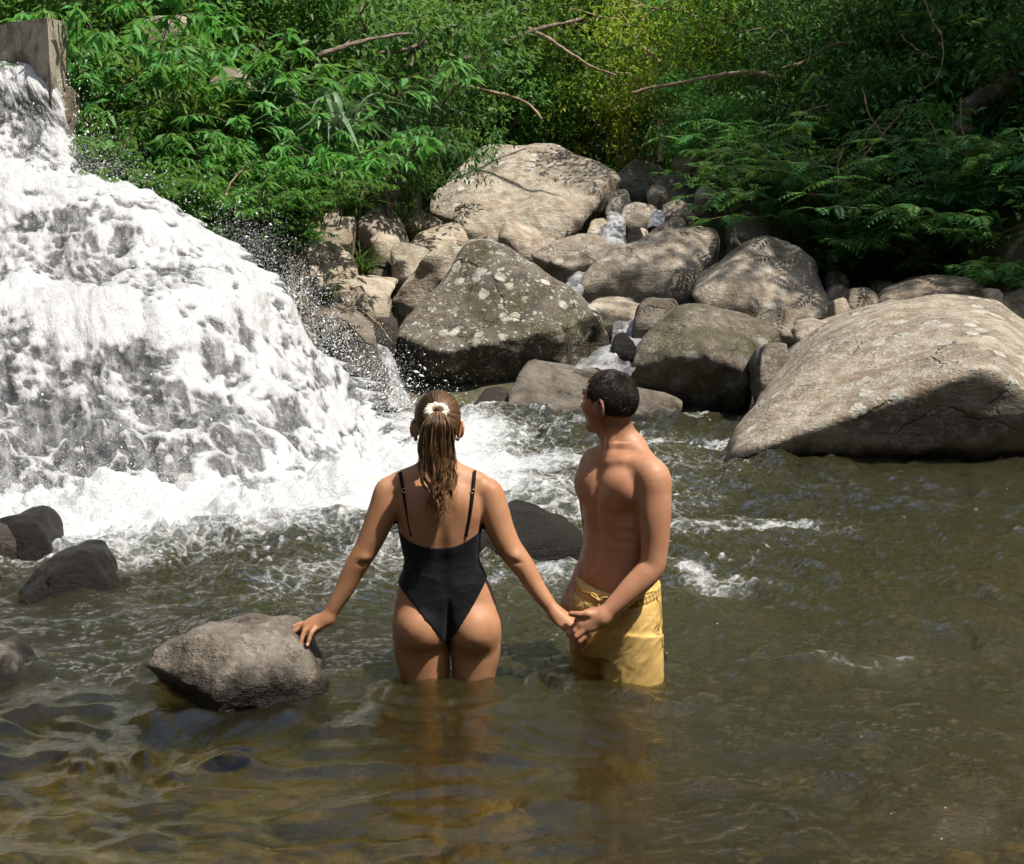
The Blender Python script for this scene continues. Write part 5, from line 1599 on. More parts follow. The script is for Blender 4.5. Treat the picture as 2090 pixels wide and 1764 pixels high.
def build_man():
    th = math.radians(55)
    YM = YP + 0.06
    Zm = lambda x, y, d=0.0: Z1(x, y, d + 0.06)
    B = Field((-0.04, YM - .36, -0.75), (0.60, YM + .33, 1.16), 0.004)
    Fr = np.array([-math.sin(th), -math.cos(th), 0]); Lf = np.array([math.cos(th), -math.sin(th), 0]); U = np.array([0, 0, 1.0])
    T = [(436, 1750, .030, .024, .030), (458, 1750, .085, .050, .060), (485, 1748, .130, .060, .070), (520, 1746, .156, .074, .083), (600, 1756, .170, .098, .092), (690, 1750, .166, .112, .092), (760, 1752, .158, .108, .088), (850, 1752, .150, .099, .082),
         (930, 1738, .144, .094, .078), (1000, 1718, .141, .092, .077), (1100, 1707, .143, .090, .085), (1200, 1716, .152, .090, .098), (1300, 1730, .158, .092, .105), (1420, 1738, .150, .085, .095)]
    zs = [Zm(r[1], r[0])[2] for r in T]
    cxs = [Zm(r[1], r[0])[0] for r in T]
    B.loft(zs, cxs, YM, [r[2] for r in T], [r[3] for r in T], [r[4] for r in T], ang=math.pi - th, n=2.3, k=0.0)
    ctr = lambda zy: np.array([spline(zs, cxs, np.array([Zm(1750, zy)[2]]))[0], YM, Zm(1750, zy)[2]])
    at = lambda zy, s, f, u=0.0: ctr(zy) + Lf * s + Fr * f + U * u
    # legs
    for s, top in ((.082, 1340), (-.082, 1340)):
        c = at(1400, s, -.005)
        z0 = c[2]
        B.chain([(c[0], c[1], z0 + .03), (c[0], c[1], -.02), (c[0] + Fr[0] * .02, c[1] + Fr[1] * .02, -.26), (c[0], c[1], -.45), (c[0] - Fr[0] * .01, c[1] - Fr[1] * .01, -.66)], [.088, .080, .058, .052, .036], 0.03)
        B.chain([(c[0] - Fr[0] * .03, c[1] - Fr[1] * .03, -.70), (c[0] + Fr[0] * .07, c[1] + Fr[1] * .07, -.705), (c[0] + Fr[0] * .16, c[1] + Fr[1] * .16, -.72)], [.036, .036, .024], 0.03)
    # neck and trapezius
    hc = Zm(1704, 190)
    nb = at(470, -.002, -.012)
    nk = Zm(1735, 385, .012)
    B.chain([nb, nk, hc + (0.012, 0, -.06)], [.066, .059, .055], 0.06)
    for s in (-1, 1):
        B.cone(at(440, s * .045, -.028), .034, at(515, s * .150, -.012), .030, 0.07)
        B.chain([at(505, s * .022, .066), at(492, s * .085, .052), at(495, s * .150, .012)], [.007, .007, .009], 0.03)     # collar bones
    # neck muscle to the breast bone
    B.chain([hc + (0.0, -.035, -.055), at(490, .018, .060)], [.014, .010], 0.025)
    # chest
    for s in (-1, 1):
        R = np.array([Lf, Fr, U])
        B.ell(at(628, s * .078, .070), (.080, .046, .064), R, 0.035)
        B.push(at(712, s * .100, .112), .0085, .0045)      # nipple
        B.push(at(560, s * .13, .06), (.03, .03, .03), .004)
        B.push(at(860, s * .055, .10), (.03, .03, .10), .004)
        B.push(at(1090, s * .105, .075), (.022, .022, .05), .004)
        B.push(at(1130, s * .07, .085), (.02, .02, .035), -.004)
        for k in range(3):
            B.push(at(800 + 52 * k, s * .115, .085), (.035, .03, .010), .003)
    B.groove([at(560, 0, .105), at(660, 0, .118), at(760, 0, .114), at(880, 0, .104), at(1000, 0, .096)], .016, .0085)
    B.groove([at(738, .03, .125), at(745, .09, .110), at(728, .135, .08)], .012, .005)
    B.groove([at(738, -.03, .125), at(745, -.09, .110), at(728, -.135, .08)], .012, .005)
    B.groove([at(y, 0, -.085) for y in (520, 700, 900, 1100)], .018, .009)
    B.end_grooves()
    B.push(at(1026, 0, .096), (.009, .012, .011), -.013)                      # navel
    # left arm, near the camera, forearm across to the clasped hands
    def arm(pts, k=0.02):
        B.limb([Zm(x, y, d) for x, y, d, r in pts], [q[3] for q in pts], k)
    arm([(1870, 545, -.120, .046), (1912, 592, -.150, .060), (1921, 680, -.160, .0575), (1923, 770, -.165, .0550), (1924, 870, -.170, .0500), (1922, 950, -.175, .0455), (1912, 1030, -.180, .0430), (1872, 1084, -.188, .0440), (1806, 1150, -.200, .0405), (1738, 1218, -.212, .0335), (1660, 1290, -.222, .0265)])
    B.push(Zm(1950, 800, -.20), (.03, .03, .06), .004)
    B.push(Zm(1880, 800, -.215), (.03, .03, .06), .004)
    # left hand round hers
    w0 = Zm(1660, 1290, -.222); k0 = Zm(1556, 1322, -.215)
    R = rot_rows(k0 - w0, (-0.15, -0.80, 0.55))
    B.ell(w0 * .42 + k0 * .58, (.042, .056, .0185), R, 0.022)
    B.cone(w0, .026, k0, .019, 0.02)
    B.chain([Zm(1628, 1282, -.225), Zm(1585, 1277, -.232), Zm(1545, 1280, -.225), Zm(1502, 1276, -.208)], [.0165, .0135, .0115, .0095], 0.008)   # thumb over her hand
    for j, (bx, by, bdp) in enumerate(((1556, 1306, -.205), (1552, 1334, -.222), (1560, 1362, -.232), (1576, 1386, -.228))):
        p = [Zm(bx, by, bdp), Zm(bx - 30, by + 28, bdp - .004), Zm(bx - 36, by + 56, bdp + .014), Zm(bx - 18, by + 78, bdp + .028)]
        B.chain(p, [.0108, .0100, .0094, .0080], 0.0045)
        B.push(p[0], .013, .002)
    # right arm hangs behind the hip
    arm([(1612, 540, .100, .046), (1606, 600, .140, .054), (1618, 760, .165, .049), (1622, 900, .170, .042), (1606, 985, .150, .040), (1560, 1080, .105, .035), (1520, 1150, .065, .0265)])
    c0 = Zm(1520, 1150, .065); c1 = Zm(1484, 1212, .030)
    R = rot_rows(c1 - c0, (-0.7, -0.7, 0.1))
    B.ell(c0 * .45 + c1 * .55, (.036, .052, .017), R, 0.02)
    for k in range(4):
        b = Zm(1470 + 14 * k, 1218 + 6 * k, .040 - .020 * k); e1 = Zm(1456 + 16 * k, 1252 + 5 * k, .032 - .020 * k); e2 = Zm(1462 + 16 * k, 1284 + 3 * k, .024 - .020 * k); e3 = Zm(1474 + 15 * k, 1304, .020 - .018 * k)
        B.chain([b, e1, e2, e3], [.0105, .0098, .009, .0078], 0.0045)
    B.chain([c0, Zm(1510, 1196, .0), Zm(1498, 1236, -.012)], [.016, .0125, .010], 0.008)
    # head, turned towards the waterfall
    fd = np.array([-math.sin(math.radians(131)), -math.cos(math.radians(131)), 0.02])
    Rr = rot_rows(fd)
    B.ell(hc, (.0745, .094, .090), Rr, 0.02)
    face_features(B, hc, Rr, 1.04)
    side_l = -Rr[0]
    ec = hc + side_l * .072 - Rr[1] * .006 + U * -.030
    ear(B, ec, side_l * .8 - Rr[1] * .45, -Rr[1] + side_l * .3, (0, 0, 1), 1.15)
    ec2 = hc - side_l * .072 - Rr[1] * .006 + U * -.030
    ear(B, ec2, -side_l * .8 - Rr[1] * .45, -Rr[1] - side_l * .3, (0, 0, 1), 1.15)
    base = np.array([ctr(1300)[0], YM, -0.74])
    Mn = thing('person', base, 'shirtless man in mustard swim shorts with short black hair, head turned to the waterfall', 'person', 'couple standing in the river')
    v, f = B.mesh()
    v, f = keep_largest(v, f)
    ar = np.zeros(len(v))
    for s in (-1, 1):
        c = at(712, s * .100, .118)
        ar = np.maximum(ar, 1 - sstep(.009, .015, np.linalg.norm(v - c, axis=1)))
    rel = v - hc
    lu = rel @ U; lf = rel @ Rr[1]; ls = np.abs(rel @ Rr[0])
    nape = sstep(.02, -.02, lf) * sstep(-.128, -.085, lu) * (lu < .03)
    beard = sstep(.0, .03, lf) * sstep(-.02, -.055, lu) * sstep(-.145, -.12, lu) * 0.35
    put('body', v, f, M_SKIN_M, Mn, attrs=dict(areola=ar, stubble=np.clip(np.maximum(nape * .85, beard), 0, 1)))
    # --- hair: cap plus thousands of short hairs
    er = np.array([.0758, .0952, .0915])
    paths, rad = [], []
    crown = np.array([0.10, -0.45, 0.85])
    for i in range(7500):
        while True:
            d = rng.normal(size=3); d /= np.linalg.norm(d)
            if d[2] < -.80 + .07 * rng.normal(): continue
            if d[1] > 0.52 and d[2] < 0.60: continue          # face
            if d[1] > -0.30 and d[2] < -0.12 + .25 * (d[1] + .3): continue       # ears and temples
            break
        lowf = sstep(-.2, -.75, d[2])
        L_ = (.017 * (1 - lowf) + .003) * (.55 + .6 * rng.random())
        flow = d - crown; flow -= (flow @ d) * d; flow /= np.linalg.norm(flow) + 1e-6
        swirl = np.cross(d, flow)
        ang = 1.2 * vnoise(d * 3.0, 12) + .45 * rng.normal()
        fl = flow * math.cos(ang) + swirl * math.sin(ang)
        q0 = d * er
        pp = [q0, q0 + d * (.0035 * (1 - lowf) + .0006) + fl * L_ * .45, q0 + d * (.0045 * (1 - lowf) + .0008) * (.6 + .8 * rng.random()) + fl * L_]
        pp = np.array(pp)
        pp = hc + pp[:, :1] * Rr[0] + pp[:, 1:2] * Rr[1] + pp[:, 2:] * Rr[2]
        paths.append(pp); rad.append(.0009 + .0006 * rng.random())
    v, f, rn, al = strands(paths, rad, 3, 0.25)
    u = np.linspace(0, 1, 30); w = np.linspace(0, 2 * math.pi, 49)[:-1]
    uv_v = []
    for q in u:
        for e in w:
            sn = math.sin(e)
            lo = -.60
            if sn > -.30: lo = -.12 + .25 * (sn + .3)
            if sn > .55: lo = .60
            t_ = q * math.acos(lo)
            uv_v.append(np.array([math.sin(t_) * math.cos(e), math.sin(t_) * sn, math.cos(t_)]) * er * (1.0 - .006 * (q > .9)))
    uv_v = np.array(uv_v)
    uv_v = hc + uv_v[:, :1] * Rr[0] + uv_v[:, 1:2] * Rr[1] + uv_v[:, 2:] * Rr[2]
    uf = np.array([[i * 48 + j, i * 48 + 48 + j, i * 48 + 48 + (j + 1) % 48, i * 48 + (j + 1) % 48] for i in range(29) for j in range(48)])
    vv, ff = merge([(v, f), (uv_v, uf)])
    put('hair', vv, ff, M_HAIR_M, Mn, attrs=dict(rnd=np.concatenate([rn, np.full(len(uv_v), .1)]), along=np.concatenate([al, np.zeros(len(uv_v))])))
    # eyebrow, the one that shows
    for s in (-1, 1):
        pp = [hc + Rr[0] * s * (.016 + .034 * q) + Rr[1] * (.101 - .020 * q * q) + U * (.018 + .005 * math.sin(q * 2.6)) for q in np.linspace(0, 1, 7)]
        v, f = tube(pp, [.0018, .003, .0034, .003, .0026, .002, .001], 6)
        put('eyebrow', v, f, M_HAIR_M, Mn, attrs=dict(rnd=np.full(len(v), .1), along=np.zeros(len(v))))
    # --- swim shorts: loose cloth with folds
    S = Field((0.02, YM - .29, -.03), (0.52, YM + .27, Zm(1700, 1095)[2] + .03), 0.004)
    rows = [(1118, 1742, .142, .118), (1150, 1742, .146, .122), (1200, 1737, .1585, .128), (1300, 1741, .165, .132), (1400, 1744, .168, .134), (1450, 1745, .165, .128)]
    S.loft([Zm(r[1], r[0])[2] for r in rows], [Zm(r[1], r[0])[0] for r in rows], YM, [r[2] for r in rows], [r[3] for r in rows], [r[3] for r in rows], ang=0.0, n=2.3, k=0.0)
    hp = [(1112, 1712, .152, .098, .094), (1160, 1714, .158, .102, .104), (1240, 1722, .169, .108, .115), (1320, 1732, .172, .110, .118), (1420, 1738, .165, .106, .112), (1480, 1740, .15, .10, .10)]
    S.loft([Zm(r[1], r[0])[2] for r in hp], [Zm(r[1], r[0])[0] for r in hp], YM, [r[2] for r in hp], [r[3] for r in hp], [r[4] for r in hp], ang=math.pi - th, n=2.3, k=0.02)
    lg = [(1330, 1826, .110, .105), (1400, 1826, .111, .108), (1500, 1823, .119, .112), (1575, 1823, .1195, .114), (1612, 1823, .119, .114)]
    S.loft([Zm(r[1], r[0])[2] for r in lg], [Zm(r[1], r[0])[0] for r in lg], YM - .060, [r[2] for r in lg], [r[3] for r in lg], [r[3] for r in lg], n=2.2, k=0.02)
    lg = [(1330, 1610, .078, .100), (1400, 1602, .074, .10), (1500, 1600, .068, .10), (1566, 1600, .064, .098)]
    S.loft([Zm(r[1], r[0])[2] for r in lg], [Zm(r[1], r[0])[0] for r in lg], YM + .055, [r[2] for r in lg], [r[3] for r in lg], [r[3] for r in lg], n=2.2, k=0.02)
    x, y, z = S.ax[0][:, None, None], S.ax[1][None, :, None], S.ax[2][None, None, :]
    pt = p3(x, y, z)
    near = np.abs(S.d) < .03
    q = pt[near]
    ang = np.arctan2(q[:, 1] - YM, q[:, 0] - Zm(1742, 1300)[0])
    zt = Zm(1742, 1118)[2]
    zw = Zm(1742, 1172)[2]
    z12 = Zm(1742, 1172)[2]
    gather = np.sin(ang * 46 + 2 * np.sin(q[:, 2] * 60)) * (.0016 * sstep(zw - .006, zw + .004, q[:, 2]) + .0022 * np.exp(-np.maximum(zw - q[:, 2], 0) / .03) * (q[:, 2] < zw))
    wp = q * np.array([11, 11, 17]) + (q[:, :1] - .3) * np.array([[0, 0, -14.0]])
    wp = wp + fbm(q * 8, 2, 31)[:, None] * 1.2
    folds = (ridged(wp, 3, 21) - .62) * .008 * sstep(zw, zw - .05, q[:, 2])
    tuck = -.005 * np.exp(-((q[:, 2] - zw) / .005) ** 2)
    band = .003 * np.exp(-((q[:, 2] - (zt - .008)) / .006) ** 2)
    S.d[near] -= (gather + folds + tuck + band).astype(np.float32)
    v, f = S.mesh()
    v, f = keep_largest(v, f)
    # tilt of the waistband: low at the front, higher at the back
    g = sstep(Zm(0, 1300)[2], zt, v[:, 2])
    v[:, 2] += g * (-.016 + ((v[:, 0] - Zm(1742, 1200)[0]) ** 2) * .95 + .05 * (v[:, 1] - YM))
    sh = put('swim_shorts', v, f, M_MUSTARD, Mn)

    def surf(zx, zy, lift=.002):
        p = Zm(zx, zy)
        m = (np.abs(v[:, 0] - p[0]) < .006) & (np.abs(v[:, 2] - p[2]) < .006)
        yy = v[m][:, 1].min() if m.any() else YM - .13
        pp = Zm(zx, zy, float(yy) - YM - lift)
        return pp
    # waistband stitch cord and side seam
    for dz in (8,):
        path = np.array([surf(xx, 1150 + dz + 30 * math.sin(math.pi * (xx - 1540) / 400.) , .001) for xx in range(1552, 1940, 9)])
        path[:, 2] += .0012 * np.sin(np.arange(len(path)) * 2.1)
        vv, ff = tube(path, .0014, 5)
        put('waistband_stitching', vv, ff, M_MUSTARD2, sh)
    zz = list(range(1190, 1600, 7))
    path = np.array([surf(1946 - 10 * math.sin(i * .9) * 0 + (yy - 1190) * .035, yy, .001) for i, yy in enumerate(zz)])
    path[1:-1, 1] = (path[:-2, 1] + path[1:-1, 1] + path[2:, 1]) / 3
    zig = path.copy(); zig[:, 0] += .004 * np.sin(np.arange(len(zz)) * 1.9)
    for k in (-.0055, .0055):
        pk = path.copy(); pk[:, 0] += k
        vv, ff = tube(pk, .0018, 5)
        put('side_seam', vv, ff, M_MUSTARD2, sh)
    # drawstring bow and ends
    def cord(pts, r=.0028):
        pts = np.array([surf(a_, b_, .005 + c_) for a_, b_, c_ in pts])
        k = np.linspace(0, len(pts) - 1, 22)
        return tube(spline(np.arange(len(pts)), pts, k), r, 6)
    parts = [cord([(1640, 1205, .004), (1618, 1192, .006), (1604, 1178, .002), (1612, 1172, .0), (1630, 1186, .004), (1640, 1203, .006)]),
             cord([(1640, 1205, .004), (1662, 1194, .006), (1682, 1192, .003), (1672, 1202, .002), (1652, 1206, .006)]),
             cord([(1640, 1205, .006), (1632, 1226, .005), (1622, 1256, .004)], .0036), cord([(1642, 1205, .006), (1644, 1222, .004), (1636, 1250, .003)], .0033),
             cord([(1633, 1200, .008), (1640, 1208, .010), (1648, 1204, .008)], .0042)]
    vv, ff = merge(parts)
    put('drawstring', vv, ff, M_MUSTARD, sh)
    return Mn

# ------------------------------------------------------------------ vegetation
def mat_leaf(name, cols, gloss=.38, trans=.52, yellow=(.16, .26, .02)):
    t = NT(name)
    r = t.attr('rnd')
    n = len(cols)
    c = t.ramp(r, [(i / (n - 1), cc) for i, cc in enumerate(cols)])
    oi = t.n('ShaderNodeObjectInfo').outputs['Random']
    c = t.n('ShaderNodeHueSaturation', None, Hue=t.mr(oi, 0, 1, .485, .515), Saturation=1.0, Value=t.mr(oi, 0, 1, .82, 1.18), Color=c).outputs[0]
    b = t.bsdf(Base_Color=c, Roughness=gloss + .12)
    b.inputs['Specular IOR Level'].default_value = .3
    tl = t.n('ShaderNodeBsdfTranslucent', None, Color=t.mix(.35, c, yellow))
    return t.done(t.mixs(trans, b, tl))


M_LEAF_BRIGHT = mat_leaf('bright_leaf', [(0.032, 0.125, 0.021), (0.060, 0.198, 0.031), (0.093, 0.278, 0.049), (0.131, 0.323, 0.061), (0.186, 0.323, 0.070)], .32)
M_LEAF_MID = mat_leaf('mid_green_leaf', [(0.033, 0.129, 0.034), (0.062, 0.205, 0.045), (0.102, 0.283, 0.063), (0.157, 0.334, 0.085), (0.223, 0.309, 0.085)], .35)
M_LEAF_OLIVE = mat_leaf('olive_leaf', [(0.053, 0.130, 0.024), (0.083, 0.198, 0.035), (0.113, 0.250, 0.044), (0.167, 0.300, 0.068), (0.160, 0.206, 0.052)], .42)
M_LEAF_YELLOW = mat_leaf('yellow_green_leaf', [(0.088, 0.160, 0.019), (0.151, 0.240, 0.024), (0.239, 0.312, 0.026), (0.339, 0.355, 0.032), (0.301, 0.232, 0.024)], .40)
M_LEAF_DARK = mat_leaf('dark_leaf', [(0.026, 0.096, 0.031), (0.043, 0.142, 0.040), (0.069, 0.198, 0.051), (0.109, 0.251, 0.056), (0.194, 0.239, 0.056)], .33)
M_LEAF_TEAL = mat_leaf('blue_green_leaf', [(.03, .085, .028), (.045, .12, .04), (.07, .15, .05), (.10, .18, .07)], .35)
M_LEAF_GRASS = mat_leaf('grass_blade', [(0.042, 0.102, 0.019), (0.072, 0.150, 0.030), (0.108, 0.180, 0.048), (0.192, 0.192, 0.072)], .35)
M_LEAF_CANE = mat_leaf('grey_green_blade', [(0.078, 0.130, 0.078), (0.117, 0.182, 0.104), (0.169, 0.234, 0.143)], .35, .25)
t = NT('bark')
n = t.noise(t.pos(), 12, 5, .65)
M_BARK = t.done(t.bsdf(Base_Color=t.mix(t.mr(n, .35, .65), (.075, .052, .036), (.21, .165, .125)), Roughness=.9, Normal=t.bump(n, .6, .02)))
t = NT('green_stem')
M_STEM = t.done(t.bsdf(Base_Color=(.085, .085, .035), Roughness=.8))
t = NT('pale_twig')
n = t.noise(t.pos(), 16, 4, .6)
M_TWIG = t.done(t.bsdf(Base_Color=t.mix(t.mr(n, .35, .65), (.16, .105, .06), (.33, .25, .165)), Roughness=.85))


def unit(v): return v / (np.linalg.norm(v, axis=-1, keepdims=True) + 1e-9)


def leaf_mesh(base, axis, nrm, ln, wd, fold=.22, droop=.25):
    """folded pointed leaves with their mid-rib: 4 triangles each"""
    base = np.asarray(base, float); n = len(base)
    ax = unit(np.asarray(axis, float))
    sd = unit(np.cross(ax, np.asarray(nrm, float))); up = np.cross(sd, ax)
    ln = np.broadcast_to(ln, (n,))[:, None]; wd = np.broadcast_to(wd, (n,))[:, None]
    m = base + ax * ln * .45 - up * wd * fold
    l = base + ax * ln * .42 - sd * wd * .5 + up * 0
    r = base + ax * ln * .42 + sd * wd * .5
    tp = base + ax * ln - np.array([0, 0, 1.0]) * ln * droop
    v = np.stack([base, l, m, r, tp], 1).reshape(-1, 3)
    f = (np.arange(n)[:, None, None] * 5 + np.array([[0, 2, 1], [0, 3, 2], [2, 4, 1], [3, 4, 2]])[None]).reshape(-1, 3)
    return v, f


class Plant:
    """collects leaves and stems round a local origin"""
    def __init__(s, seed):
        s.r = np.random.default_rng(seed)
        s.lv, s.lf, s.lr, s.off = [], [], [], 0
        s.st = []

    def leaves(s, base, axis, nrm, ln, wd, fold=.22, droop=.25, rnd=None):
        v, f = leaf_mesh(base, axis, nrm, ln, wd, fold, droop)
        n = len(base)
        rr = s.r.random(n) if rnd is None else rnd
        s.lv.append(v); s.lf.append(f + s.off); s.off += len(v); s.lr.append(np.repeat(rr, 4))

    def stem(s, path, r0, r1, sides=5):
        path = np.asarray(path, float)
        s.st.append(tube(path, np.linspace(r0, r1, len(path)), sides))

    def data(s, leaf_name, leaf_mat, stem_name, stem_mat):
        out = []
        if s.st:
            v, f = merge(s.st)
            out.append((stem_name, make_mesh(stem_name, v, f, stem_mat)))
        if s.lv:
            out.append((leaf_name, make_mesh(leaf_name, np.concatenate(s.lv), np.concatenate(s.lf), leaf_mat, False, None, dict(rnd=np.concatenate(s.lr)))))
        return out


def curve(p0, d, L, bend, n=9, r=None, wig=.05):
    """a stem that starts along d and bends by the vector bend"""
    s = np.linspace(0, 1, n)[:, None]
    p = np.asarray(p0, float) + np.asarray(d, float) * L * s + np.asarray(bend, float) * L * s ** 2
    if r is not None:
        w = np.cumsum(r.normal(size=(n, 3)), axis=0) * wig * L / n
        p = p + w * s
    return p


def proto_lance(seed, mat, size=1.0, n=15, ll=.15, whorl=8, spread=.8):
    """upright shrub of drooping lance leaves in whorls"""
    P_ = Plant(seed); r = P_.r
    for k in range(n):
        a = r.uniform(0, 6.28); lean = spread * math.sqrt(r.random())
        d = np.array([math.cos(a) * lean, math.sin(a) * lean, 1.0]); d /= np.linalg.norm(d)
        L = size * r.uniform(.55, 1.15)
        path = curve(r.normal(size=3) * [.12, .12, 0] * size, d, L, np.array([math.cos(a), math.sin(a), -.7]) * .38, 10, r, .10)
        P_.stem(path, .0065 * size, .002 * size)
        tips = [(path, 1.0)]
        for _ in range(r.integers(2, 5)):
            i = r.integers(4, 9); b = r.uniform(0, 6.28)
            q = curve(path[i], unit(np.array([math.cos(b), math.sin(b), .45])), L * r.uniform(.2, .42), np.array([0, 0, -.3]), 6, r, .1)
            P_.stem(q, .0032 * size, .0014 * size, 4); tips.append((q, .85))
        for q, sc in tips:
            T = unit(np.gradient(q, axis=0))
            m = whorl + r.integers(0, 5)
            t_ = np.concatenate([r.uniform(.35, 1, m), np.full(whorl, 1.0) - r.random(whorl) * .06])
            i = np.clip((t_ * (len(q) - 1)), 0, len(q) - 1.001); i0 = i.astype(int)
            b = q[i0] + (q[i0 + 1] - q[i0]) * (i - i0)[:, None]
            an = r.uniform(0, 6.28, len(t_))
            out = np.stack([np.cos(an), np.sin(an), np.zeros_like(an)], -1)
            ax = unit(out + T[i0] * .30 + np.array([0, 0, -.55]) + r.normal(size=(len(t_), 3)) * .28)
            nr = unit(np.array([0, 0, 1.0]) + .5 * out + r.normal(size=(len(t_), 3)) * .40)
            ln = ll * sc * r.uniform(.6, 1.15, len(t_))
            tone = np.clip(.25 + .5 * (t_ - .3) + r.normal(size=len(t_)) * .16, 0, 1)
            P_.leaves(b, ax, nr, ln, ln * .31, .2, .22, tone)
    return P_.data('foliage', mat, 'stem', M_STEM)


def proto_tree(seed, mat, R=(2.0, 1.6, 1.5), H=2.6, nl=9000, ll=.075, ww=.42, limbs=8, bark=M_BARK, clump=.30, gap=.0, droop=.25, flat=1.0, drop_lo=0.0):
    """trunk, limbs and a loose crown of leaf clumps; origin at the foot"""
    P_ = Plant(seed); r = P_.r
    c = np.array([r.normal() * .2, r.normal() * .15, H])
    tr = curve((0, 0, -.25), unit(np.array([c[0] * .4, c[1] * .4, H])), H * .82, np.array([c[0], c[1], 0]) * .3, 12, r, .22)
    P_.stem(tr, .085 * H / 2.6, .045 * H / 2.6, 7)
    ends = []
    for k in range(limbs):
        i = r.integers(5, 12)
        a = 6.28 * k / limbs + r.uniform(-.4, .4)
        tgt = c + np.array([math.cos(a) * R[0], math.sin(a) * R[1], r.uniform(-.55, .8) * R[2]]) * r.uniform(.65, 1.0)
        d = tgt - tr[i]; L = np.linalg.norm(d)
        q = curve(tr[i], d / L, L, np.array([0, 0, .0]), 10, r, .35)
        q[:, 2] += .16 * L * np.sin(np.linspace(0, math.pi, 10))
        P_.stem(q, .034 * H / 2.6, .010, 6)
        ends += [q[j] for j in (5, 7, 9)]
        for m in range(5):
            j = r.integers(3, 10)
            dd = unit(r.normal(size=3) * [1, 1, .6] + d / L * .6)
            w = curve(q[j], dd, r.uniform(.35, .9) * R[0] * .5, np.array([0, 0, -.12]), 7, r, .3)
            P_.stem(w, .013, .004, 4)
            ends += [w[3], w[6]]
    ends = np.array(ends)
    extra = unit(r.normal(size=(len(ends), 3))) * np.array(R) * (r.random((len(ends), 1)) ** .35) + c
    extra = extra[extra[:, 2] > c[2] - R[2] * (1 - drop_lo)]
    cl = np.concatenate([ends, extra])
    wgt = r.random(len(cl)) ** 1.3 + .15
    idx = r.choice(len(cl), nl, p=wgt / wgt.sum())
    cs = clump * (.55 + .9 * r.random(len(cl)))
    tone_c = r.random(len(cl))
    dirs = unit(r.normal(size=(nl, 3))) * (r.random((nl, 1)) ** .45) * [1, 1, .6 * flat]
    b = cl[idx] + dirs * cs[idx][:, None]
    ax = unit(dirs + r.normal(size=(nl, 3)) * .55 + np.array([0, 0, -droop]))
    nr = unit(np.array([0, 0, 1.0]) + r.normal(size=(nl, 3)) * .55)
    ln = ll * r.uniform(.6, 1.3, nl)
    tone = np.clip(.55 * tone_c[idx] + .45 * r.random(nl), 0, 1)
    P_.leaves(b, ax, nr, ln, ln * ww, .2, droop * .7, tone)
    return P_.data('crown', mat, 'trunk', bark)


def proto_pinnate(seed, mat, size=1.0, n=26, spread=1.0):
    """wide shrub of feathery compound leaves"""
    P_ = Plant(seed); r = P_.r
    B_, A_, N_, L_, T_ = [], [], [], [], []
    for k in range(n):
        a = r.uniform(0, 6.28); lean = spread * r.uniform(.3, 1.3)
        d = unit(np.array([math.cos(a) * lean, math.sin(a) * lean, 1.0]))
        L = size * r.uniform(.6, 1.3)
        path = curve(r.normal(size=3) * [.15, .15, 0] * size, d, L, np.array([math.cos(a), math.sin(a), -.9]) * .45, 10, r, .16)
        P_.stem(path, .010 * size, .003 * size, 4)
        tone = r.random()
        for m in range(16):
            j = r.integers(3, 10); b = r.uniform(0, 6.28)
            rl = r.uniform(.14, .30)
            q = curve(path[j], unit(np.array([math.cos(b), math.sin(b), r.uniform(-.1, .6)])), rl, np.array([0, 0, -.45]), 8)
            T = unit(np.gradient(q, axis=0))
            sd = unit(np.cross(T, [0, 0, 1.0]))
            for s in (-1, 1):
                B_.append(q[1:]); A_.append(sd[1:] * s + T[1:] * .55 + np.array([0, 0, -.15])); N_.append(np.cross(sd[1:], T[1:]) + r.normal(size=(7, 3)) * .12)
                L_.append(np.full(7, rl * .36) * (1 - .5 * np.abs(np.linspace(-.6, 1, 7)))); T_.append(np.clip(np.full(7, .6 * tone) + .4 * r.random(7), 0, 1))
    B_ = np.concatenate(B_); A_ = np.concatenate(A_); N_ = np.concatenate(N_); L_ = np.concatenate(L_); T_ = np.concatenate(T_)
    P_.leaves(B_, A_, N_, L_, L_ * .36, .12, .12, T_)
    return P_.data('foliage', mat, 'stem', M_STEM)


def proto_grass(seed, mat, n=70, L=.8, w=.012, spread=.55, droop=.75):
    r = np.random.default_rng(seed)
    V, F, R_, off = [], [], [], 0
    for k in range(n):
        a = r.uniform(0, 6.28); lean = spread * r.random()
        l = L * r.uniform(.5, 1.15)
        p = curve(np.array([r.normal() * .06, r.normal() * .06, 0]), unit(np.array([math.cos(a) * lean, math.sin(a) * lean, 1.0])), l, np.array([math.cos(a) * .5, math.sin(a) * .5, -droop]) * r.uniform(.4, 1.1), 8)
        T = unit(np.gradient(p, axis=0)); sd = unit(np.cross(T, [math.cos(a), math.sin(a), .3]))
        ww = w * r.uniform(.6, 1.2) * np.array([.6, .9, 1, 1, .9, .7, .45, .05])[:, None]
        up = np.cross(sd, T)
        v = np.stack([p - sd * ww, p - up * ww * .35, p + sd * ww], 1).reshape(-1, 3)
        i = np.arange(7)[:, None] * 3
        f = np.concatenate([np.concatenate([i, i + 1, i + 4, i + 3], 1), np.concatenate([i + 1, i + 2, i + 5, i + 4], 1)])
        V.append(v); F.append(f + off); off += len(v); R_.append(np.full(len(f), r.random()))
    return [('foliage', make_mesh('foliage', np.concatenate(V), np.concatenate(F), mat, True, None, dict(rnd=np.concatenate(R_))))]


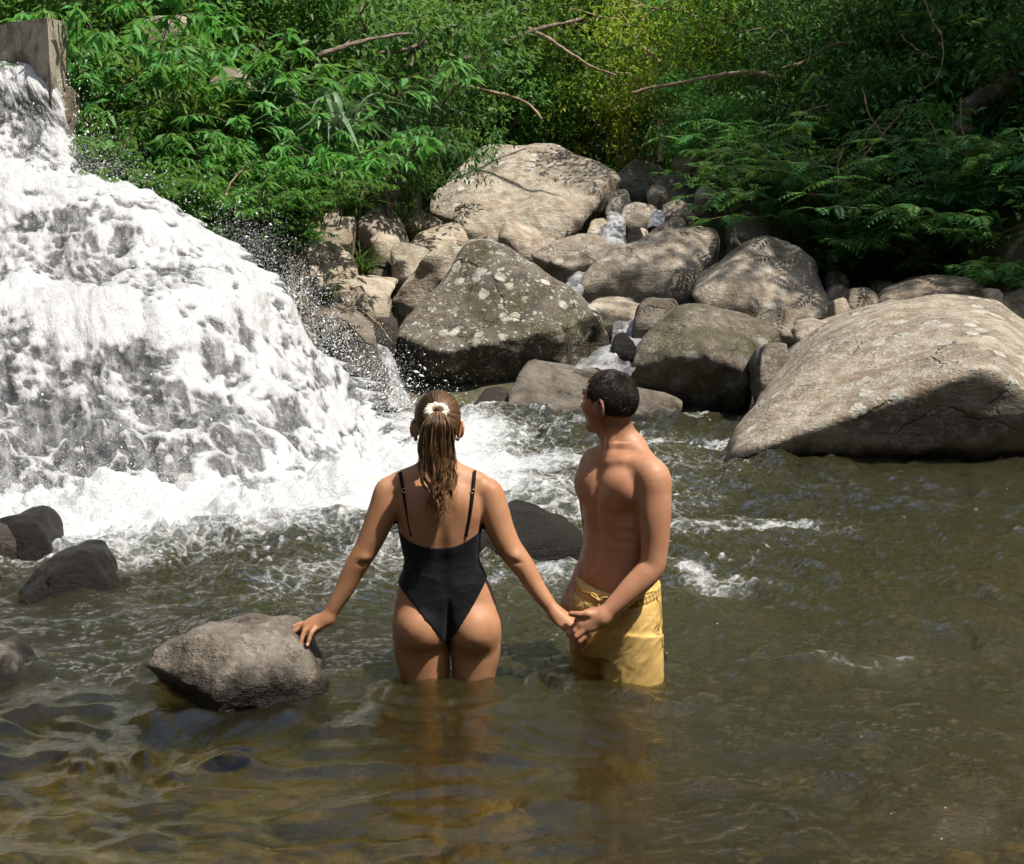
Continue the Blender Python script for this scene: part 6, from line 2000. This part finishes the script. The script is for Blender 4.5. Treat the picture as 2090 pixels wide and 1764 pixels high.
def plant(name, data, loc, scale, rz, label, cat, group=None, tilt=0.0, flipz=1.0):
    if len(data) == 1:
        o = bpy.data.objects.new(name, data[0][1]); COL.objects.link(o)
        o.location = [float(c) for c in loc]
        tag(o, label, cat, group)
    else:
        o = thing(name, loc, label, cat, group)
        for nm, me in data:
            c = bpy.data.objects.new(nm, me); COL.objects.link(c); c.parent = o
    s = scale if isinstance(scale, (tuple, list)) else (scale,) * 3
    o.scale = s
    o.rotation_euler = (tilt, 0, rz)
    return o


def foot(px, py, Y):
    """a spot on the ground below what is seen there"""
    p = P(px, py, Y)
    return np.array([p[0], Y, float(ground_z(p[0], Y))])


def build_plants():
    LA = [proto_lance(s, M_LEAF_BRIGHT, 1.0, 22, .125, 9) for s in (1, 2, 3)]
    LB = [proto_lance(s, M_LEAF_MID, 1.0, 18, .12, 9) for s in (4, 5)]
    IVY = [proto_lance(s, M_LEAF_BRIGHT, .42, 34, .07, 7, 1.4) for s in (6, 7)]
    TM = [proto_tree(s, M_LEAF_MID, nl=8500, ll=.10, clump=.33) for s in (11, 12)]
    TO = [proto_tree(s, M_LEAF_OLIVE, R=(2.5, 1.7, 1.5), nl=9500, ll=.10, ww=.42, limbs=10, clump=.34) for s in (13, 14)]
    TY = [proto_tree(s, M_LEAF_YELLOW, R=(2.2, 1.6, 1.3), nl=6500, ll=.095, ww=.42, limbs=9, bark=M_TWIG, clump=.32) for s in (15, 16)]
    TT = [proto_tree(17, M_LEAF_TEAL, R=(1.1, 1.0, 1.3), H=2.2, nl=1300, ll=.12, ww=.48, limbs=6, clump=.24, droop=.6)]
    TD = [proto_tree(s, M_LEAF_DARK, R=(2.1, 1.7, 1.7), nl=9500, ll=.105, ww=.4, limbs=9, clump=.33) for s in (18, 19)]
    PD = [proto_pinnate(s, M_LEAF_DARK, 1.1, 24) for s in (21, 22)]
    PM = [proto_pinnate(s, M_LEAF_MID, 1.1, 24) for s in (23,)]
    GR = [proto_grass(s, M_LEAF_GRASS) for s in (31, 32)]
    CN = [proto_grass(33, M_LEAF_CANE, 26, 1.1, .030, .7, 1.15), proto_grass(34, M_LEAF_CANE, 22, .8, .026, .9, 1.0)]
    # --- left bank, nearest first
    gl = 'leafy shrubs on the left bank'
    # (photo x, photo y of the plant's middle, depth, kind, scale, label)
    L = [
        (275, 325, 11.8, LA[0], .72, 'bright green shrub with drooping lance leaves beside the edge of the cascade'),
        (430, 345, 12.4, LA[1], 1.0, 'bright shrub of lance leaves in the middle of the left bank above the ground cover'),
        (525, 318, 12.6, LA[2], .9, 'bright lance leaved shrub leaning out over the boulders'),
        (635, 335, 12.9, LA[0], .7, 'rightmost bright shrub with big hanging leaves above the tan block'),
        (245, 235, 12.9, LA[1], 1.05, 'lance leaved shrub right of the concrete wall foot'),
        (385, 235, 13.4, LB[0], 1.3, 'mid green shrub behind the bright shrubs in the middle of the left bank'),
        (520, 215, 13.6, LB[1], 1.35, 'mid green shrub above the leaning bright shrub'),
        (610, 270, 13.4, LA[2], 1.2, 'tall bright shrub catching the sun beside the hanging grey blades'),
        (200, 130, 13.4, LB[1], 1.5, 'large mid green shrub just behind the concrete wall'),
        (330, 110, 14.2, LA[0], 1.5, 'tall bright shrub high on the left bank near the brown outcrop'),
        (480, 95, 14.6, LA[1], 1.6, 'tall bright shrub at the top of the left bank'),
        (620, 120, 14.8, LB[0], 1.7, 'tall mid green shrub at the top right of the left bank'),
        (60, 20, 14.6, LA[2], 1.6, 'sunlit shrub above the concrete wall at the left edge'),
        (-60, 60, 14.2, LB[0], 1.5, 'mid green shrub above the left end of the concrete wall'),
        (180, 20, 15.2, LA[1], 1.7, 'bright shrub at the top edge right of the concrete wall'),
        (715, 235, 14.6, LB[1], 1.1, 'mid green shrub under the pale hanging branch'),
    ]
    for i, (px, py, Y, d, s, lb) in enumerate(L):
        p = P(px, py, Y)
        g = float(ground_z(p[0], Y))
        z = max(g - .05, p[2] - .72 * s)
        z = min(z, p[2] - .35 * s) if g > p[2] - .3 * s else z
        plant('shrub', d, (p[0], Y, z), s, rng.uniform(0, 6.28), lb, 'shrub', gl)
    gi = 'low leafy plants carpeting the left bank'
    spots = [(300, 405), (350, 395), (395, 420), (440, 440), (490, 445), (535, 455), (575, 440), (420, 400), (470, 400), (520, 410), (560, 410), (505, 480), (540, 490), (465, 462), (590, 420), (380, 385), (330, 380), (565, 480), (600, 455), (250, 350), (215, 300), (610, 395)]
    names = ['low leafy plant on the bank, %s' % w for w in
             ('nearest the white water edge', 'second from the white water edge', 'under the first bright shrub', 'in the middle above the spray', 'right of the middle above the spray', 'above the mossy rock wall', 'beside the hanging grass', 'under the middle bright shrub',
              'between two bright shrubs', 'under the leaning bright shrub', 'at the right end below the leaning shrub', 'lowest one close to the cascade edge', 'lowest one on top of the mossy rock wall', 'close to the splashing ledge', 'at the right tip of the bank',
              'behind the first ones on the left', 'beside the tall blades near the cascade', 'at the lower right tip of the bank', 'overhanging the streaked slab', 'beside the upper cascade', 'below the concrete wall foot', 'hanging above the tan block')]
    spots += [(325, 420), (370, 440), (410, 455), (450, 485), (480, 500), (525, 515), (555, 500), (595, 470), (455, 420), (505, 420), (400, 360), (350, 350), (290, 372), (255, 385), (205, 345), (180, 305)]
    names += ['low leafy plant on the bank, %s' % w for w in ('at the very edge of the spray on the left', 'wet with spray left of the middle', 'wet with spray in the middle', 'low over the ledge in the middle', 'low over the ledge right of the middle', 'lowest at the right of the ledge', 'on the brink of the mossy rock wall', 'on the right shoulder of the bank', 'in the thick of the carpet', 'right of the thick of the carpet', 'under the grass with arching blades', 'left of the grass with arching blades', 'just above the first ledge of the cascade', 'touching the first ledge of the cascade', 'left of the broad grey green blades', 'beside the upper fall')]
    for i, (px, py) in enumerate(spots):
        Y = 12.15 + .25 * rng.random() + .0012 * max(0, 420 - py) if px > 345 else 11.72 + .1 * rng.random()
        p = P(px, py + 15, Y)
        plant('ground_cover_plant', IVY[i % 2], (p[0], Y, p[2] - .10), rng.uniform(.55, .8), rng.uniform(0, 6.28), names[i], 'plant', gi)
    gg = 'grass and reed clumps on the left bank'
    for (px, py, Y, d, s, lb) in [
        (222, 345, 11.6, CN[1], .75, 'clump of broad grey green blades right beside the cascade'),
        (350, 190, 13.3, GR[0], 1.5, 'tall grass clump with long arching blades below the brown outcrop'),
        (690, 215, 13.6, CN[0], 1.1, 'palm like spray of long grey green blades hanging over the bank'),
        (605, 415, 12.4, GR[1], .75, 'drooping grass clump over the mossy rock wall'),
        (660, 378, 12.8, GR[0], .8, 'drooping grass clump above the tan block'),
        (712, 392, 13.2, GR[1], .75, 'rightmost drooping grass clump over the cracked brown boulder'),
        (735, 520, 15.6, GR[0], .9, 'dark green grass clump between the tan rocks'),
        (665, 590, 13.5, GR[1], .55, 'thin grass tuft growing at the streaked slab'),
        (300, 120, 14.0, GR[1], 1.6, 'tall grass clump behind the concrete wall'),
        (560, 130, 14.0, CN[1], 1.3, 'grey green bladed clump high on the left bank'),
    ]:
        p = P(px, py, Y)
        plant('grass_clump', d, (p[0], Y, p[2] - .30 * s), s, rng.uniform(0, 6.28), lb, 'grass', gg)
    # --- middle: trees behind the boulders
    gm = 'trees behind the boulder field'
    for (px, py, Y, d, s, lb) in [
        (800, 160, 17.5, TT[0], .95, 'young tree with large blue green leaves in clusters left of the big boulder'),
        (720, 110, 18.0, TM[0], 1.15, 'mid green tree above the left bank with pale hanging leaves'),
        (800, 270, 19.5, TD[0], .68, 'dark low tree in deep shade left of the largest pale boulder'),
        (730, 310, 18.0, TD[1], .62, 'dark bushy tree in the shade behind the cracked brown boulder'),
        (930, 140, 26.0, TO[0], 1.25, 'olive tree with long bare limbs reaching over the largest boulder'),
        (1110, 100, 27.0, TO[1], 1.3, 'olive tree with crooked pale branches behind the largest boulder'),
        (1000, 225, 25.5, TM[1], .9, 'mid green tree standing right behind the left half of the largest boulder'),
        (1150, 235, 25.8, TM[0], .85, 'low mid green tree behind the right half of the largest boulder'),
        (1250, 110, 27.0, TO[0], 1.5, 'tall olive tree in the middle distance with a slim pale trunk'),
        (1010, 20, 28.0, TM[0], 1.6, 'tall green tree crowning the slope above the largest boulder'),
        (850, 40, 25.0, TO[1], 1.25, 'tall olive tree behind the blue green leaves'),
        (1310, 235, 24.5, TY[0], .85, 'yellow leaved small tree left of the long pale branch'),
        (1440, 140, 22.5, TY[1], 1.0, 'sunlit yellow green tree with a long pale branch'),
        (1580, 80, 22.0, TY[0], 1.05, 'yellow green tree high on the right in full sun'),
        (1330, 60, 28.5, TM[1], 1.5, 'dark green tree in the gap at the top centre right'),
        (1490, 245, 20.5, TM[0], .62, 'green tree below the yellow crown at the edge of the right bank'),
        (1180, 20, 30.0, TO[1], 1.6, 'far olive tree at the top of the picture'),
    ]:
        p = P(px, py, Y)
        H = 2.5 * s
        z = min(p[2] - H, float(ground_z(p[0], Y)) + .6)
        z = max(z, p[2] - H)
        plant('tree', d, (p[0], Y, p[2] - H), s, rng.uniform(0, 6.28), lb, 'tree', gm)
    gz_ = 'trees along the top of the left bank'
    for (px, py, Y, d, s, lb) in [
        (90, -20, 17.0, TM[0], 1.0, 'green tree at the top edge above the concrete wall'),
        (250, -25, 17.5, TM[1], 1.0, 'green tree at the top edge above the brown outcrop'),
        (420, -10, 18.0, TM[0], 1.05, 'green tree at the top edge above the tall bright shrubs'),
        (580, 20, 18.5, TM[1], 1.0, 'green tree at the top edge left of the dark limb'),
        (-120, -10, 17.5, TM[1], 1.1, 'green tree beyond the left end of the concrete wall'),
    ]:
        p = P(px, py, Y)
        plant('tree', d, (p[0], Y, p[2] - 2.5 * s), s, rng.uniform(0, 6.28), lb, 'tree', gz_)
    # --- right bank
    gr = 'shrubs crowding the right bank'
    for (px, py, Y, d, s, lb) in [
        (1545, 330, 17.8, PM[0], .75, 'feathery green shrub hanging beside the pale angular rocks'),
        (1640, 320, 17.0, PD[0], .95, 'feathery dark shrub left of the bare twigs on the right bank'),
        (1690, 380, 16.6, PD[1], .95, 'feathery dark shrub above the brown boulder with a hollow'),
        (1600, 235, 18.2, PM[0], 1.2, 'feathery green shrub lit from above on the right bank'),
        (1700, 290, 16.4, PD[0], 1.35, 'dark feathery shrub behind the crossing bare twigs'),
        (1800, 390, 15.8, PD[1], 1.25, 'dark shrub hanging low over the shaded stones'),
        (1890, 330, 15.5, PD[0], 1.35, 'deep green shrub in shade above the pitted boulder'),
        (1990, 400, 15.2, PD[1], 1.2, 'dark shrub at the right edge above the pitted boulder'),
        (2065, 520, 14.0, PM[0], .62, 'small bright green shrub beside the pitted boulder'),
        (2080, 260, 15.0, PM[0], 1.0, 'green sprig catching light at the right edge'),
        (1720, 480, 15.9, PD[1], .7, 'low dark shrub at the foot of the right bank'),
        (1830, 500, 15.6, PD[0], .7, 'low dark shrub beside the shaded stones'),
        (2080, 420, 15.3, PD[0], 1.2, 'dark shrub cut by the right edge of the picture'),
    ]:
        p = P(px, py, Y)
        plant('shrub', d, (p[0], Y, p[2] - .60 * s), s, rng.uniform(0, 6.28), lb, 'shrub', gr)
    gt = 'trees over the right bank'
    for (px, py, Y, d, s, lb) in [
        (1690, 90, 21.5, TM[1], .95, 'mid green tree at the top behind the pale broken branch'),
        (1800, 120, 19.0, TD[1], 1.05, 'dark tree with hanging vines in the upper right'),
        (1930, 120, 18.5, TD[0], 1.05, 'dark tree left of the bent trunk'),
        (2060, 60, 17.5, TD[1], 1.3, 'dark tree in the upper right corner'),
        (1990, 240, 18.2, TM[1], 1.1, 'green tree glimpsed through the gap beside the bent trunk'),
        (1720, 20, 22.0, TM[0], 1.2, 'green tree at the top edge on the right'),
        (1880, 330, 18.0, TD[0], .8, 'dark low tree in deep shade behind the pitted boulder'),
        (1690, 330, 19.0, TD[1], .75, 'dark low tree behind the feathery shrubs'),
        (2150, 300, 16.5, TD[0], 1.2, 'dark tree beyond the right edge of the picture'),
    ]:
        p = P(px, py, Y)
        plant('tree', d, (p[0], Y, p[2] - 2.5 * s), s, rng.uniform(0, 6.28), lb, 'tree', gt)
    # tall canopy over the right bank; its crowns reach above the picture and keep the bank in shade
    gc = 'tall canopy trees on the right bank'
    for (x, y, H, s, lb) in [(8.6, 12.4, 7.4, 1.4, 'tall tree leaning over the right bank, nearest the river'), (9.6, 13.4, 8.2, 1.7, 'tall tree far right on the bank'),
                             (10.2, 17.4, 9.0, 1.8, 'tallest tree on the right bank')]:
        g = float(ground_z(x, y))
        o = plant('tree', TD[int(x) % 2], (x, y, g + H - 2.6 * s - 1.0), s, rng.uniform(0, 6.28), lb, 'tree', gc)
        tr = curve((x, y, g - .3), (0, 0, 1.0), H - 1.0 * s, (0, 0, 0), 12, rng, .3)
        v, f = tube(tr, np.linspace(.16, .10, 12), 8)
        tk = make_mesh('lower_trunk', (v - np.array(o.location)) / s, f, M_BARK)
        c = bpy.data.objects.new('trunk', tk); COL.objects.link(c); c.parent = o
        m = Matrix.Rotation(-o.rotation_euler.z, 4, 'Z'); c.matrix_local = m
    # --- bare limbs, twigs and vines that show against the leaves
    def limb(name, pts, r0, r1, mat, label, cat, group=None):
        q = np.array([P(*c) for c in pts])
        k = np.linspace(0, len(q) - 1, max(14, 5 * len(q)))
        path = spline(np.arange(len(q)), q, k)
        path = path + np.cumsum(rng.normal(size=path.shape), axis=0) * .006
        v, f = tube(path, .72 * np.linspace(r0, r1, len(path)) * (1 + .15 * rng.normal(size=len(path))).clip(.7, 1.4), 7)
        o = put(name, v, f, mat)
        tag(o, label, cat, group)
        return o
    gb = 'bare limbs among the leaves'
    limb('branch', [(905, 150, 20.5), (960, 120, 20.8), (1040, 85, 21.2), (1110, 60, 21.5), (1190, 45, 22)], .075, .03, M_BARK, 'dark rising limb reaching over the largest boulder from the left', 'branch', gb)
    limb('branch', [(1080, 60, 21.5), (1130, 80, 21.2), (1170, 105, 21), (1210, 130, 20.8), (1260, 145, 20.6)], .045, .02, M_TWIG, 'pale crooked limb above the middle of the largest boulder', 'branch', gb)
    limb('branch', [(910, 170, 20.4), (980, 185, 20.2), (1060, 205, 20), (1100, 240, 19.8)], .05, .02, M_TWIG, 'pale low limb pointing down towards the largest boulder', 'branch', gb)
    limb('branch', [(1290, 190, 20.2), (1350, 175, 20), (1440, 160, 19.6), (1520, 148, 19.2), (1570, 150, 19), (1640, 165, 18.8)], .03, .055, M_TWIG, 'long pale branch lying across the yellow green crown', 'branch', gb)
    limb('branch', [(1600, 140, 18.5), (1660, 120, 18.4), (1700, 95, 18.2), (1750, 85, 18)], .035, .02, M_TWIG, 'pale broken branch above the feathery shrubs', 'branch', gb)
    limb('branch', [(770, 110, 17.0), (830, 95, 17), (900, 70, 17.2), (960, 40, 17.4)], .045, .02, M_BARK, 'dark limb behind the blue green leaves', 'branch', gb)
    limb('branch', [(650, 115, 15.5), (700, 95, 15.6), (760, 75, 15.8), (840, 60, 16)], .05, .02, M_BARK, 'dark limb over the top of the left bank', 'branch', gb)
    limb('bare_tree', [(2085, 120, 16.2), (2075, 150, 16.2), (2045, 185, 16.2), (2005, 205, 16.3), (1975, 225, 16.4), (1960, 270, 16.4)], .13, .16, M_BARK, 'bent dark trunk at the right edge', 'tree', gb)
    limb('bare_tree', [(1310, 30, 26), (1312, 60, 26), (1306, 90, 26), (1304, 130, 26)], .07, .09, M_TWIG, 'slim pale trunk at the top in the middle distance', 'tree', gb)
    limb('bare_tree', [(1348, 240, 22), (1352, 280, 22), (1350, 330, 21.8)], .06, .08, M_TWIG, 'pale short trunk behind the pale boulder', 'tree', gb)
    gv = 'bare twigs and vines on the right bank'
    tw = [([(1880, -10, 15.4), (1900, 40, 15.4), (1925, 80, 15.4), (1928, 130, 15.4), (1918, 160, 15.4), (1890, 185, 15.4)], .014, 'long vine looping down beside the bent trunk'),
          ([(1840, 70, 15.3), (1880, 95, 15.3), (1925, 108, 15.3)], .010, 'short twig crossing the looping vine'),
          ([(1760, 180, 15.2), (1775, 230, 15.2), (1800, 275, 15.2), (1830, 310, 15.2)], .013, 'pale twig slanting right through the crossing twigs'),
          ([(1850, 215, 15.1), (1810, 260, 15.1), (1775, 300, 15.1), (1730, 345, 15.1)], .013, 'pale twig slanting left through the crossing twigs'),
          ([(1800, 240, 15.0), (1770, 275, 15.0), (1762, 310, 15.0), (1768, 340, 15.0)], .010, 'thin twig hooking down in the middle of the crossing twigs'),
          ([(1720, 300, 15.0), (1710, 340, 15.0), (1712, 380, 15.0), (1700, 415, 15.0)], .014, 'curved pale vine hanging below the crossing twigs'),
          ([(1870, 200, 15.3), (1900, 250, 15.3), (1925, 310, 15.2), (1950, 350, 15.1)], .010, 'thin vine to the right of the crossing twigs'),
          ([(1960, 200, 15.2), (1965, 260, 15.2), (1975, 320, 15.1), (1972, 350, 15.1)], .010, 'thin pale vine beside the pitted boulder'),
          ([(1560, 300, 16.2), (1600, 330, 16.2), (1650, 360, 16.1), (1700, 380, 16.0)], .010, 'thin twig running through the feathery shrubs'),
          ([(1950, 430, 15.0), (1956, 460, 15.0), (1964, 480, 15.0), (1985, 470, 15.0)], .009, 'small hooked twig on the pitted boulder'),
          ([(1620, 330, 16.0), (1615, 290, 16.0), (1640, 240, 16.0), (1700, 220, 16.0)], .010, 'arching twig at the left of the right bank')]
    for pts, r, lb in tw:
        limb('vine', pts, r, r * .6, M_TWIG, lb, 'vine', gv)
    gh = 'vines hanging in the shade left of the largest boulder'
    for k, (px, y0, y1) in enumerate([(905, 60, 330), (890, 200, 360), (860, 220, 330), (830, 250, 360), (800, 200, 330), (940, 210, 330)]):
        limb('vine', [(px, y0, 19.2), (px + 6 * math.sin(k), (y0 + y1) / 2, 19.2), (px - 5, y1, 19.2)], .014, .010, M_TWIG,
             ['long vine hanging from the dark limb', 'vine hanging close to the largest boulder', 'vine in the dark gap', 'vine left of the dark gap', 'vine under the blue green leaves', 'vine touching the top of the largest boulder'][k], 'vine', gh)
    gs = 'dry stems on the left bank'
    for k, (pts, r) in enumerate([([(235, 390, 12.2), (250, 310, 12.3), (275, 230, 12.4)], .012), ([(315, 470, 12.1), (340, 420, 12.1), (370, 390, 12.2)], .010), ([(455, 420, 12.1), (470, 380, 12.2), (510, 330, 12.3)], .012), ([(545, 430, 12.1), (540, 390, 12.2), (545, 350, 12.2)], .010),
                                 ([(690, 640, 13.2), (730, 625, 13.1), (770, 655, 13.0), (795, 690, 13.0)], .012), ([(620, 470, 12.3), (600, 540, 12.2), (606, 600, 12.15), (612, 660, 12.1)], .022), ([(590, 500, 12.25), (590, 560, 12.15), (598, 640, 12.1)], .018), ([(640, 500, 12.4), (626, 560, 12.25), (622, 660, 12.15)], .018)]):
        limb('dry_stem', pts, r, r * .7, M_TWIG, ['yellowed cane rising beside the cascade', 'dry stalk leaning at the edge of the white water', 'dry stem under the middle bright shrub', 'dry stem under the leaning bright shrub', 'fallen dry branch lying over the wet slab', 'thick root running down the mossy rock wall', 'left root on the mossy rock wall', 'right root on the mossy rock wall'][k], 'stem', gs)
    limb('dead_branch', [(1500, 486, 15.5), (1515, 500, 15.3), (1540, 520, 15.2), (1545, 540, 15.2)], .03, .015, M_TWIG, 'dead branch with curled brown leaves lying on the long rounded boulder', 'branch')
    # --- undergrowth over all the banks, beyond counting
    n = 52000
    xs = rng.uniform(-13, 13, n * 3); ys = 11.6 + 36 * rng.random(n * 3) ** 1.25
    gz = ground_z(xs, ys)
    base_ = spline([11, 12.4, 14, 17, 22, 27, 33, 46, 62], [-.42, -.12, .28, .72, 1.45, 2.3, 5.2, 15, 27], ys)
    on_bank = (gz - base_ > .45) | (ys > 26.5)
    vis = np.abs(xs / ys) < .45
    k = np.where(on_bank & vis & (gz > .3))[0][:n]
    xs, ys, gz = xs[k], ys[k], gz[k]
    n = len(k)
    up = rng.exponential(.16, n) * (1 + ys / 30)
    b = np.stack([xs + rng.normal(size=n) * .05, ys, gz + up], -1)
    ax = unit(rng.normal(size=(n, 3)) * [1, 1, .5] + [0, -.3, -.1])
    nr = unit(np.array([0, -.25, 1.0]) + rng.normal(size=(n, 3)) * .5)
    ln = rng.uniform(.07, .16, n) * (.55 + ys / 24)
    v, f = leaf_mesh(b, ax, nr, ln, ln * .42)
    cl = .5 + .5 * fbm(np.stack([xs * .6, ys * .6, gz * .4], -1), 3, 91)
    o = put('undergrowth', v, f, M_LEAF_MID, base=(0, 20, 2), smooth=False, fattrs=dict(rnd=np.repeat(np.clip(cl * .6 + .4 * rng.random(n), 0, 1), 4)))
    tag(o, 'dense mixed undergrowth of small leaves covering both banks and the slope behind', 'undergrowth', kind='stuff')


def build_weir():
    t = NT('weathered_concrete')
    pos = t.pos()
    n1 = t.noise(pos, 3.2, 6, .65, .4); n2 = t.noise(pos, 40, 4, .7)
    streak = t.noise(t.map(pos, (2.2, 2.2, 1.3)), 1.6, 5, .7, .5)
    sep = t.n('ShaderNodeSeparateXYZ', None, Vector=pos)
    c = t.mix(t.mr(n2, .3, .7), (.30, .255, .20), (.46, .41, .335))
    c = t.mix(t.mr(t.math('ADD', t.math('MULTIPLY', streak, .25), t.math('MULTIPLY', n1, .75)), .44, .62), c, (.11, .088, .065))
    c = t.mix(t.math('MULTIPLY', t.mr(n1, .40, .55), t.mr(sep.outputs[2], 3.05, 2.65)), c, (.055, .04, .022))
    M = t.done(t.bsdf(Base_Color=c, Roughness=.9, Normal=t.bump(t.math('ADD', n2, n1), .5, .03)))
    A = P(96, 36, 11.75); Bq = P(134, 41, 12.2); C = P(-260, 92, 14.6)
    bot = P(120, 240, 12.3)[2] - .5
    # corner, right end, far left: a thick wall seen at an angle
    D = C + (Bq - A)
    rows = []
    nu = 26
    def face(p, q, zt0, zt1, nu_, nv_=20):
        u = np.linspace(0, 1, nu_)[:, None]; w = np.linspace(0, 1, nv_)[None, :]
        x = p[0] + (q[0] - p[0]) * u + 0 * w; y = p[1] + (q[1] - p[1]) * u + 0 * w
        zt = zt0 + (zt1 - zt0) * u
        z = zt + (bot - zt) * w
        return np.stack([x, y, z], -1)
    parts = []
    for p, q, n_ in ((C, A, 60), (A, Bq, 14), (Bq, D, 60), (D, C, 14)):
        g = face(p, q, p[2], q[2], n_)
        parts.append((g.reshape(-1, 3), grid_faces(n_, 20)))
    u = np.linspace(0, 1, 60)[:, None, None]; w = np.linspace(0, 1, 14)[None, :, None]
    top = (C + (A - C) * u) * (1 - w) + (D + (Bq - D) * u) * w
    parts.append((top.reshape(-1, 3), grid_faces(60, 14)))
    v, f = merge(parts)
    v = v + .018 * np.stack([fbm(v * 5, 3, 95), fbm(v * 5, 3, 96), fbm(v * 5, 3, 97)], -1)
    o = put('weir_wall', v, f, M)
    tag(o, 'weathered concrete weir wall with a pale sunlit end above the cascade', 'wall')
    # brown eroded foot below its end
    boulder('rock', 'brown eroded stub under the pale end of the concrete wall', 11.85, .5, d0((118, 175), (135, 170, .1), (142, 232, .1), (130, 245), (116, 205)), 97, .8, .1, .7, .2, .2, None, sink=.3)
    boulder('rock', 'brown outcrop showing between the shrubs high on the left bank', 15.2, 1.2, d0((270, 60), (310, 30, .2), (370, 32, .3), (395, 60, .3), (350, 95), (290, 95)), 98, .6, .2, .5, 0, 0, None)
    boulder('rock', 'brown earth coloured rock behind the tall grass on the left bank', 14.3, 1.0, d0((420, 150), (450, 130, .2), (500, 145, .3), (520, 200, .2), (470, 230), (430, 210)), 99, .75, .1, .5, .1, 0, None)

# ------------------------------------------------------------------ assemble: setting first, then rocks, plants and people
import time as _time
for _fn in (build_ground, build_waterfall, build_pool, build_streams, build_boulders, build_bed_stones, build_weir, build_plants, build_woman, build_man):
    _t = _time.time()
    _fn()
    print(_fn.__name__, round(_time.time() - _t, 1), flush=True)
